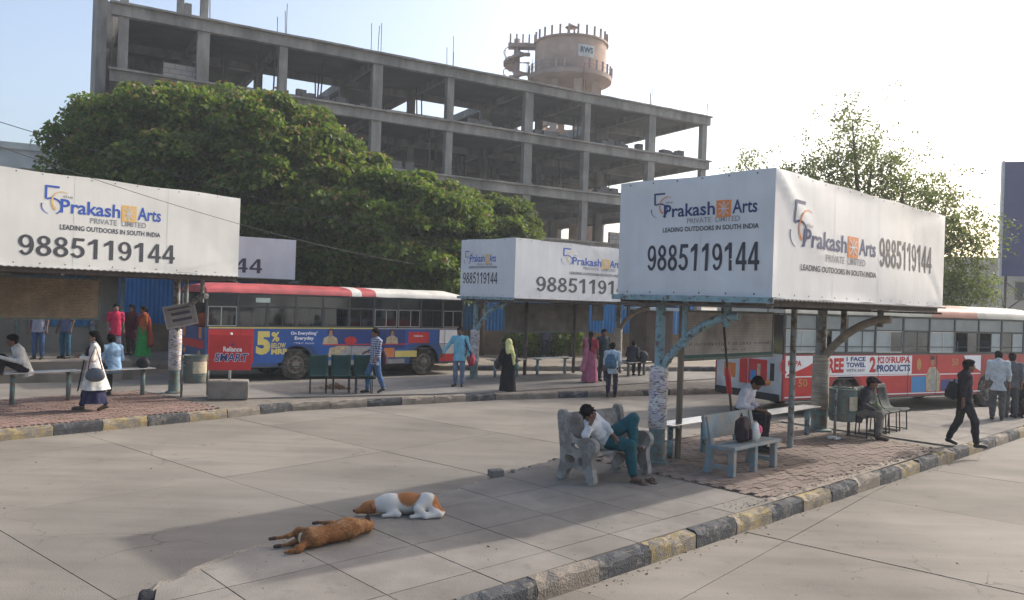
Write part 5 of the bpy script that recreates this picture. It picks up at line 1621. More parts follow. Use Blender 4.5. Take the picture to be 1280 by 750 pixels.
def person(label, loc, facing, pose, H=1.68, skin=None, top=None, sleeve=1.0, top_len=0.0, bottom=None, wide=1.0, shoes=None,
           hair='short', look=None, vox=0.02, collar=True, extra=None, female=False, trousers=True, group=None, z=IZ, nodetail=False, tuck=False):
    """loc ground point, facing = direction the chest points (world xy)"""
    rz = atan2(-facing[0], facing[1])
    t = thing('person', label, 'person', (loc.x, loc.y, z), rz, group)
    k = H / 1.68
    J = {a: b * k for a, b in pose.items()}
    skin = skin or M_SKIN
    up = unit(J['neck'] - J['pel'])
    lat = unit(J['shR'] - J['shL']); lat = unit(lat - up * (lat @ up)); fwd = np.cross(up, lat)
    fh = unit(V3(*look)) if look is not None else unit(fwd - V3(0, 0, fwd[2] * 0.7))
    ux = unit(J['head'] - J['neck']); uh = unit(ux - fh * (ux @ fh) * 0.9); uh = unit(uh - fh * (uh @ fh)); lh = np.cross(fh, uh)
    axT = np.stack([lat, fwd, up]); axH = np.stack([lh, fh, uh])
    fem = 0.88 if female else 1.0
    # body: one continuous skin surface
    s = Soft(0.025)
    hd = J['head']
    s.ell(hd + uh * 0.02, (0.073 * k, 0.092 * k, 0.105 * k), axH)
    s.ell(hd - uh * 0.055 + fh * 0.025, (0.055 * k, 0.06 * k, 0.065 * k), axH)
    s.cone(hd + fh * 0.085 - uh * 0.0, hd + fh * 0.105 - uh * 0.03, 0.012, 0.016)
    for q in (-1, 1): s.ell(hd + lh * 0.075 * k * q - uh * 0.01 - fh * 0.01, (0.012, 0.022, 0.032), axH)
    s.cone(J['neck'] - up * 0.03, hd - uh * 0.04 - fh * 0.01, 0.056 * k * fem, 0.05 * k * fem)
    ch, pl = J['chest'], J['pel']
    s.ell(ch + up * 0.04, (0.155 * k * fem, 0.098 * k, 0.20 * k), axT)
    s.ell((ch + pl) / 2 - up * 0.03, (0.125 * k * fem, 0.088 * k, 0.17 * k), axT)
    s.ell(pl + up * 0.02, (0.145 * k, 0.10 * k, 0.12 * k), axT)
    for q in 'RL':
        s.cone(J['neck'] - up * 0.045, J['sh' + q], 0.05 * k, 0.058 * k * fem)
        s.chain([J['sh' + q], J['el' + q], J['wr' + q]], [0.05 * k * fem, 0.037 * k * fem, 0.025 * k * fem])
        d = unit(J['wr' + q] - J['el' + q])
        s.cone(J['wr' + q], J['wr' + q] + d * 0.07 * k, 0.024 * k, 0.034 * k * fem)
        s.chain([J['hi' + q], J['kn' + q], J['an' + q]], [0.082 * k, 0.052 * k, 0.034 * k])
        s.cone(J['an' + q] - V3(0, 0, 0.035), J['to' + q], 0.036 * k, 0.024 * k)
    ex = MB()
    if not nodetail:
        for q, sg in (('R', 1), ('L', -1)): hand(ex, J['wr' + q], J['el' + q], -sg, k * fem)
    s.obj('body', skin, t, vox, ex)
    if not nodetail:
        for q in (-1, 1):
            mb = MB(); c = hd + fh * 0.088 * k + lh * 0.032 * k * q + uh * 0.012
            mb.tube([c - lh * 0.014, c, c + lh * 0.014], [0.004, 0.010, 0.004], 6); mb.obj('eye', M_EYE, t, smooth=True)
        mb = MB(); c = hd + fh * 0.083 * k - uh * 0.062
        mb.tube([c - lh * 0.026, c + fh * 0.004, c + lh * 0.026], [0.004, 0.009, 0.004], 6); mb.obj('mouth', M_LIP, t, smooth=True)
    # hair
    if hair != 'none':
        h = Soft(0.02)
        h.ell(hd + uh * 0.045 - fh * 0.022, (0.091 * k, 0.102 * k, 0.100 * k), axH)
        h.ell(hd + uh * 0.09 + fh * 0.02, (0.072 * k, 0.08 * k, 0.050 * k), axH)
        h.ell(hd - fh * 0.05 - uh * 0.02, (0.075 * k, 0.05 * k, 0.075 * k), axH)
        if hair == 'messy':
            rr = random.Random(5)
            for _ in range(14):
                v = unit(V3(rr.gauss(0, 1), rr.gauss(-0.6, 0.8), rr.gauss(0.9, 0.6))); v = v @ axH
                h.cone(hd + v * 0.08, hd + v * 0.125, 0.03, 0.012)
        if hair in ('braid', 'bun'):
            if hair == 'bun': h.ell(hd - fh * 0.11 + uh * 0.0, (0.05, 0.045, 0.05))
            else: h.chain([hd - fh * 0.08 - uh * 0.03, J['neck'] - fwd * 0.09, ch - fwd * 0.13 + up * 0.02, ch - fwd * 0.13 - up * 0.15], [0.05, 0.04, 0.034, 0.02])
        if hair == 'long':
            h.chain([hd - fh * 0.07, J['neck'] - fwd * 0.08, ch - fwd * 0.12 + up * 0.05], [0.07, 0.075, 0.05])
        h.obj('hair', M_HAIR, t, min(vox, 0.016))
    # upper garment
    if top is not None:
        s = Soft(0.03, 0.0045)
        g = 0.016
        s.ell(ch + up * 0.04, (0.168 * k * fem + g, 0.108 * k + g, 0.21 * k), axT)
        s.ell((ch + pl) / 2, (0.14 * k * fem + g, 0.10 * k + g, 0.20 * k), axT)
        if not tuck:
            for q in (-1, -0.33, 0.33, 1):
                s.cone(pl + up * 0.16 + lat * q * 0.055 * k, pl - up * (0.30 + top_len) + lat * q * 0.072 * k, 0.098 * k + g * 0.5, 0.112 * k + g * 0.5 + 0.05 * top_len)
        for q in 'RL':
            s.cone(J['neck'] - up * 0.05, J['sh' + q], 0.06 * k, 0.072 * k * fem)
            el = J['el' + q]; sh = J['sh' + q]; wr = J['wr' + q]
            if sleeve < 0.5: s.cone(sh, sh + (el - sh) * 0.75, 0.068 * k * fem, 0.060 * k)
            else:
                s.cone(sh, el, 0.066 * k * fem, 0.052 * k)
                s.cone(el, el + (wr - el) * (0.55 if sleeve < 1 else 0.93), 0.053 * k, 0.042 * k)
        if collar: s.cone(J['neck'] - up * 0.03, J['neck'] + up * 0.025, 0.064 * k, 0.066 * k)
        zc = -(pl - up * (0.17 + top_len) * k) @ up
        s.keep(up, -zc if not tuck else (pl + up * 0.02) @ up)
        s.cut[-1] = (-up, -zc if not tuck else (pl + up * 0.02) @ up)
        s.obj('shirt', top, t, vox * 0.9)
    if bottom is not None and trousers:
        s = Soft(0.03, 0.0055)
        s.ell(pl + up * 0.03, (0.152 * k, 0.108 * k, 0.125 * k), axT)
        for q in 'RL':
            hi, kn, an = J['hi' + q], J['kn' + q], J['an' + q]
            s.chain([hi, kn], [0.095 * k * wide, 0.072 * k * wide])
            e = kn + (an - kn) * 0.92
            s.chain([kn, (kn + e) / 2 - fwd * 0.01, e], [0.071 * k * wide, 0.066 * k * wide, 0.056 * k * wide])
        s.obj('trousers', bottom, t, vox * 0.9)
    if shoes is not None:
        for q in 'RL':
            s = Soft(0.02)
            a, b = J['an' + q], J['to' + q]
            s.cone(a - V3(0, 0, 0.04), b, 0.044, 0.034); s.cone(a + (a - b) * V3(1, 1, 0) * 0.15 - V3(0, 0, 0.045), a - V3(0, 0, 0.03), 0.036, 0.044)
            s.obj('shoe', shoes, t, 0.012)
    if extra: extra(t, J, dict(up=up, fwd=fwd, lat=lat, hd=hd, fh=fh, uh=uh, lh=lh, k=k))
    return t

def skirt(t, name, m, c0, c1, r0, r1, folds=13, amp=0.12, ell_y=0.75, seed=0, n=48, rows=10, flare=1.0):
    rr = random.Random(seed); ph = [rr.uniform(0, 6) for _ in range(3)]
    mb = MB(); vs = []
    for i in range(rows + 1):
        f = i / rows
        c = np.array(c0) * (1 - f) + np.array(c1) * f
        r = r0 + (r1 - r0) * f ** flare
        for k in range(n):
            a = 2 * pi * k / n
            rad = r * (1 + amp * f * (0.6 * sin(folds * a + ph[0] + f) + 0.4 * sin((folds // 2) * a + ph[1])))
            vs.append((c[0] + cos(a) * rad, c[1] + sin(a) * rad * (ell_y + (1 - ell_y) * f * 0.5), c[2]))
    fs = [(i * n + k, (i + 1) * n + k, (i + 1) * n + (k + 1) % n, i * n + (k + 1) % n) for i in range(rows) for k in range(n)]
    fs.append(tuple(range(n)))
    mb.add(vs, fs)
    return mb.obj(name, m, t, smooth=True)

NEARDIR = V46
def face_px(p): return p

# 1. woman in white walking to the left on the red pavers
w1 = site(116, 513, IZ)
pz = walk(0.22, 0.0)
pz.update(elL=V3(-0.22, 0.02, 1.10), wrL=V3(-0.12, 0.24, 1.13), elR=V3(0.22, -0.02, 1.10), wrR=V3(0.10, 0.25, 1.14))
def x1(t, J, f):
    skirt(t, 'skirt', cloth(0.03, 0.03, 0.07), J['pel'] + V3(0, 0, 0.02), V3(0, -0.02, 0.16), 0.15, 0.26, 9, 0.12, 0.85, 1)
    s = Soft(0.02)
    for q in (-1, 1):
        s.chain([J['neck'] + V3(0.06 * q, 0.02, 0.02), J['chest'] + V3(0.08 * q, 0.12, 0.08), J['chest'] + V3(0.09 * q, 0.13, -0.12)], [0.03, 0.03, 0.022])
    s.obj('scarf', cloth(0.05, 0.02, 0.03), t, 0.016)
    skirt(t, 'tunic', cloth(0.62, 0.6, 0.56), J['pel'] + V3(0, 0, 0.10), V3(0, -0.03, 0.44), 0.165, 0.30, 7, 0.10, 0.8, 2)
    mb = MB(); n = 10; vs = []
    for i in range(n + 1):
        fz = i / n
        for k in range(5):
            vs.append((-0.07 + 0.10 * k / 4 * (1 + fz * 0.4) + 0.008 * sin(k * 3 + fz * 5), 0.15 + 0.13 * fz + 0.006 * (k % 2), 1.20 - 0.80 * fz))
    mb.add(vs, [(i * 5 + k, (i + 1) * 5 + k, (i + 1) * 5 + k + 1, i * 5 + k + 1) for i in range(n) for k in range(4)])
    o = mb.obj('scarf_end', cloth(0.03, 0.025, 0.05), t, smooth=True); o.modifiers.new('thick', 'SOLIDIFY').thickness = 0.012
person('woman in a long white tunic and navy skirt walking with a grey handbag', w1, (-0.93, -0.36), pz, 1.64, M_SKIN2, cloth(0.62, 0.6, 0.56), 1.0, 0.10,
       cloth(0.03, 0.03, 0.06), 1.0, M_SAND, 'long', vox=0.018, female=True, extra=x1)
hb = w1 + Vector((0.18, -0.30, 0))
t = thing('handbag', 'grey shoulder handbag hanging at the side of the woman in white', 'bag', (hb.x, hb.y, IZ + 0.78), radians(20))
s = Soft(0.03).ell((0, 0, 0.0), (0.17, 0.06, 0.13)).ell((0, 0, -0.05), (0.18, 0.065, 0.11)); s.obj('pouch', mat('leather_grey', (0.09, 0.10, 0.12), 0.5, 0.15, 8, 0.2), t, 0.014)
mb = MB(); mb.tube([(-0.13, 0, 0.08), (-0.10, 0.02, 0.32), (-0.02, 0.08, 0.55), (0.06, 0.04, 0.32), (0.13, 0, 0.08)], 0.012, 6); mb.obj('strap', mat('leather_red', (0.14, 0.03, 0.03), 0.5), t, smooth=True)

# 2. man on the bench under the timetable board
b2 = PL + U40 * -3.30
po = sit(0.65, 0.10, 0.30)
po.update(knR=V3(0.10, 0.42, 0.98), anR=V3(0.1, 0.42, 0.72), toR=V3(0.1, 0.55, 0.69), knL=V3(-0.10, 0.44, 0.94), anL=V3(-0.1, 0.46, 0.70), toL=V3(-0.1, 0.58, 0.67), wrR=V3(0.12, 0.50, 1.02), wrL=V3(-0.12, 0.52, 1.0))
person('man in a white shirt sitting with raised knees under the brown timetable board', b2, (-0.75, -0.66), po, 1.70, None, cloth(0.6, 0.6, 0.58), 1.0, 0, cloth(0.025, 0.022, 0.03), 1, M_SHOE, vox=0.02)
# 3. man in blue shirt, seen from behind
b3 = PL + U40 * -1.45 + V40 * -0.02
person('man in a light blue shirt sitting with his back turned on the steel bench', b3, (-0.80, 0.60), sit(0.63, 0.06), 1.68, None, cloth(0.23, 0.36, 0.52), 1.0, 0, cloth(0.03, 0.03, 0.04), 1, M_SHOE, vox=0.02)
bg = PL + U40 * -0.78
s = Soft(0.03).ell((0, 0, 0.11), (0.16, 0.11, 0.13)).cone((-0.05, 0, 0.2), (0.07, 0, 0.22), 0.03); o = s.obj('black_bag', mat('bag_black', (0.02, 0.02, 0.022), 0.7, 0.2, 9), None, 0.018)
o.location = (bg.x, bg.y, IZ + 0.65); tag(o, 'slumped black bag on the steel bench beside the poster post', 'bag')

# 4. people on the raised platform
def sari(m_skirt, m_drape):
    def f(t, J, q):
        k = q['k']
        skirt(t, 'skirt', m_skirt, J['pel'] + V3(0, 0, 0.10), V3(0, 0, 0.03), 0.155 * k, 0.27 * k, 11, 0.10, 0.8, 3)
        s = Soft(0.03)
        s.chain([J['shL'] + V3(0.03, 0.05, 0.03), J['chest'] + V3(0.05, 0.11, 0.0), J['pel'] + V3(0.14, 0.07, 0.10)], [0.06, 0.06, 0.05])
        s.chain([J['shL'] + V3(0.02, -0.04, 0.03), J['chest'] + V3(-0.10, -0.12, -0.02), J['pel'] + V3(-0.14, -0.15, -0.15), V3(-0.20, -0.17, 0.42)], [0.055, 0.07, 0.085, 0.10])
        s.obj('drape', m_drape, t, 0.022)
    return f
pt = lambda px, py: (lambda v: Vector((v.x, v.y, 0)))(site(px, py, 0.55))
person('woman in a bright red top standing on the raised platform', pt(143, 447), (0.6, -0.8), STAND, 1.66, M_SKIN2, cloth(0.50, 0.03, 0.08), 0.3, 0.1, cloth(0.4, 0.38, 0.45), 1, M_SAND, 'bun', vox=0.025, female=True, z=0.55)
person('woman in orange and green clothes standing on the raised platform', pt(178, 446), (-0.7, -0.6), STAND, 1.60, None, cloth(0.42, 0.11, 0.03), 0.3, 0.0, cloth(0.03, 0.25, 0.06), 1, M_SAND, 'bun', vox=0.025, female=True, z=0.55, extra=sari(cloth(0.03, 0.28, 0.07), cloth(0.25, 0.05, 0.03)))
person('man in blue jeans on the platform, upper body hidden by the timetable board', pt(47, 449), (0.2, -1), STAND, 1.70, None, cloth(0.25, 0.25, 0.3), 0.3, 0, cloth(0.05, 0.09, 0.18), 1, M_SHOE, vox=0.025, z=0.55)
person('man in teal-blue jeans on the platform, upper body hidden by the timetable board', pt(81, 448), (-0.2, -1), STAND, 1.70, None, cloth(0.1, 0.12, 0.2), 0.3, 0, cloth(0.04, 0.11, 0.16), 1, M_SHOE, vox=0.025, z=0.55)
person('person in dark maroon clothes behind the woman in red on the platform', pt(163, 444), (-0.3, -1), STAND, 1.62, None, cloth(0.08, 0.02, 0.025), 1.0, 0.2, cloth(0.04, 0.03, 0.03), 1, M_SHOE, 'braid', vox=0.025, female=True, z=0.55)

# 5. checked shirt man on the grey island
def check_mat():
    m, N, L, P = nodes_of('checked_cloth')
    tc = N.new('ShaderNodeTexCoord'); ck = N.new('ShaderNodeTexBrick')
    mp = N.new('ShaderNodeMapping'); mp.inputs['Rotation'].default_value = (radians(90), 0, 0)
    L.new(tc.outputs['Object'], mp.inputs['Vector']); L.new(mp.outputs[0], ck.inputs['Vector'])
    ck.offset = 0; ck.inputs['Scale'].default_value = 1; ck.inputs['Brick Width'].default_value = 0.06; ck.inputs['Row Height'].default_value = 0.06; ck.inputs['Mortar Size'].default_value = 0.008
    ck.inputs['Color1'].default_value = (0.035, 0.06, 0.14, 1); ck.inputs['Color2'].default_value = (0.05, 0.08, 0.19, 1); ck.inputs['Mortar'].default_value = (0.40, 0.42, 0.48, 1)
    L.new(ck.outputs['Color'], P.inputs['Base Color']); P.inputs['Roughness'].default_value = 0.9
    MATS['checked_cloth'] = m
    return m
w5 = site(468, 491, IZ)
pc = walk(0.16, 0.05); pc.update(wrR=V3(0.12, 0.22, 1.05), elR=V3(0.23, 0.0, 1.10))
person('man in a blue checked shirt and jeans walking past the green seats', w5, (-0.82, -0.55), pc, 1.70, None, check_mat(), 0.7, 0.03, cloth(0.06, 0.12, 0.24), 1, M_SHOE, vox=0.02)
def backpack(label, p, z, rz, m, sc=1.0):
    t = thing('backpack', label, 'bag', (p.x, p.y, z), rz)
    s = Soft(0.03)
    for q in (-1, 0, 1): s.chain([(0.085 * q * sc, 0, 0.075 * sc), (0.08 * q * sc, 0, 0.25 * sc), (0.055 * q * sc, 0, 0.35 * sc)], [0.078 * sc, 0.075 * sc, 0.055 * sc])
    for q in (-1, 1): s.cone((0.06 * q * sc, -0.085 * sc, 0.08 * sc), (0.055 * q * sc, -0.08 * sc, 0.19 * sc), 0.045 * sc)
    s.below(0.0)
    s.obj('pack', m, t, 0.015)
    for q in (-1, 1):
        mb = MB(); mb.tube([(0.05 * q * sc, 0.04 * sc, 0.37 * sc), (0.06 * q * sc, 0.095 * sc, 0.32 * sc), (0.07 * q * sc, 0.10 * sc, 0.14 * sc), (0.08 * q * sc, 0.06 * sc, 0.05 * sc)], 0.016, 6); mb.obj('strap', m, t, smooth=True)
    mb = MB(); mb.tube([(-0.03, 0.04, 0.40 * sc), (0, 0.04, 0.45 * sc), (0.03, 0.04, 0.40 * sc)], 0.010, 6); mb.obj('handle', m, t, smooth=True)
    return t
backpack('dark maroon bag on the back of the man in the checked shirt', w5 + Vector((0.17, 0.14, 0)), IZ + 0.72, radians(124), mat('bag_maroon', (0.05, 0.02, 0.035), 0.8, 0.2, 9), 0.95)

# 6. light blue shirt man facing us
w6 = site(573, 483, IZ)
pc = dict(STAND); pc.update(elR=V3(0.33, 0.02, 1.15), wrR=V3(0.46, 0.08, 0.95), toR=V3(0.16, 0.13, 0.03), elL=V3(-0.26, -0.05, 1.12), wrL=V3(-0.25, 0.0, 0.88))
person('man in a light blue shirt and jeans standing by the blue post', w6, (-0.05, -1), pc, 1.70, None, cloth(0.16, 0.40, 0.52), 1.0, 0.05, cloth(0.12, 0.17, 0.25), 1, M_SHOE, vox=0.02)
t = thing('shoulder_bag', 'red and navy shoulder bag of the man in the light blue shirt', 'bag', (w6.x + 0.34, w6.y + 0.10, IZ + 0.62), 0)
Soft(0.03).ell((0, 0, 0.15), (0.11, 0.12, 0.19)).obj('pouch', mat('bag_red', (0.36, 0.03, 0.06), 0.7, 0.2, 8), t, 0.016)
mb = MB(); mb.tube([(0.0, -0.08, 0.28), (-0.10, -0.16, 0.5), (-0.20, -0.17, 0.74), (-0.16, 0.0, 0.80), (-0.06, 0.08, 0.5), (0, 0.06, 0.28)], 0.02, 6); mb.obj('strap', cloth(0.03, 0.04, 0.10), t, smooth=True)

# 7. woman in a black gown with yellow head scarf
w7 = site(634, 497, 0)
def x7(t, J, f):
    skirt(t, 'gown', cloth(0.012, 0.012, 0.016), J['pel'] + V3(0, 0, 0.18), V3(0, 0, 0.05), 0.17, 0.25, 8, 0.07, 0.75, 5)
    s = Soft(0.03); hd = f['hd']
    s.ell(hd + V3(0, -0.015, 0.03), (0.098, 0.108, 0.125)); s.cone(hd + V3(0, -0.03, -0.10), J['neck'] + V3(0, -0.02, -0.04), 0.09, 0.12)
    s.chain([hd + V3(0.04, -0.06, -0.08), J['chest'] + V3(0.10, -0.11, 0.0), J['chest'] + V3(0.12, -0.11, -0.24)], [0.07, 0.055, 0.04])
    s.chain([hd + V3(-0.04, -0.06, -0.06), J['chest'] + V3(-0.07, -0.12, 0.08)], [0.075, 0.05])
    s.obj('head_scarf', cloth(0.56, 0.55, 0.24), t, 0.016)
pc = dict(STAND); pc.update(elR=V3(0.24, 0.02, 1.10), wrR=V3(0.17, 0.16, 0.98), elL=V3(-0.24, 0.02, 1.10), wrL=V3(-0.18, 0.15, 0.98))
person('woman in a long black gown and pale yellow head scarf standing in the lane', w7, (-0.35, 0.93), pc, 1.62, M_SKIN2, cloth(0.012, 0.012, 0.016), 1, 0.05, cloth(0.012, 0.012, 0.016), 1, M_SAND, 'none', vox=0.02, female=True, extra=x7, z=0.0)
t = thing('handbag', 'small green bag carried by the woman in black', 'bag', (w7.x + 0.24, w7.y - 0.02, 0.78), 0)
Soft(0.03).ell((0, 0, 0.1), (0.07, 0.10, 0.12)).obj('pouch', mat('bag_green', (0.07, 0.16, 0.10), 0.7), t, 0.016)
mb = MB(); mb.tube([(0, -0.06, 0.18), (-0.06, -0.02, 0.42), (-0.04, 0.06, 0.3), (0, 0.06, 0.18)], 0.01, 6); mb.obj('strap', M_SHOE, t, smooth=True)
t = thing('shoulder_bag', 'black shoulder bag on the left arm of the woman in black', 'bag', (w7.x - 0.30, w7.y + 0.0, 0.80), 0)
Soft(0.03).ell((0, 0, 0.14), (0.09, 0.12, 0.16)).obj('pouch', M_SHOE, t, 0.018)
mb = MB(); mb.tube([(0, -0.07, 0.25), (0.08, -0.06, 0.48), (0.12, 0.0, 0.58), (0.06, 0.07, 0.45), (0, 0.06, 0.25)], 0.012, 6); mb.obj('strap', M_SHOE, t, smooth=True)

# 8. pink sari
w8 = site(737, 478, IZ)
person('woman in a pink sari with a long braid seen from behind', w8, (0.25, 0.97), STAND, 1.62, None, cloth(0.30, 0.04, 0.06), 0.3, 0, cloth(0.42, 0.15, 0.20), 1, M_SAND, 'braid', vox=0.02, female=True,
       extra=sari(cloth(0.36, 0.11, 0.17), cloth(0.42, 0.15, 0.21)))
# 9. man with backpack stepping down to the lane
w9 = site(764, 497, 0)
po9 = walk(0.12, 0.05)
person('man in a pale blue shirt walking away with a blue backpack', w9, (0.25, 0.97), po9, 1.62, None, cloth(0.42, 0.50, 0.56), 0.7, 0.02, cloth(0.03, 0.03, 0.05), 1, M_SHOE, vox=0.02, z=0)
backpack('blue backpack on the man in the pale blue shirt', w9 + Vector((-0.07, -0.20, 0)), 0.86, radians(-14), mat('bag_blue', (0.05, 0.13, 0.20), 0.8, 0.2, 9), 1.05)
w10 = site(753, 476, IZ)
person('person in dark clothes standing between the pink sari and the backpack', w10, (0.4, -0.9), STAND, 1.68, None, cloth(0.03, 0.05, 0.055), 1, 0.1, cloth(0.025, 0.03, 0.04), 1, M_SHOE, vox=0.024)
# 10. far figures
w11 = site(681, 447, IZ)
person('man in dark trousers on the far pavement by the shrubs', w11, (0, -1), STAND, 1.72, None, cloth(0.07, 0.08, 0.11), 1, 0, cloth(0.03, 0.04, 0.07), 1, M_SHOE, vox=0.03)
w12 = site(788, 470, IZ)
person('person sitting with a large dark bag behind the far worn post', w12 , (0.6, 0.7), sit(0.5, 0.08), 1.62, None, cloth(0.05, 0.05, 0.06), 1, 0, cloth(0.03, 0.03, 0.04), 1, M_SHOE, vox=0.024)
st = steel_bench('low bench behind the far worn post of the middle shelter', fl(w12), 46, -0.35, 1.0, 0.0, 0.48, M_TEAL)
o = Soft(0.04).ell((0, 0, 0.2), (0.22, 0.15, 0.22)).obj('dark_bag', mat('bag_dark', (0.03, 0.035, 0.04), 0.8), None, 0.03)
o.location = (w12.x + 0.42, w12.y + 0.15, IZ + 0.485); tag(o, 'large dark bag on the low bench behind the far post', 'bag')
w13 = site(664, 444, IZ)

# 11. man on the steel bench, head bowed
b11 = P1 + U46 * 2.38 + V46 * 0.12
po11 = sit(0.56, 0.09, 0.44); po11['head'] = po11['head'] + V3(0, 0.05, -0.05); po11['wrR'] = V3(0.05, 0.40, 0.72); po11['wrL'] = V3(-0.05, 0.40, 0.72)
person('man in a white shirt and black trousers bowed over his hands on the steel bench', b11, (0.80, -0.60), po11, 1.70, None, cloth(0.58, 0.57, 0.62), 0.7, 0, cloth(0.02, 0.02, 0.026), 1, M_SHOE, vox=0.016, look=(0, 0.6, -0.75), tuck=True)

# passengers in the bus with the red and white roof
ub1, vb1 = frame(deg1)
for px, yy, tm, l in ((268, 0.45, cloth(0.10, 0.14, 0.42), 'passenger in a violet-blue shirt at the rear window of the bus'), (343, 0.5, cloth(0.16, 0.42, 0.45), 'passenger in a turquoise top behind the framed bus window'),
                   (466, 0.5, cloth(0.5, 0.42, 0.45), 'passenger in a pale top near the middle of the bus'), (483, 0.55, cloth(0.45, 0.47, 0.5), 'passenger in a grey-white shirt near the middle of the bus'), (517, 0.5, cloth(0.40, 0.14, 0.08), 'passenger in a rust-coloured shirt towards the front of the bus')):
    q_ = Pb1 + ub1 * sB(px) - vb1 * yy
    person(l, q_, (ub1.x, ub1.y), sit(0.43, 0.03), 1.66, None, tm, 0.7, 0, cloth(0.03, 0.03, 0.04), 1, M_SHOE, vox=0.03, nodetail=True, z=0.97)

# 12. man in a cap on the black seats
c12 = c2 + Vector((0.02, 0.0, 0))
po12 = sit(0.45, 0.09, 0.40)
def capx(t, J, f):
    s = Soft(0.015); hd, uh, fh = f['hd'], f['uh'], f['fh']
    s.ell(hd + uh * 0.075, (0.085, 0.095, 0.06), np.stack([f['lh'], fh, uh])); s.cone(hd + uh * 0.06 + fh * 0.06, hd + uh * 0.05 + fh * 0.14, 0.045, 0.03)
    s.obj('cap', cloth(0.05, 0.05, 0.06), t, 0.014)
cu, cv = frame(46)
seat12 = c2 + V46 * 0.16 - U46 * 0.12
person('man in a dark jacket and cap sitting on the black seats with a bundle', seat12, (0.86, -0.5), po12, 1.66, None, cloth(0.045, 0.05, 0.06), 1, 0.05, cloth(0.16, 0.145, 0.13), 1, M_SAND, vox=0.016, extra=capx)
bun = seat12 + Vector((0.86 * 0.30, -0.5 * 0.30, 0))
o = Soft(0.03).ell((0, 0, 0.0), (0.13, 0.11, 0.12)).cone((0.02, 0, 0.08), (0.03, 0, 0.15), 0.05, 0.02).obj('cloth_bundle', cloth(0.13, 0.15, 0.09), None, 0.016)
o.location = (bun.x, bun.y, IZ + 0.60); tag(o, 'olive cloth bundle on the lap of the man in the cap', 'bundle')

# 13. man in black walking right
w13 = site(1204, 558, IZ)
po13 = walk(0.20, 0.10); po13['head'] = po13['head'] + V3(0, 0.04, 0)
person('man dressed in black walking along the island with a dark bag', w13, (0.93, -0.20), po13, 1.70, None, cloth(0.022, 0.024, 0.03), 0.7, 0.08, cloth(0.018, 0.018, 0.024), 1, M_SHOE, vox=0.016)
backpack('black backpack on the man dressed in black', w13 + Vector((-0.22, 0.06, 0)), IZ + 0.90, radians(-102 + 0), mat('bag_coal', (0.02, 0.022, 0.026), 0.8, 0.2, 9), 0.9)
# 14. figures near the right bus
w14 = site(1246, 525, IZ)
pc = dict(STAND); pc['head'] = pc['head'] + V3(0, 0.05, -0.02)
person('man in a loose white shirt and grey trousers with his back turned', w14, (0.45, 0.85), pc, 1.70, None, cloth(0.42, 0.46, 0.48), 0.7, 0.06, cloth(0.09, 0.09, 0.09), 1.1, M_SHOE, vox=0.02)
w15 = site(1263, 522, IZ)
person('man in grey trousers standing just beyond the man in the loose white shirt', w15, (0.3, 0.9), STAND, 1.62, None, cloth(0.10, 0.10, 0.11), 0.7, 0.0, cloth(0.07, 0.07, 0.075), 1.05, M_SHOE, vox=0.024)
w16 = site(1277, 520, IZ)
person('person in dark clothes crouching on a sack', w16, (-0.6, -0.6), sit(0.32, 0.12, 0.34), 1.62, None, cloth(0.03, 0.03, 0.035), 1, 0, cloth(0.03, 0.028, 0.03), 1, M_SHOE, vox=0.024)
o = Soft(0.05).ell((0, 0, 0.15), (0.30, 0.24, 0.19)).below(-0.0).obj('sack', cloth(0.12, 0.05, 0.05), None, 0.03); o.location = (w16.x, w16.y, IZ - 0.01); tag(o, 'dark red sack the crouching person sits on', 'sack')

# 15. the sleeper on the cast bench (bench frame: x along the seat, +y to the back)
brz = BENCH1.rotation_euler[2]
bx, by = Vector((cos(brz), sin(brz), 0)), Vector((-sin(brz), cos(brz), 0))
sl = Vector((BENCH1.location.x, BENCH1.location.y, 0)) + bx * 0.55 + by * 0.35
# person's own frame: +y = forwards (bench -y), +x = his right (bench -x)
def bl(x, y, z): return V3(-(x - 0.55), -(y - 0.35), z)
ps = dict(pel=bl(.60, .34, .56), chest=bl(.40, .36, .76), neck=bl(.27, .33, .88), head=bl(.165, .30, .965),
          shR=bl(.19, .26, .80), shL=bl(.40, .44, .93), elR=bl(.045, .22, .69), wrR=bl(.11, .17, .88), elL=bl(.50, .24, .78), wrL=bl(.55, .10, .62),
          hiR=bl(.58, .27, .53), hiL=bl(.66, .40, .53), knR=bl(.66, -.10, .52), anR=bl(.70, -.13, .10), toR=bl(.72, -.29, .03),
          knL=bl(.95, .10, .86), anL=bl(.88, .02, .50), toL=bl(.92, -.12, .465))
person('man asleep on the cast concrete bench in white shirt and teal trousers', sl, (-by.x, -by.y), {a: b / 1.0 for a, b in ps.items()}, 1.68, None, cloth(0.56, 0.57, 0.58), 0.7, 0.04,
       cloth(0.02, 0.085, 0.10), 1.18, None, 'messy', look=(0.55, 0.62, -0.62), vox=0.012)
for i, (dx, dy, l) in enumerate(((0.70, -0.22, 'brown sandal under the planted foot of the sleeper'), (0.94, -0.26, 'empty brown sandal beside the foot of the sleeper'))):
    p = Vector((BENCH1.location.x, BENCH1.location.y, 0)) + bx * dx + by * dy
    t = thing('sandal', l, 'sandal', (p.x, p.y, IZ), brz + (0 if i == 0 else -0.5))
    s = Soft(0.02).cone((0, 0.10, 0.012), (0, -0.12, 0.012), 0.042, 0.048); s.below(-0.004); s.cut.append((np.array((0, 0, 1.0)), -0.022)); s.obj('sole', M_SAND, t, 0.012)
    mb = MB(); mb.tube([(-0.048, -0.02, 0.015), (-0.03, -0.05, 0.055), (0, -0.06, 0.068), (0.03, -0.05, 0.055), (0.048, -0.02, 0.015)], 0.012, 6); mb.obj('strap', M_SAND, t, smooth=True)

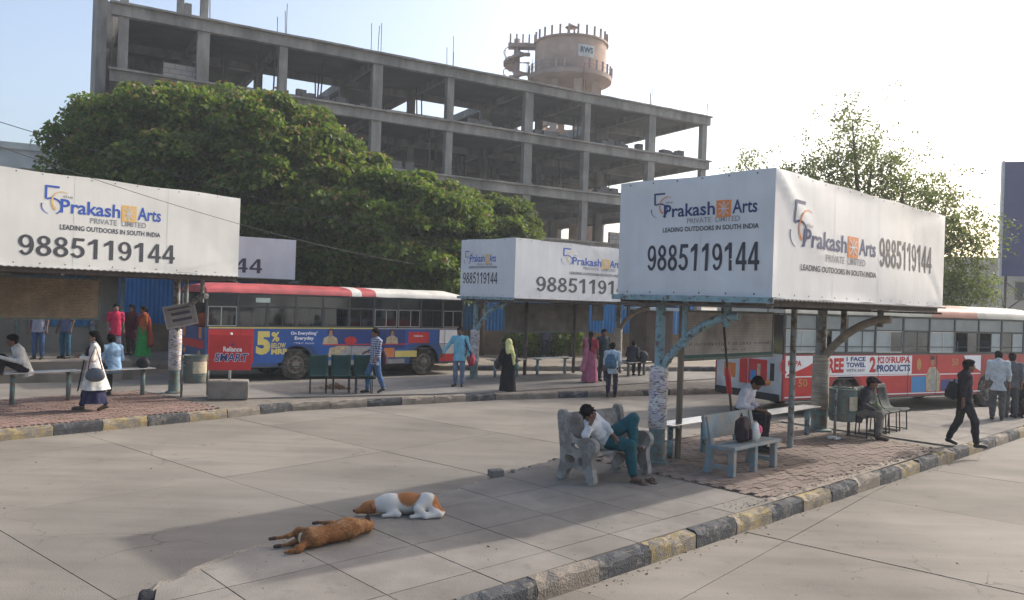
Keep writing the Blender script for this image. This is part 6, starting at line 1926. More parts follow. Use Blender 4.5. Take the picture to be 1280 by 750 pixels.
# ------------------------------------------------------------------ bags on the blue bench
b2u, b2v = bu2, Vector((-bu2.y, bu2.x, 0))
q = Vector((f_l.x, f_l.y, 0)) + b2u * 0.60 + b2v * 0.20
backpack('dark maroon-black backpack upright on the light blue bench', q, IZ + 0.455, atan2(bu2.y, bu2.x), mat('bag_plum', (0.03, 0.016, 0.022), 0.8, 0.25, 9), 0.98)
q = Vector((f_l.x, f_l.y, 0)) + b2u * 0.86 + b2v * 0.14
t = thing('carrier_bag', 'white carrier bag with a pink patch on the light blue bench', 'bag', (q.x, q.y, IZ + 0.455), atan2(bu2.y, bu2.x))
Soft(0.03).ell((0, 0, 0.13), (0.13, 0.08, 0.15)).cone((-0.05, 0, 0.24), (0.04, 0, 0.26), 0.035, 0.03).obj('bag_body', mat('bag_white', (0.5, 0.52, 0.5), 0.6, 0.15, 10), t, 0.014)
Soft(0.02).ell((0.05, -0.035, 0.17), (0.07, 0.055, 0.085)).obj('pink_patch', mat('bag_pink', (0.60, 0.05, 0.16), 0.6), t, 0.012)

# ------------------------------------------------------------------ dogs
def dog_on_side():
    p = site(418, 677, IZ)
    a = site(375, 686, IZ); b = site(462, 668, IZ)
    ang = atan2((b - a).y, (b - a).x)
    t = thing('dog', 'tan short-haired dog lying flat on its side', 'dog', (p.x, p.y, IZ), ang, 'dogs sleeping on the island')
    m = mat('fur_tan', (0.23, 0.105, 0.045), 0.9, 0.35, 26, 1.0, 75, spec=0.1, wear=(0.32, 0.17, 0.08), wear_amt=0.36, wear_scale=4.5, stain=0.3, stain_scale=5)
    s = Soft(0.04)      # local x: rump -> head; back towards -y, legs towards +y
    s.ell((-0.24, -0.02, 0.095), (0.15, 0.11, 0.10)).ell((-0.06, -0.02, 0.10), (0.20, 0.105, 0.095)).ell((0.13, -0.01, 0.115), (0.16, 0.125, 0.115))
    s.chain([(0.22, 0.0, 0.11), (0.33, 0.02, 0.10), (0.40, 0.05, 0.085)], [0.085, 0.07, 0.065])
    s.ell((0.43, 0.07, 0.08), (0.085, 0.075, 0.068)); s.chain([(0.47, 0.10, 0.06), (0.55, 0.17, 0.045)], [0.048, 0.03])
    # hind legs stretched back and away
    s.chain([(-0.28, 0.02, 0.12), (-0.33, 0.14, 0.13), (-0.44, 0.15, 0.10), (-0.54, 0.20, 0.085)], [0.07, 0.038, 0.019, 0.018])
    s.chain([(-0.28, 0.02, 0.06), (-0.31, 0.13, 0.05), (-0.42, 0.10, 0.035), (-0.52, 0.13, 0.025)], [0.065, 0.036, 0.018, 0.018])
    # fore legs
    s.chain([(0.16, 0.06, 0.10), (0.10, 0.22, 0.12), (0.0, 0.29, 0.13)], [0.05, 0.027, 0.018])
    s.chain([(0.20, 0.06, 0.05), (0.24, 0.22, 0.045), (0.32, 0.33, 0.03)], [0.05, 0.027, 0.018])
    # tail
    s.chain([(-0.36, -0.05, 0.06), (-0.46, -0.10, 0.035), (-0.60, -0.10, 0.03)], [0.04, 0.034, 0.016])
    s.obj('body', m, t, 0.012)
    md = mat('fur_dark', (0.05, 0.032, 0.025), 0.85, 0.3, 8)
    mb = MB(); mb.add([(0.36, 0.03, 0.125), (0.44, 0.0, 0.13), (0.43, 0.045, 0.25), (0.40, 0.07, 0.125)], [(0, 1, 2), (1, 3, 2), (3, 0, 2), (0, 3, 1)]); mb.obj('ear', md, t, smooth=False, bevel=0.004)
    Soft(0.01).ell((0.575, 0.19, 0.045), (0.016, 0.016, 0.014)).obj('nose', md, t, 0.007)
    for c in ((-0.02, 0.31, 0.13), (-0.555, 0.21, 0.085), (-0.54, 0.135, 0.025)):
        Soft(0.015).cone(c, (c[0] - 0.05, c[1] + 0.005, c[2]), 0.021, 0.018).obj('paw', md, t, 0.01)
    Soft(0.01).cone((0.36, 0.335, 0.028), (0.42, 0.34, 0.026), 0.026, 0.024).obj('paw', m, t, 0.01)
    Soft(0.02).ell((-0.355, 0.03, 0.09), (0.03, 0.06, 0.06)).obj('pale_rump', mat('fur_cream', (0.5, 0.4, 0.28), 0.85, 0.2, 9), t, 0.012)
    return t
dog_on_side()
def dog_curled():
    p = site(503, 643, IZ)
    t = thing('dog', 'white dog with brown patches curled with its chin on the ground', 'dog', (p.x, p.y, IZ), radians(188), 'dogs sleeping on the island')
    # local x: rump(-) -> head(+); the camera sees its left... legs lie towards +y
    m = None
    mtl, N, L, P = nodes_of('fur_patched')
    tc = N.new('ShaderNodeTexCoord'); nz = N.new('ShaderNodeTexNoise'); nz.inputs['Scale'].default_value = 9; nz.inputs['Detail'].default_value = 3
    L.new(tc.outputs['Object'], nz.inputs['Vector'])
    def blob(c, r):
        vm_ = N.new('ShaderNodeVectorMath'); vm_.operation = 'DISTANCE'; L.new(tc.outputs['Object'], vm_.inputs[0]); vm_.inputs[1].default_value = c
        ad_ = N.new('ShaderNodeMath'); ad_.operation = 'MULTIPLY_ADD'; ad_.inputs[1].default_value = 0.06; L.new(nz.outputs['Fac'], ad_.inputs[0]); L.new(vm_.outputs['Value'], ad_.inputs[2])
        mr = N.new('ShaderNodeMapRange'); mr.inputs['From Min'].default_value = r + 0.01; mr.inputs['From Max'].default_value = r + 0.03; mr.inputs['To Min'].default_value = 1; mr.inputs['To Max'].default_value = 0
        L.new(ad_.outputs[0], mr.inputs['Value']); return mr.outputs[0]
    fac = None
    for c, r in (((0.44, 0.0, 0.07), 0.165), ((-0.07, -0.02, 0.22), 0.155), ((-0.42, 0.03, 0.12), 0.135)):
        b = blob(c, r)
        if fac is None: fac = b
        else:
            mx_ = N.new('ShaderNodeMath'); mx_.operation = 'MAXIMUM'; L.new(fac, mx_.inputs[0]); L.new(b, mx_.inputs[1]); fac = mx_.outputs[0]
    mx = N.new('ShaderNodeMix'); mx.data_type = 'RGBA'; L.new(fac, mx.inputs['Factor']); mx.inputs['A'].default_value = (0.56, 0.53, 0.48, 1); mx.inputs['B'].default_value = (0.34, 0.14, 0.055, 1)
    L.new(mx.outputs['Result'], P.inputs['Base Color']); P.inputs['Roughness'].default_value = 0.85; P.inputs['Specular IOR Level'].default_value = 0.15
    bp = N.new('ShaderNodeBump'); bp.inputs['Strength'].default_value = 0.8; bp.inputs['Distance'].default_value = 0.008
    n2 = N.new('ShaderNodeTexNoise'); n2.inputs['Scale'].default_value = 130; L.new(tc.outputs['Object'], n2.inputs['Vector']); L.new(n2.outputs['Fac'], bp.inputs['Height']); L.new(bp.outputs[0], P.inputs['Normal'])
    s = Soft(0.035)
    s.ell((0.15, 0.0, 0.125), (0.16, 0.115, 0.125)).ell((-0.06, -0.02, 0.13), (0.20, 0.11, 0.125)).ell((-0.27, 0.0, 0.13), (0.15, 0.12, 0.125))
    s.chain([(0.22, 0.0, 0.12), (0.33, 0.0, 0.095)], [0.09, 0.075]); s.ell((0.39, 0.0, 0.085), (0.085, 0.07, 0.075)); s.chain([(0.44, 0.0, 0.065), (0.525, 0.01, 0.045)], [0.05, 0.034])
    # folded hind leg on the camera side
    s.chain([(-0.29, 0.06, 0.19), (-0.17, 0.15, 0.10), (-0.27, 0.17, 0.035)], [0.075, 0.042, 0.026]); s.chain([(-0.40, 0.15, 0.05), (-0.27, 0.17, 0.03), (-0.10, 0.19, 0.022)], [0.03, 0.024, 0.024])
    s.chain([(-0.36, 0.11, 0.07), (-0.42, 0.16, 0.04), (-0.26, 0.22, 0.022)], [0.06, 0.03, 0.02])
    s.chain([(0.14, 0.07, 0.07), (0.05, 0.13, 0.035), (0.22, 0.14, 0.022)], [0.05, 0.03, 0.022])
    s.chain([(-0.40, 0.02, 0.10), (-0.46, 0.10, 0.05), (-0.44, 0.17, 0.03)], [0.035, 0.026, 0.014])
    s.obj('body', mtl, t, 0.012)
    md = mat('fur_dark', (0.05, 0.032, 0.025))
    Soft(0.01).ell((0.555, 0.012, 0.05), (0.018, 0.02, 0.017)).obj('nose', md, t, 0.007)
    for q in (-1, 1):
        s = Soft(0.015); s.chain([(0.36, 0.055 * q, 0.135), (0.34, 0.085 * q, 0.10), (0.36, 0.09 * q, 0.06)], [0.022, 0.024, 0.012]); s.obj('ear', mat('fur_brown', (0.26, 0.10, 0.04), 0.85, 0.2, 9), t, 0.01)
    return t
dog_curled()

# ------------------------------------------------------------------ unfinished concrete frame building
M_CON = mat('raw_concrete', (0.255, 0.245, 0.225), 0.95, 0.32, 0.9, 0.5, 8, stain=0.4, stain_scale=0.35, spots=0.3, stretch=(0, (2, 2, 0.6)))
M_COND = mat('raw_concrete_shaded', (0.12, 0.118, 0.112), 0.95, 0.25, 0.4, 0.3, 8, stain=0.3, stain_scale=0.25)  # darker copy of the concrete: shade of the open floors put into its colour
BD = 60
bU, bV = frame(BD); bB = -bV                       # along the front, towards the back
BLK = block_mat('concrete_blockwork', (0.30, 0.28, 0.255), (0.24, 0.225, 0.205), (0.14, 0.13, 0.12), 0.6, 0.28, 0)
C0 = Vector((-21.1, 42.3, 0))
t = thing('unfinished_building', 'five storey bare concrete frame building with open floors', 'building', C0, rz_of(BD))
colx = [0.0, 4.0, 8.4, 14.2, 19.2, 25.2, 30.1, 36.1, 41.4]
coly = [0.0, 6.6, 13.4, 20.6]
FZ = [3.6, 7.1, 10.65, 14.2, 17.7]
TH = 0.2
for i, x in enumerate(colx):
    for j, y in enumerate(coly):
        mb = MB()
        w = 0.32 if i % 2 else 0.24
        top = FZ[-1] - TH
        if (i + j) % 5 == 0 and i < 3: top += 0.0
        mb.box(x - w, x + w, y - 0.22 if j else y - 0.1, y + 0.24 if j else y + 0.36, -0.1, top)
        mb.obj('column', M_CON, t)
holes_top = {(2, 1), (4, 1), (5, 2), (6, 1)}
for fi, z in enumerate(FZ):
    last = fi == len(FZ) - 1
    # bay panels
    for i in range(len(colx) - 1):
        for j in range(len(coly) - 1):
            if last and (i, j) in holes_top: continue
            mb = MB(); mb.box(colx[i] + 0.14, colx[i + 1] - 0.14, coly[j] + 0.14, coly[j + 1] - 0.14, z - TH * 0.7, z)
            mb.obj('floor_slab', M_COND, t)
    for j, y in enumerate(coly):
        mb = MB(); mb.box(-0.6, colx[-1] + 0.45, y - 0.14 - (0.10 if j == 0 else 0), y + 0.139, z - 0.62, z + (0.03 if j == 0 else 0.001)); mb.obj('beam', M_CON, t)
    for i, x in enumerate(colx):
        for j in range(len(coly) - 1):
            mb = MB(); mb.box(x - 0.139, x + 0.139, coly[j] + 0.14, coly[j + 1] - 0.14, z - 0.58, z - 0.001); mb.obj('beam', M_CON, t)
    # thin projecting ledge with ragged shuttering edge
    mb = MB(); vs = []; n = 60; rr = random.Random(fi)
    for k in range(n + 1):
        x = -0.7 + (colx[-1] + 1.2) * k / n
        e = -0.40 - rr.random() * 0.09
        vs += [(x, e, z - 0.04), (x, e, z + 0.07), (x, -0.10, z + 0.08), (x, -0.10, z - 0.04)]
    mb.add(vs, [(4 * k + a, 4 * k + 4 + a, 4 * k + 4 + (a + 1) % 4, 4 * k + (a + 1) % 4) for k in range(n) for a in range(4)]); mb.obj('ledge', M_CON, t)
# blockwork infill, low walls, rubble on floors
def infill(i, z0, z1, y=0.12, f0=0.0, f1=1.0, j=None):
    x0, x1 = colx[i] + 0.33, colx[i + 1] - 0.33
    a, b = x0 + (x1 - x0) * f0, x0 + (x1 - x0) * f1
    mb = MB(); mb.box(0, b - a, 0, 0.2, 0, z1 - z0)
    o = mb.obj('block_wall', BLK, t); o.location = (a, y, z0)
infill(5, 3.65, 6.2); infill(6, 3.65, 6.4, f1=0.25); infill(6, 3.65, 5.0, f0=0.62); infill(7, 3.65, 6.6, f1=0.5); infill(4, 3.65, 6.0); infill(5, 0, 2.9); infill(6, 0, 2.9); infill(4, 0, 2.9)
infill(0, 14.25, 15.1, f0=0.5); infill(6, 7.2, 8.0, f0=0.4)
for i in range(8):
    infill(i, FZ[2] + 0.05, FZ[2] + 2.9 , y=20.3, f1=0.55 if i % 2 else 0.9)
    infill(i, FZ[1] + 0.05, FZ[1] + 2.9, y=20.3, f1=0.8 if i % 3 else 0.4)
    infill(i, FZ[0] + 0.05, FZ[0] + 2.9, y=20.3)
    infill(i, 0.0, 2.9, y=20.3)
mb = MB(); mb.box(-1.2, -0.7, 2.0, 9.5, -0.1, 20.5); mb.obj('lift_wall', M_CON, t)
mb = MB(); mb.box(-1.19, 3.0, 9.51, 9.8, -0.1, 20.8); mb.obj('lift_wall', M_CON, t)
for i, h in ((1, 3.0), (0, 2.2)):
    for j in (0, 1):
        mb = MB(); mb.box(colx[i] - 0.2, colx[i] + 0.2, coly[j] - 0.05, coly[j] + 0.35, FZ[-1] + 0.081, FZ[-1] + h); mb.obj('stub_column', M_CON, t)
mb = MB(); mb.box(2.6, 2.95, 0.05, 0.35, FZ[-1] + 0.081, FZ[-1] + 3.2); mb.obj('stub_column', M_CON, t)
rr = random.Random(9)
for x in colx[1:]:
    mb = MB()
    for k in range(3):
        xx = x + rr.uniform(-0.45, 0.45); mb.tube([(xx, 0.1 + 0.1 * k, FZ[-1]), (xx + rr.uniform(-.06, .06), 0.1 + 0.1 * k, FZ[-1] + rr.uniform(1.0, 2.4))], 0.022, 5)
    mb.obj('rebar', M_RUST, t)
for fi, xs_ in ((3, (10, 12.2, 21.5, 27, 32.5, 38.5, 34)), (2, (16, 33))):
    for x in xs_:
        s = MB()
        for k in range(12):
            a, b, c = x + rr.gauss(0, 0.6), 0.5 + rr.random() * 0.8, FZ[fi] + 0.05
            w, h = rr.uniform(0.15, 0.4), rr.uniform(0.15, 0.7)
            s.box(a - w, a + w, b - w, b + w, c, c + h)
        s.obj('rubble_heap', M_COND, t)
for fi in (2, 3):
    for k in range(26):
        x, y = rr.uniform(1, 40), rr.uniform(1.0, 12)
        mb = MB(); mb.tube([(x, y, FZ[fi]), (x + rr.uniform(-0.3, 0.3), y, FZ[fi + 1] - 0.15)], 0.05, 5); mb.obj('prop', M_RUST, t)
for i, fi, a, b in ((1, 3, 0.1, 0.9), (3, 3, 0.2, 0.7), (4, 2, 0.1, 0.8), (6, 2, 0.3, 0.95), (5, 3, 0.0, 0.6), (7, 2, 0.1, 0.5)):
    infill(i, FZ[fi] + 0.02, FZ[fi] + 2.7, y=13.1, f0=a, f1=b)
mb = MB(); mb.bar((colx[6] + 1.0, 8, FZ[3]), (colx[7] - 1, 13, FZ[4] - 0.3), 1.8, 0.25); mb.obj('stair_flight', M_CON, t)
mb = MB(); mb.bar((colx[2] + 1.0, 9, FZ[3]), (colx[3] - 1, 13, FZ[4] - 0.3), 1.8, 0.25); mb.obj('stair_flight', M_CON, t)

# ------------------------------------------------------------------ water tower behind it
M_TNK = mat('tank_pink_plaster', (0.44, 0.32, 0.25), 0.9, 0.15, 0.6, 0.2, 6, stain=0.35, stain_scale=0.35)
M_TNKD = mat('tank_band', (0.34, 0.255, 0.215), 0.9, 0.2, 0.6)
TY = 80.0
tc_ = at(713, 75, TY)
k_ = TY / FOCAL
t = thing('water_tower', 'round pinkish water tower with railing posts and a spiral stair', 'water tower', (tc_.x, tc_.y, 0))
zt = lambda py: CZ + (at(713, py, TY).z - CZ) * 0.955
R0 = 44.5 * k_
mb = MB(); mb.lathe([(R0, zt(85)), (R0, zt(44)), (R0 + 0.2, zt(43.5)), (R0 + 0.2, zt(41.5)), (R0 * 0.6, zt(39)), (0.01, zt(37.5))], 48); mb.obj('tank', M_TNK, t, smooth=True, angle=30)
mb = MB(); mb.lathe([(R0, zt(85)), (52 * k_, zt(85)), (52.5 * k_, zt(88)), (52 * k_, zt(91)), (R0 * 0.95, zt(93)), (R0 * 0.7, zt(99)), (0.01, zt(102))], 48); mb.obj('gallery', M_TNKD, t, smooth=True, angle=30)
for k in range(8):
    a = 2 * pi * k / 8 + 0.2
    mb = MB(); mb.box(cos(a) * R0 * 0.82 - 0.35, cos(a) * R0 * 0.82 + 0.35, sin(a) * R0 * 0.82 - 0.35, sin(a) * R0 * 0.82 + 0.35, -0.1, zt(95)); mb.obj('column', M_TNK, t)
for z in (7.0, 14.0, 20.0):
    mb = MB(); mb.lathe([(R0 * 0.82 - 0.25, z), (R0 * 0.82 + 0.25, z), (R0 * 0.82 + 0.25, z + 0.6), (R0 * 0.82 - 0.25, z + 0.6), (R0 * 0.82 - 0.25, z)], 8); mb.obj('ring_beam', M_TNK, t)
for k in range(26):
    a = 2 * pi * k / 26
    mb = MB(); x, y = cos(a) * (R0 + 0.05), sin(a) * (R0 + 0.05); mb.box(x - 0.10, x + 0.10, y - 0.10, y + 0.10, zt(41.8), zt(41.8) + 0.95); mb.obj('rail_post', M_TNKD, t)
for k in range(32):
    a = 2 * pi * k / 32
    mb = MB(); x, y = cos(a) * 52 * k_, sin(a) * 52 * k_; mb.box(x - 0.09, x + 0.09, y - 0.09, y + 0.09, zt(85.2), zt(85.2) + 0.9); mb.obj('rail_post', M_TNKD, t)
mb = MB()
for z in (0.45, 0.85):
    mb.tube([(cos(2 * pi * k / 48) * 52 * k_, sin(2 * pi * k / 48) * 52 * k_, zt(85.2) + z) for k in range(49)], 0.025, 5)
mb.obj('guard_rail', M_TNKD, t)
mb = MB(); mb.box(-0.45, 0.45, -0.45, 0.45, zt(19), zt(19) + 0.05)
for sx in (-1, 1):
    for sy in (-1, 1): mb.box(sx * 0.3 - 0.08, sx * 0.3 + 0.08, sy * 0.3 - 0.08, sy * 0.3 + 0.08, zt(40), zt(19.1))
mb.lathe([(0.65, zt(18.3)), (0.001, zt(13))], 12); mb.obj('vent_cupola', M_TNKD, t)
# curved name board
mb = MB(); vs = []; n = 8; a0, a1 = radians(-82), radians(-54)
for k in range(n + 1):
    a = a0 + (a1 - a0) * k / n
    for z in (zt(69), zt(54)): vs.append((cos(a) * (R0 + 0.03), sin(a) * (R0 + 0.03), z))
mb.add(vs, [(2 * k, 2 * k + 2, 2 * k + 3, 2 * k + 1) for k in range(n)]); nb = mb.obj('name_board', mat('board_pale', (0.5, 0.52, 0.5), 0.7), t, smooth=True)
mb = MB(); put_text(mb, 'RWS', 0.12, 0.88, 0.30, 0.80, bold=0.04)
Wd = zt(54) - zt(69)
mb.v = [(cos(a0 + (a1 - a0) * x) * (R0 + 0.07), sin(a0 + (a1 - a0) * x) * (R0 + 0.07), zt(69) + y * Wd) for x, y, z in mb.v]
mb.obj('lettering', mat('letter_slate', (0.06, 0.10, 0.15), 0.6), nb)
# spiral stair and bridge
sx0 = (646 - 713) * k_
mb = MB(); mb.tube([(sx0, 0, -0.1), (sx0, 0, zt(36))], 0.32, 12); mb.obj('stair_column', M_TNKD, t, smooth=True)
zb_, ztp = zt(130), zt(48)
nst = 56
mb = MB(); vs = []; fs = []; rail = []
for k in range(nst):
    a = k * 0.36; z = zb_ + (ztp - zb_) * k / nst
    p0, p1 = a, a + 0.40
    r0, r1 = 0.3, 1.35
    b = len(vs)
    for (r, aa) in ((r0, p0), (r1, p0), (r1, p1), (r0, p1)):
        vs.append((sx0 + cos(aa) * r, sin(aa) * r, z)); vs.append((sx0 + cos(aa) * r, sin(aa) * r, z - 0.22))
    fs += [(b, b + 2, b + 4, b + 6), (b + 7, b + 5, b + 3, b + 1), (b, b + 1, b + 3, b + 2), (b + 2, b + 3, b + 5, b + 4), (b + 4, b + 5, b + 7, b + 6), (b + 6, b + 7, b + 1, b)]
    rail.append((sx0 + cos(a) * 1.33, sin(a) * 1.33, z + 0.95))
mb.add(vs, fs); so = mb.obj('spiral_stair', M_TNKD, t)
mb = MB(); mb.tube(rail, 0.045, 5)
for p in rail[::3]: mb.tube([(p[0], p[1], p[2] - 0.95), p], 0.03, 5)
mb.obj('handrail', M_TNKD, so)
mb = MB(); mb.box(sx0 - 0.9, -R0 + 0.2, -0.6, 0.6, zt(47.5), zt(43)); br = mb.obj('bridge', M_TNKD, t)
for x in np.linspace(sx0 - 0.7, -R0, 5):
    for y in (-0.55, 0.55):
        mb = MB(); mb.box(x - 0.08, x + 0.08, y - 0.045, y + 0.045, zt(43) + 0.001, zt(43) + 0.9); mb.obj('rail_post', M_TNKD, br)

# ------------------------------------------------------------------ fence, walls and kiosk behind the middle island
M_FBLU = mat('fence_blue_sheet', (0.025, 0.17, 0.40), 0.5, 0.15, 1.5, stain=0.2, stain_scale=0.8)
M_TANW = mat('wall_tan', (0.26, 0.19, 0.12), 0.9, 0.25, 1.5, 0.4, 20, stain=0.4, stain_scale=0.8)
fd = bd.copy(); fn = -bn
FO = B1 + fn * 5.6
FO = Vector((FO.x, FO.y, 0))
frz = atan2(fd.y, fd.x)
t = thing('low_wall', 'tan plastered low wall beneath the blue sheet fence', 'wall', FO, frz)
mb = MB(); mb.box(-13, 14, 0, 0.22, -0.1, 1.25); mb.obj('wall_body', M_TANW, t)
mb = MB(); mb.box(-13, 14, -0.04, 0.26, 1.251, 1.31); mb.obj('coping', M_TANW, t)
t = thing('sheet_fence', 'bright blue corrugated sheet fence on a low tan wall', 'fence', FO, frz)
for k in range(27):
    x0 = -13 + k * 1.0
    mb = MB(); vs = []; n = 12
    h = 3.15 + random.uniform(-0.06, 0.06)
    for i in range(n + 1):
        x = x0 + 0.004 + 0.992 * i / n
        y = 0.10 + (0.03 if i % 2 else 0) + (0.006 if k % 2 else 0)
        for yy, z in ((y, 1.29), (y, h), (y + 0.006, h), (y + 0.006, 1.29)): vs.append((x, yy, z))
    mb.add(vs, [(4 * i + a, 4 * i + 4 + a, 4 * i + 4 + (a + 1) % 4, 4 * i + (a + 1) % 4) for i in range(n) for a in range(4)])
    mb.obj('corrugated_sheet', M_FBLU, t)
for k in range(10):
    mb = MB(); mb.box(-13 + k * 3 - 0.03, -13 + k * 3 + 0.03, 0.15, 0.21, 1.3, 3.1); mb.obj('post', M_RUST, t)
kp = at(822, 410, 35.0)
t = thing('kiosk', 'closed brown kiosk with a flat overhanging roof near the blue fence', 'kiosk', (kp.x, kp.y, IZ), frz)
mb = MB(); mb.box(-0.55, 0.75, 0, 1.6, -0.1, 2.3); mb.obj('cabin', mat('kiosk_brown', (0.12, 0.085, 0.065), 0.8, 0.25, 2), t)
mb = MB()
for k in range(14): mb.box(-0.45, 0.65, -0.03 - 0.012 * (k % 2), -0.001, 0.2 + k * 0.13, 0.2 + k * 0.13 + 0.125)
mb.obj('shutter', mat('kiosk_shutter', (0.10, 0.075, 0.065), 0.6), t)
mb = MB(); mb.box(-0.8, 1.0, -0.5, 1.8, 2.301, 2.42); mb.obj('roof', mat('kiosk_roof', (0.35, 0.42, 0.45), 0.7), t)

# wall behind the raised platform, with blue door panels and a yellow-green bit of hedge above it
WP = PE - pvv * 3.9
t = thing('station_wall', 'beige plastered station wall with blue slatted panels behind the raised platform', 'wall', WP, rz_of(60))
mb = MB(); mb.box(-12, 2.0, 0, 0.25, 0.5, 3.3); mb.obj('wall_body', mat('wall_beige', (0.22, 0.20, 0.165), 0.9, 0.2, 1.2, 0.3, 20, stain=0.35), t)
for k in range(9):
    x = -0.6 + k * 0.22
    mb = MB(); mb.box(x, x + 0.19, -0.06, -0.01, 1.4, 3.1); mb.obj('blue_slat', mat('slat_blue', (0.03, 0.14, 0.26), 0.6, 0.2, 3), t)
for k in range(2):
    mb = MB(); mb.tube([(-0.9 + 3.0 * k, -0.3, 0.5), (-0.9 + 3.0 * k, -0.3, 3.2)], 0.07, 10); mb.obj('post', M_TEAL, t, smooth=True)
mb = MB(); mb.box(-12.5, 2.4, -1.2, 0.5, 3.301, 3.42); mb.obj('roof_slab', M_SHEET, t)

# ------------------------------------------------------------------ far buildings
def plain_block(label, p, rz, w, d, h, m, rows, cols_, z0=0):
    t = thing('building', label, 'building', (p.x, p.y, 0), rz)
    mb = MB(); mb.box(-w / 2, w / 2, 0, d, -0.1, h); b = mb.obj('wall', m, t)
    mb = MB(); mb.box(-w / 2 - 0.2, w / 2 + 0.2, -0.2, d + 0.2, h + 0.001, h + 0.5); mb.obj('parapet', m, t)
    for r in range(rows):
        for c in range(cols_):
            x = -w / 2 + w * (c + 0.5) / cols_; z = 1.2 + r * (h - 1) / rows
            mb = MB(); mb.box(x - 0.6, x + 0.6, -0.06, -0.005, z, z + 1.3); q = mb.obj('window', M_FRDK, t)
            mb = MB(); mb.box(x - 0.75, x + 0.75, -0.3, -0.01, z + 1.4, z + 1.5); mb.obj('sunshade', m, t)
    return t
p = at(40, 190, 62); plain_block('pale green-white house beyond the big tree', Vector((p.x, p.y, 0)), radians(25), 9, 8, p.z + 0.1, mat('house_pale', (0.48, 0.5, 0.47), 0.9, 0.12, 0.8), 4, 3)
p = at(1225, 330, 60); plain_block('beige apartment block beyond the right tree', Vector((p.x, p.y, 0)), radians(-15), 9, 8, p.z, mat('house_beige', (0.42, 0.38, 0.31), 0.9, 0.12, 0.8), 2, 3)

# big hoarding at the right edge on a lattice stand
p = at(1252, 345, 38)
HB = thing('hoarding', 'large dark violet hoarding on a steel lattice stand', 'hoarding', (p.x, p.y, 0), radians(-18))
mb = MB(); mb.box(0, 10, 0, 0.15, at(1252, 345, 38).z, at(1252, 202, 38).z); hb_ = mb.obj('panel', mat('hoarding_violet', (0.13, 0.128, 0.21), 0.5, 0.15, 0.6), HB)
mb = MB(); mb.box(-0.12, -0.02, -0.05, 0.25, 0, at(1252, 201, 38).z); mb.obj('edge_frame', M_ALU, HB)
zt_ = at(1252, 345, 38).z
mb = MB()
for k in range(6):
    x = 0.2 + k * 1.6
    for y in (0.1, 1.3): mb.tube([(x, y, -0.1), (x, y, zt_ + (5 if y < 1 else 2))], 0.06, 6)
    for z in np.arange(0.0, zt_ - 0.6, 1.5):
        mb.tube([(x, 0.1, z), (x, 1.3, z + 1.4)], 0.03, 5)
        if k < 5: mb.tube([(x, 0.1, z), (x + 1.6, 0.1, z + 1.4)], 0.03, 5); mb.tube([(x + 1.6, 0.1, z), (x, 0.1, z + 1.4)], 0.03, 5)
mb.obj('lattice_stand', M_RUST, HB)
p = at(1243, 184, 38)

# ------------------------------------------------------------------ trees
L_GRN = leaf_mat('leaves_green', (0.035, 0.06, 0.014), (0.10, 0.148, 0.033), (0.20, 0.225, 0.06), 0.45)
L_TIP = leaf_mat('blossom_tan', (0.12, 0.085, 0.03), (0.22, 0.13, 0.06), (0.30, 0.17, 0.09), 0.25)
L_YEL = leaf_mat('leaves_yellow_green', (0.045, 0.07, 0.014), (0.10, 0.135, 0.03), (0.16, 0.18, 0.045), 0.35)
L_OLV = leaf_mat('leaves_olive_hazy', (0.06, 0.075, 0.03), (0.11, 0.13, 0.055), (0.18, 0.19, 0.09), 0.55)  # olive tones paled, so haze over this crown is put into the colour
M_TRK = mat('bark_brown', (0.10, 0.075, 0.055), 0.95, 0.3, 3, 1.0, 12, stretch=(0, (3, 3, 0.5)))

def leaf_mesh(name, centers, normals, size, m, parent, aspect=0.45, droop=0.25, jit=0.6):
    n = len(centers)
    r = RNG.normal(size=(n, 3)); d = normals * (1 - jit * 0.5) + r * jit; d /= np.linalg.norm(d, axis=1, keepdims=True)
    up = np.tile(V3(0, 0, 1), (n, 1)) + RNG.normal(size=(n, 3)) * 0.6
    a = np.cross(d, up); a /= np.maximum(np.linalg.norm(a, axis=1, keepdims=True), 1e-6)
    b = np.cross(a, d)
    s = size * RNG.uniform(0.6, 1.35, (n, 1))
    dirv = d * 0.6 + b * RNG.uniform(-1, 1, (n, 1)); dirv /= np.linalg.norm(dirv, axis=1, keepdims=True)
    side = np.cross(dirv, d); ln = np.linalg.norm(side, axis=1, keepdims=True); side = np.where(ln > 0.05, side / np.maximum(ln, 1e-6), a)
    p0 = centers; p1 = centers + dirv * s * 0.55 + side * s * aspect; p2 = centers + dirv * s - V3(0, 0, 1) * s * droop; p3 = centers + dirv * s * 0.5 - side * s * aspect
    v = np.stack([p0, p1, p2, p3], 1).reshape(-1, 3).astype(np.float32)
    me = bpy.data.meshes.new(name)
    me.vertices.add(4 * n); me.vertices.foreach_set('co', v.ravel())
    me.loops.add(4 * n); me.loops.foreach_set('vertex_index', np.arange(4 * n, dtype=np.int32))
    me.polygons.add(n); me.polygons.foreach_set('loop_start', np.arange(0, 4 * n, 4, dtype=np.int32))
    me.polygons.foreach_set('loop_total', np.full(n, 4, np.int32))
    me.materials.append(m); me.update(); me.validate()
    o = bpy.data.objects.new(name, me); link(o, parent)
    return o

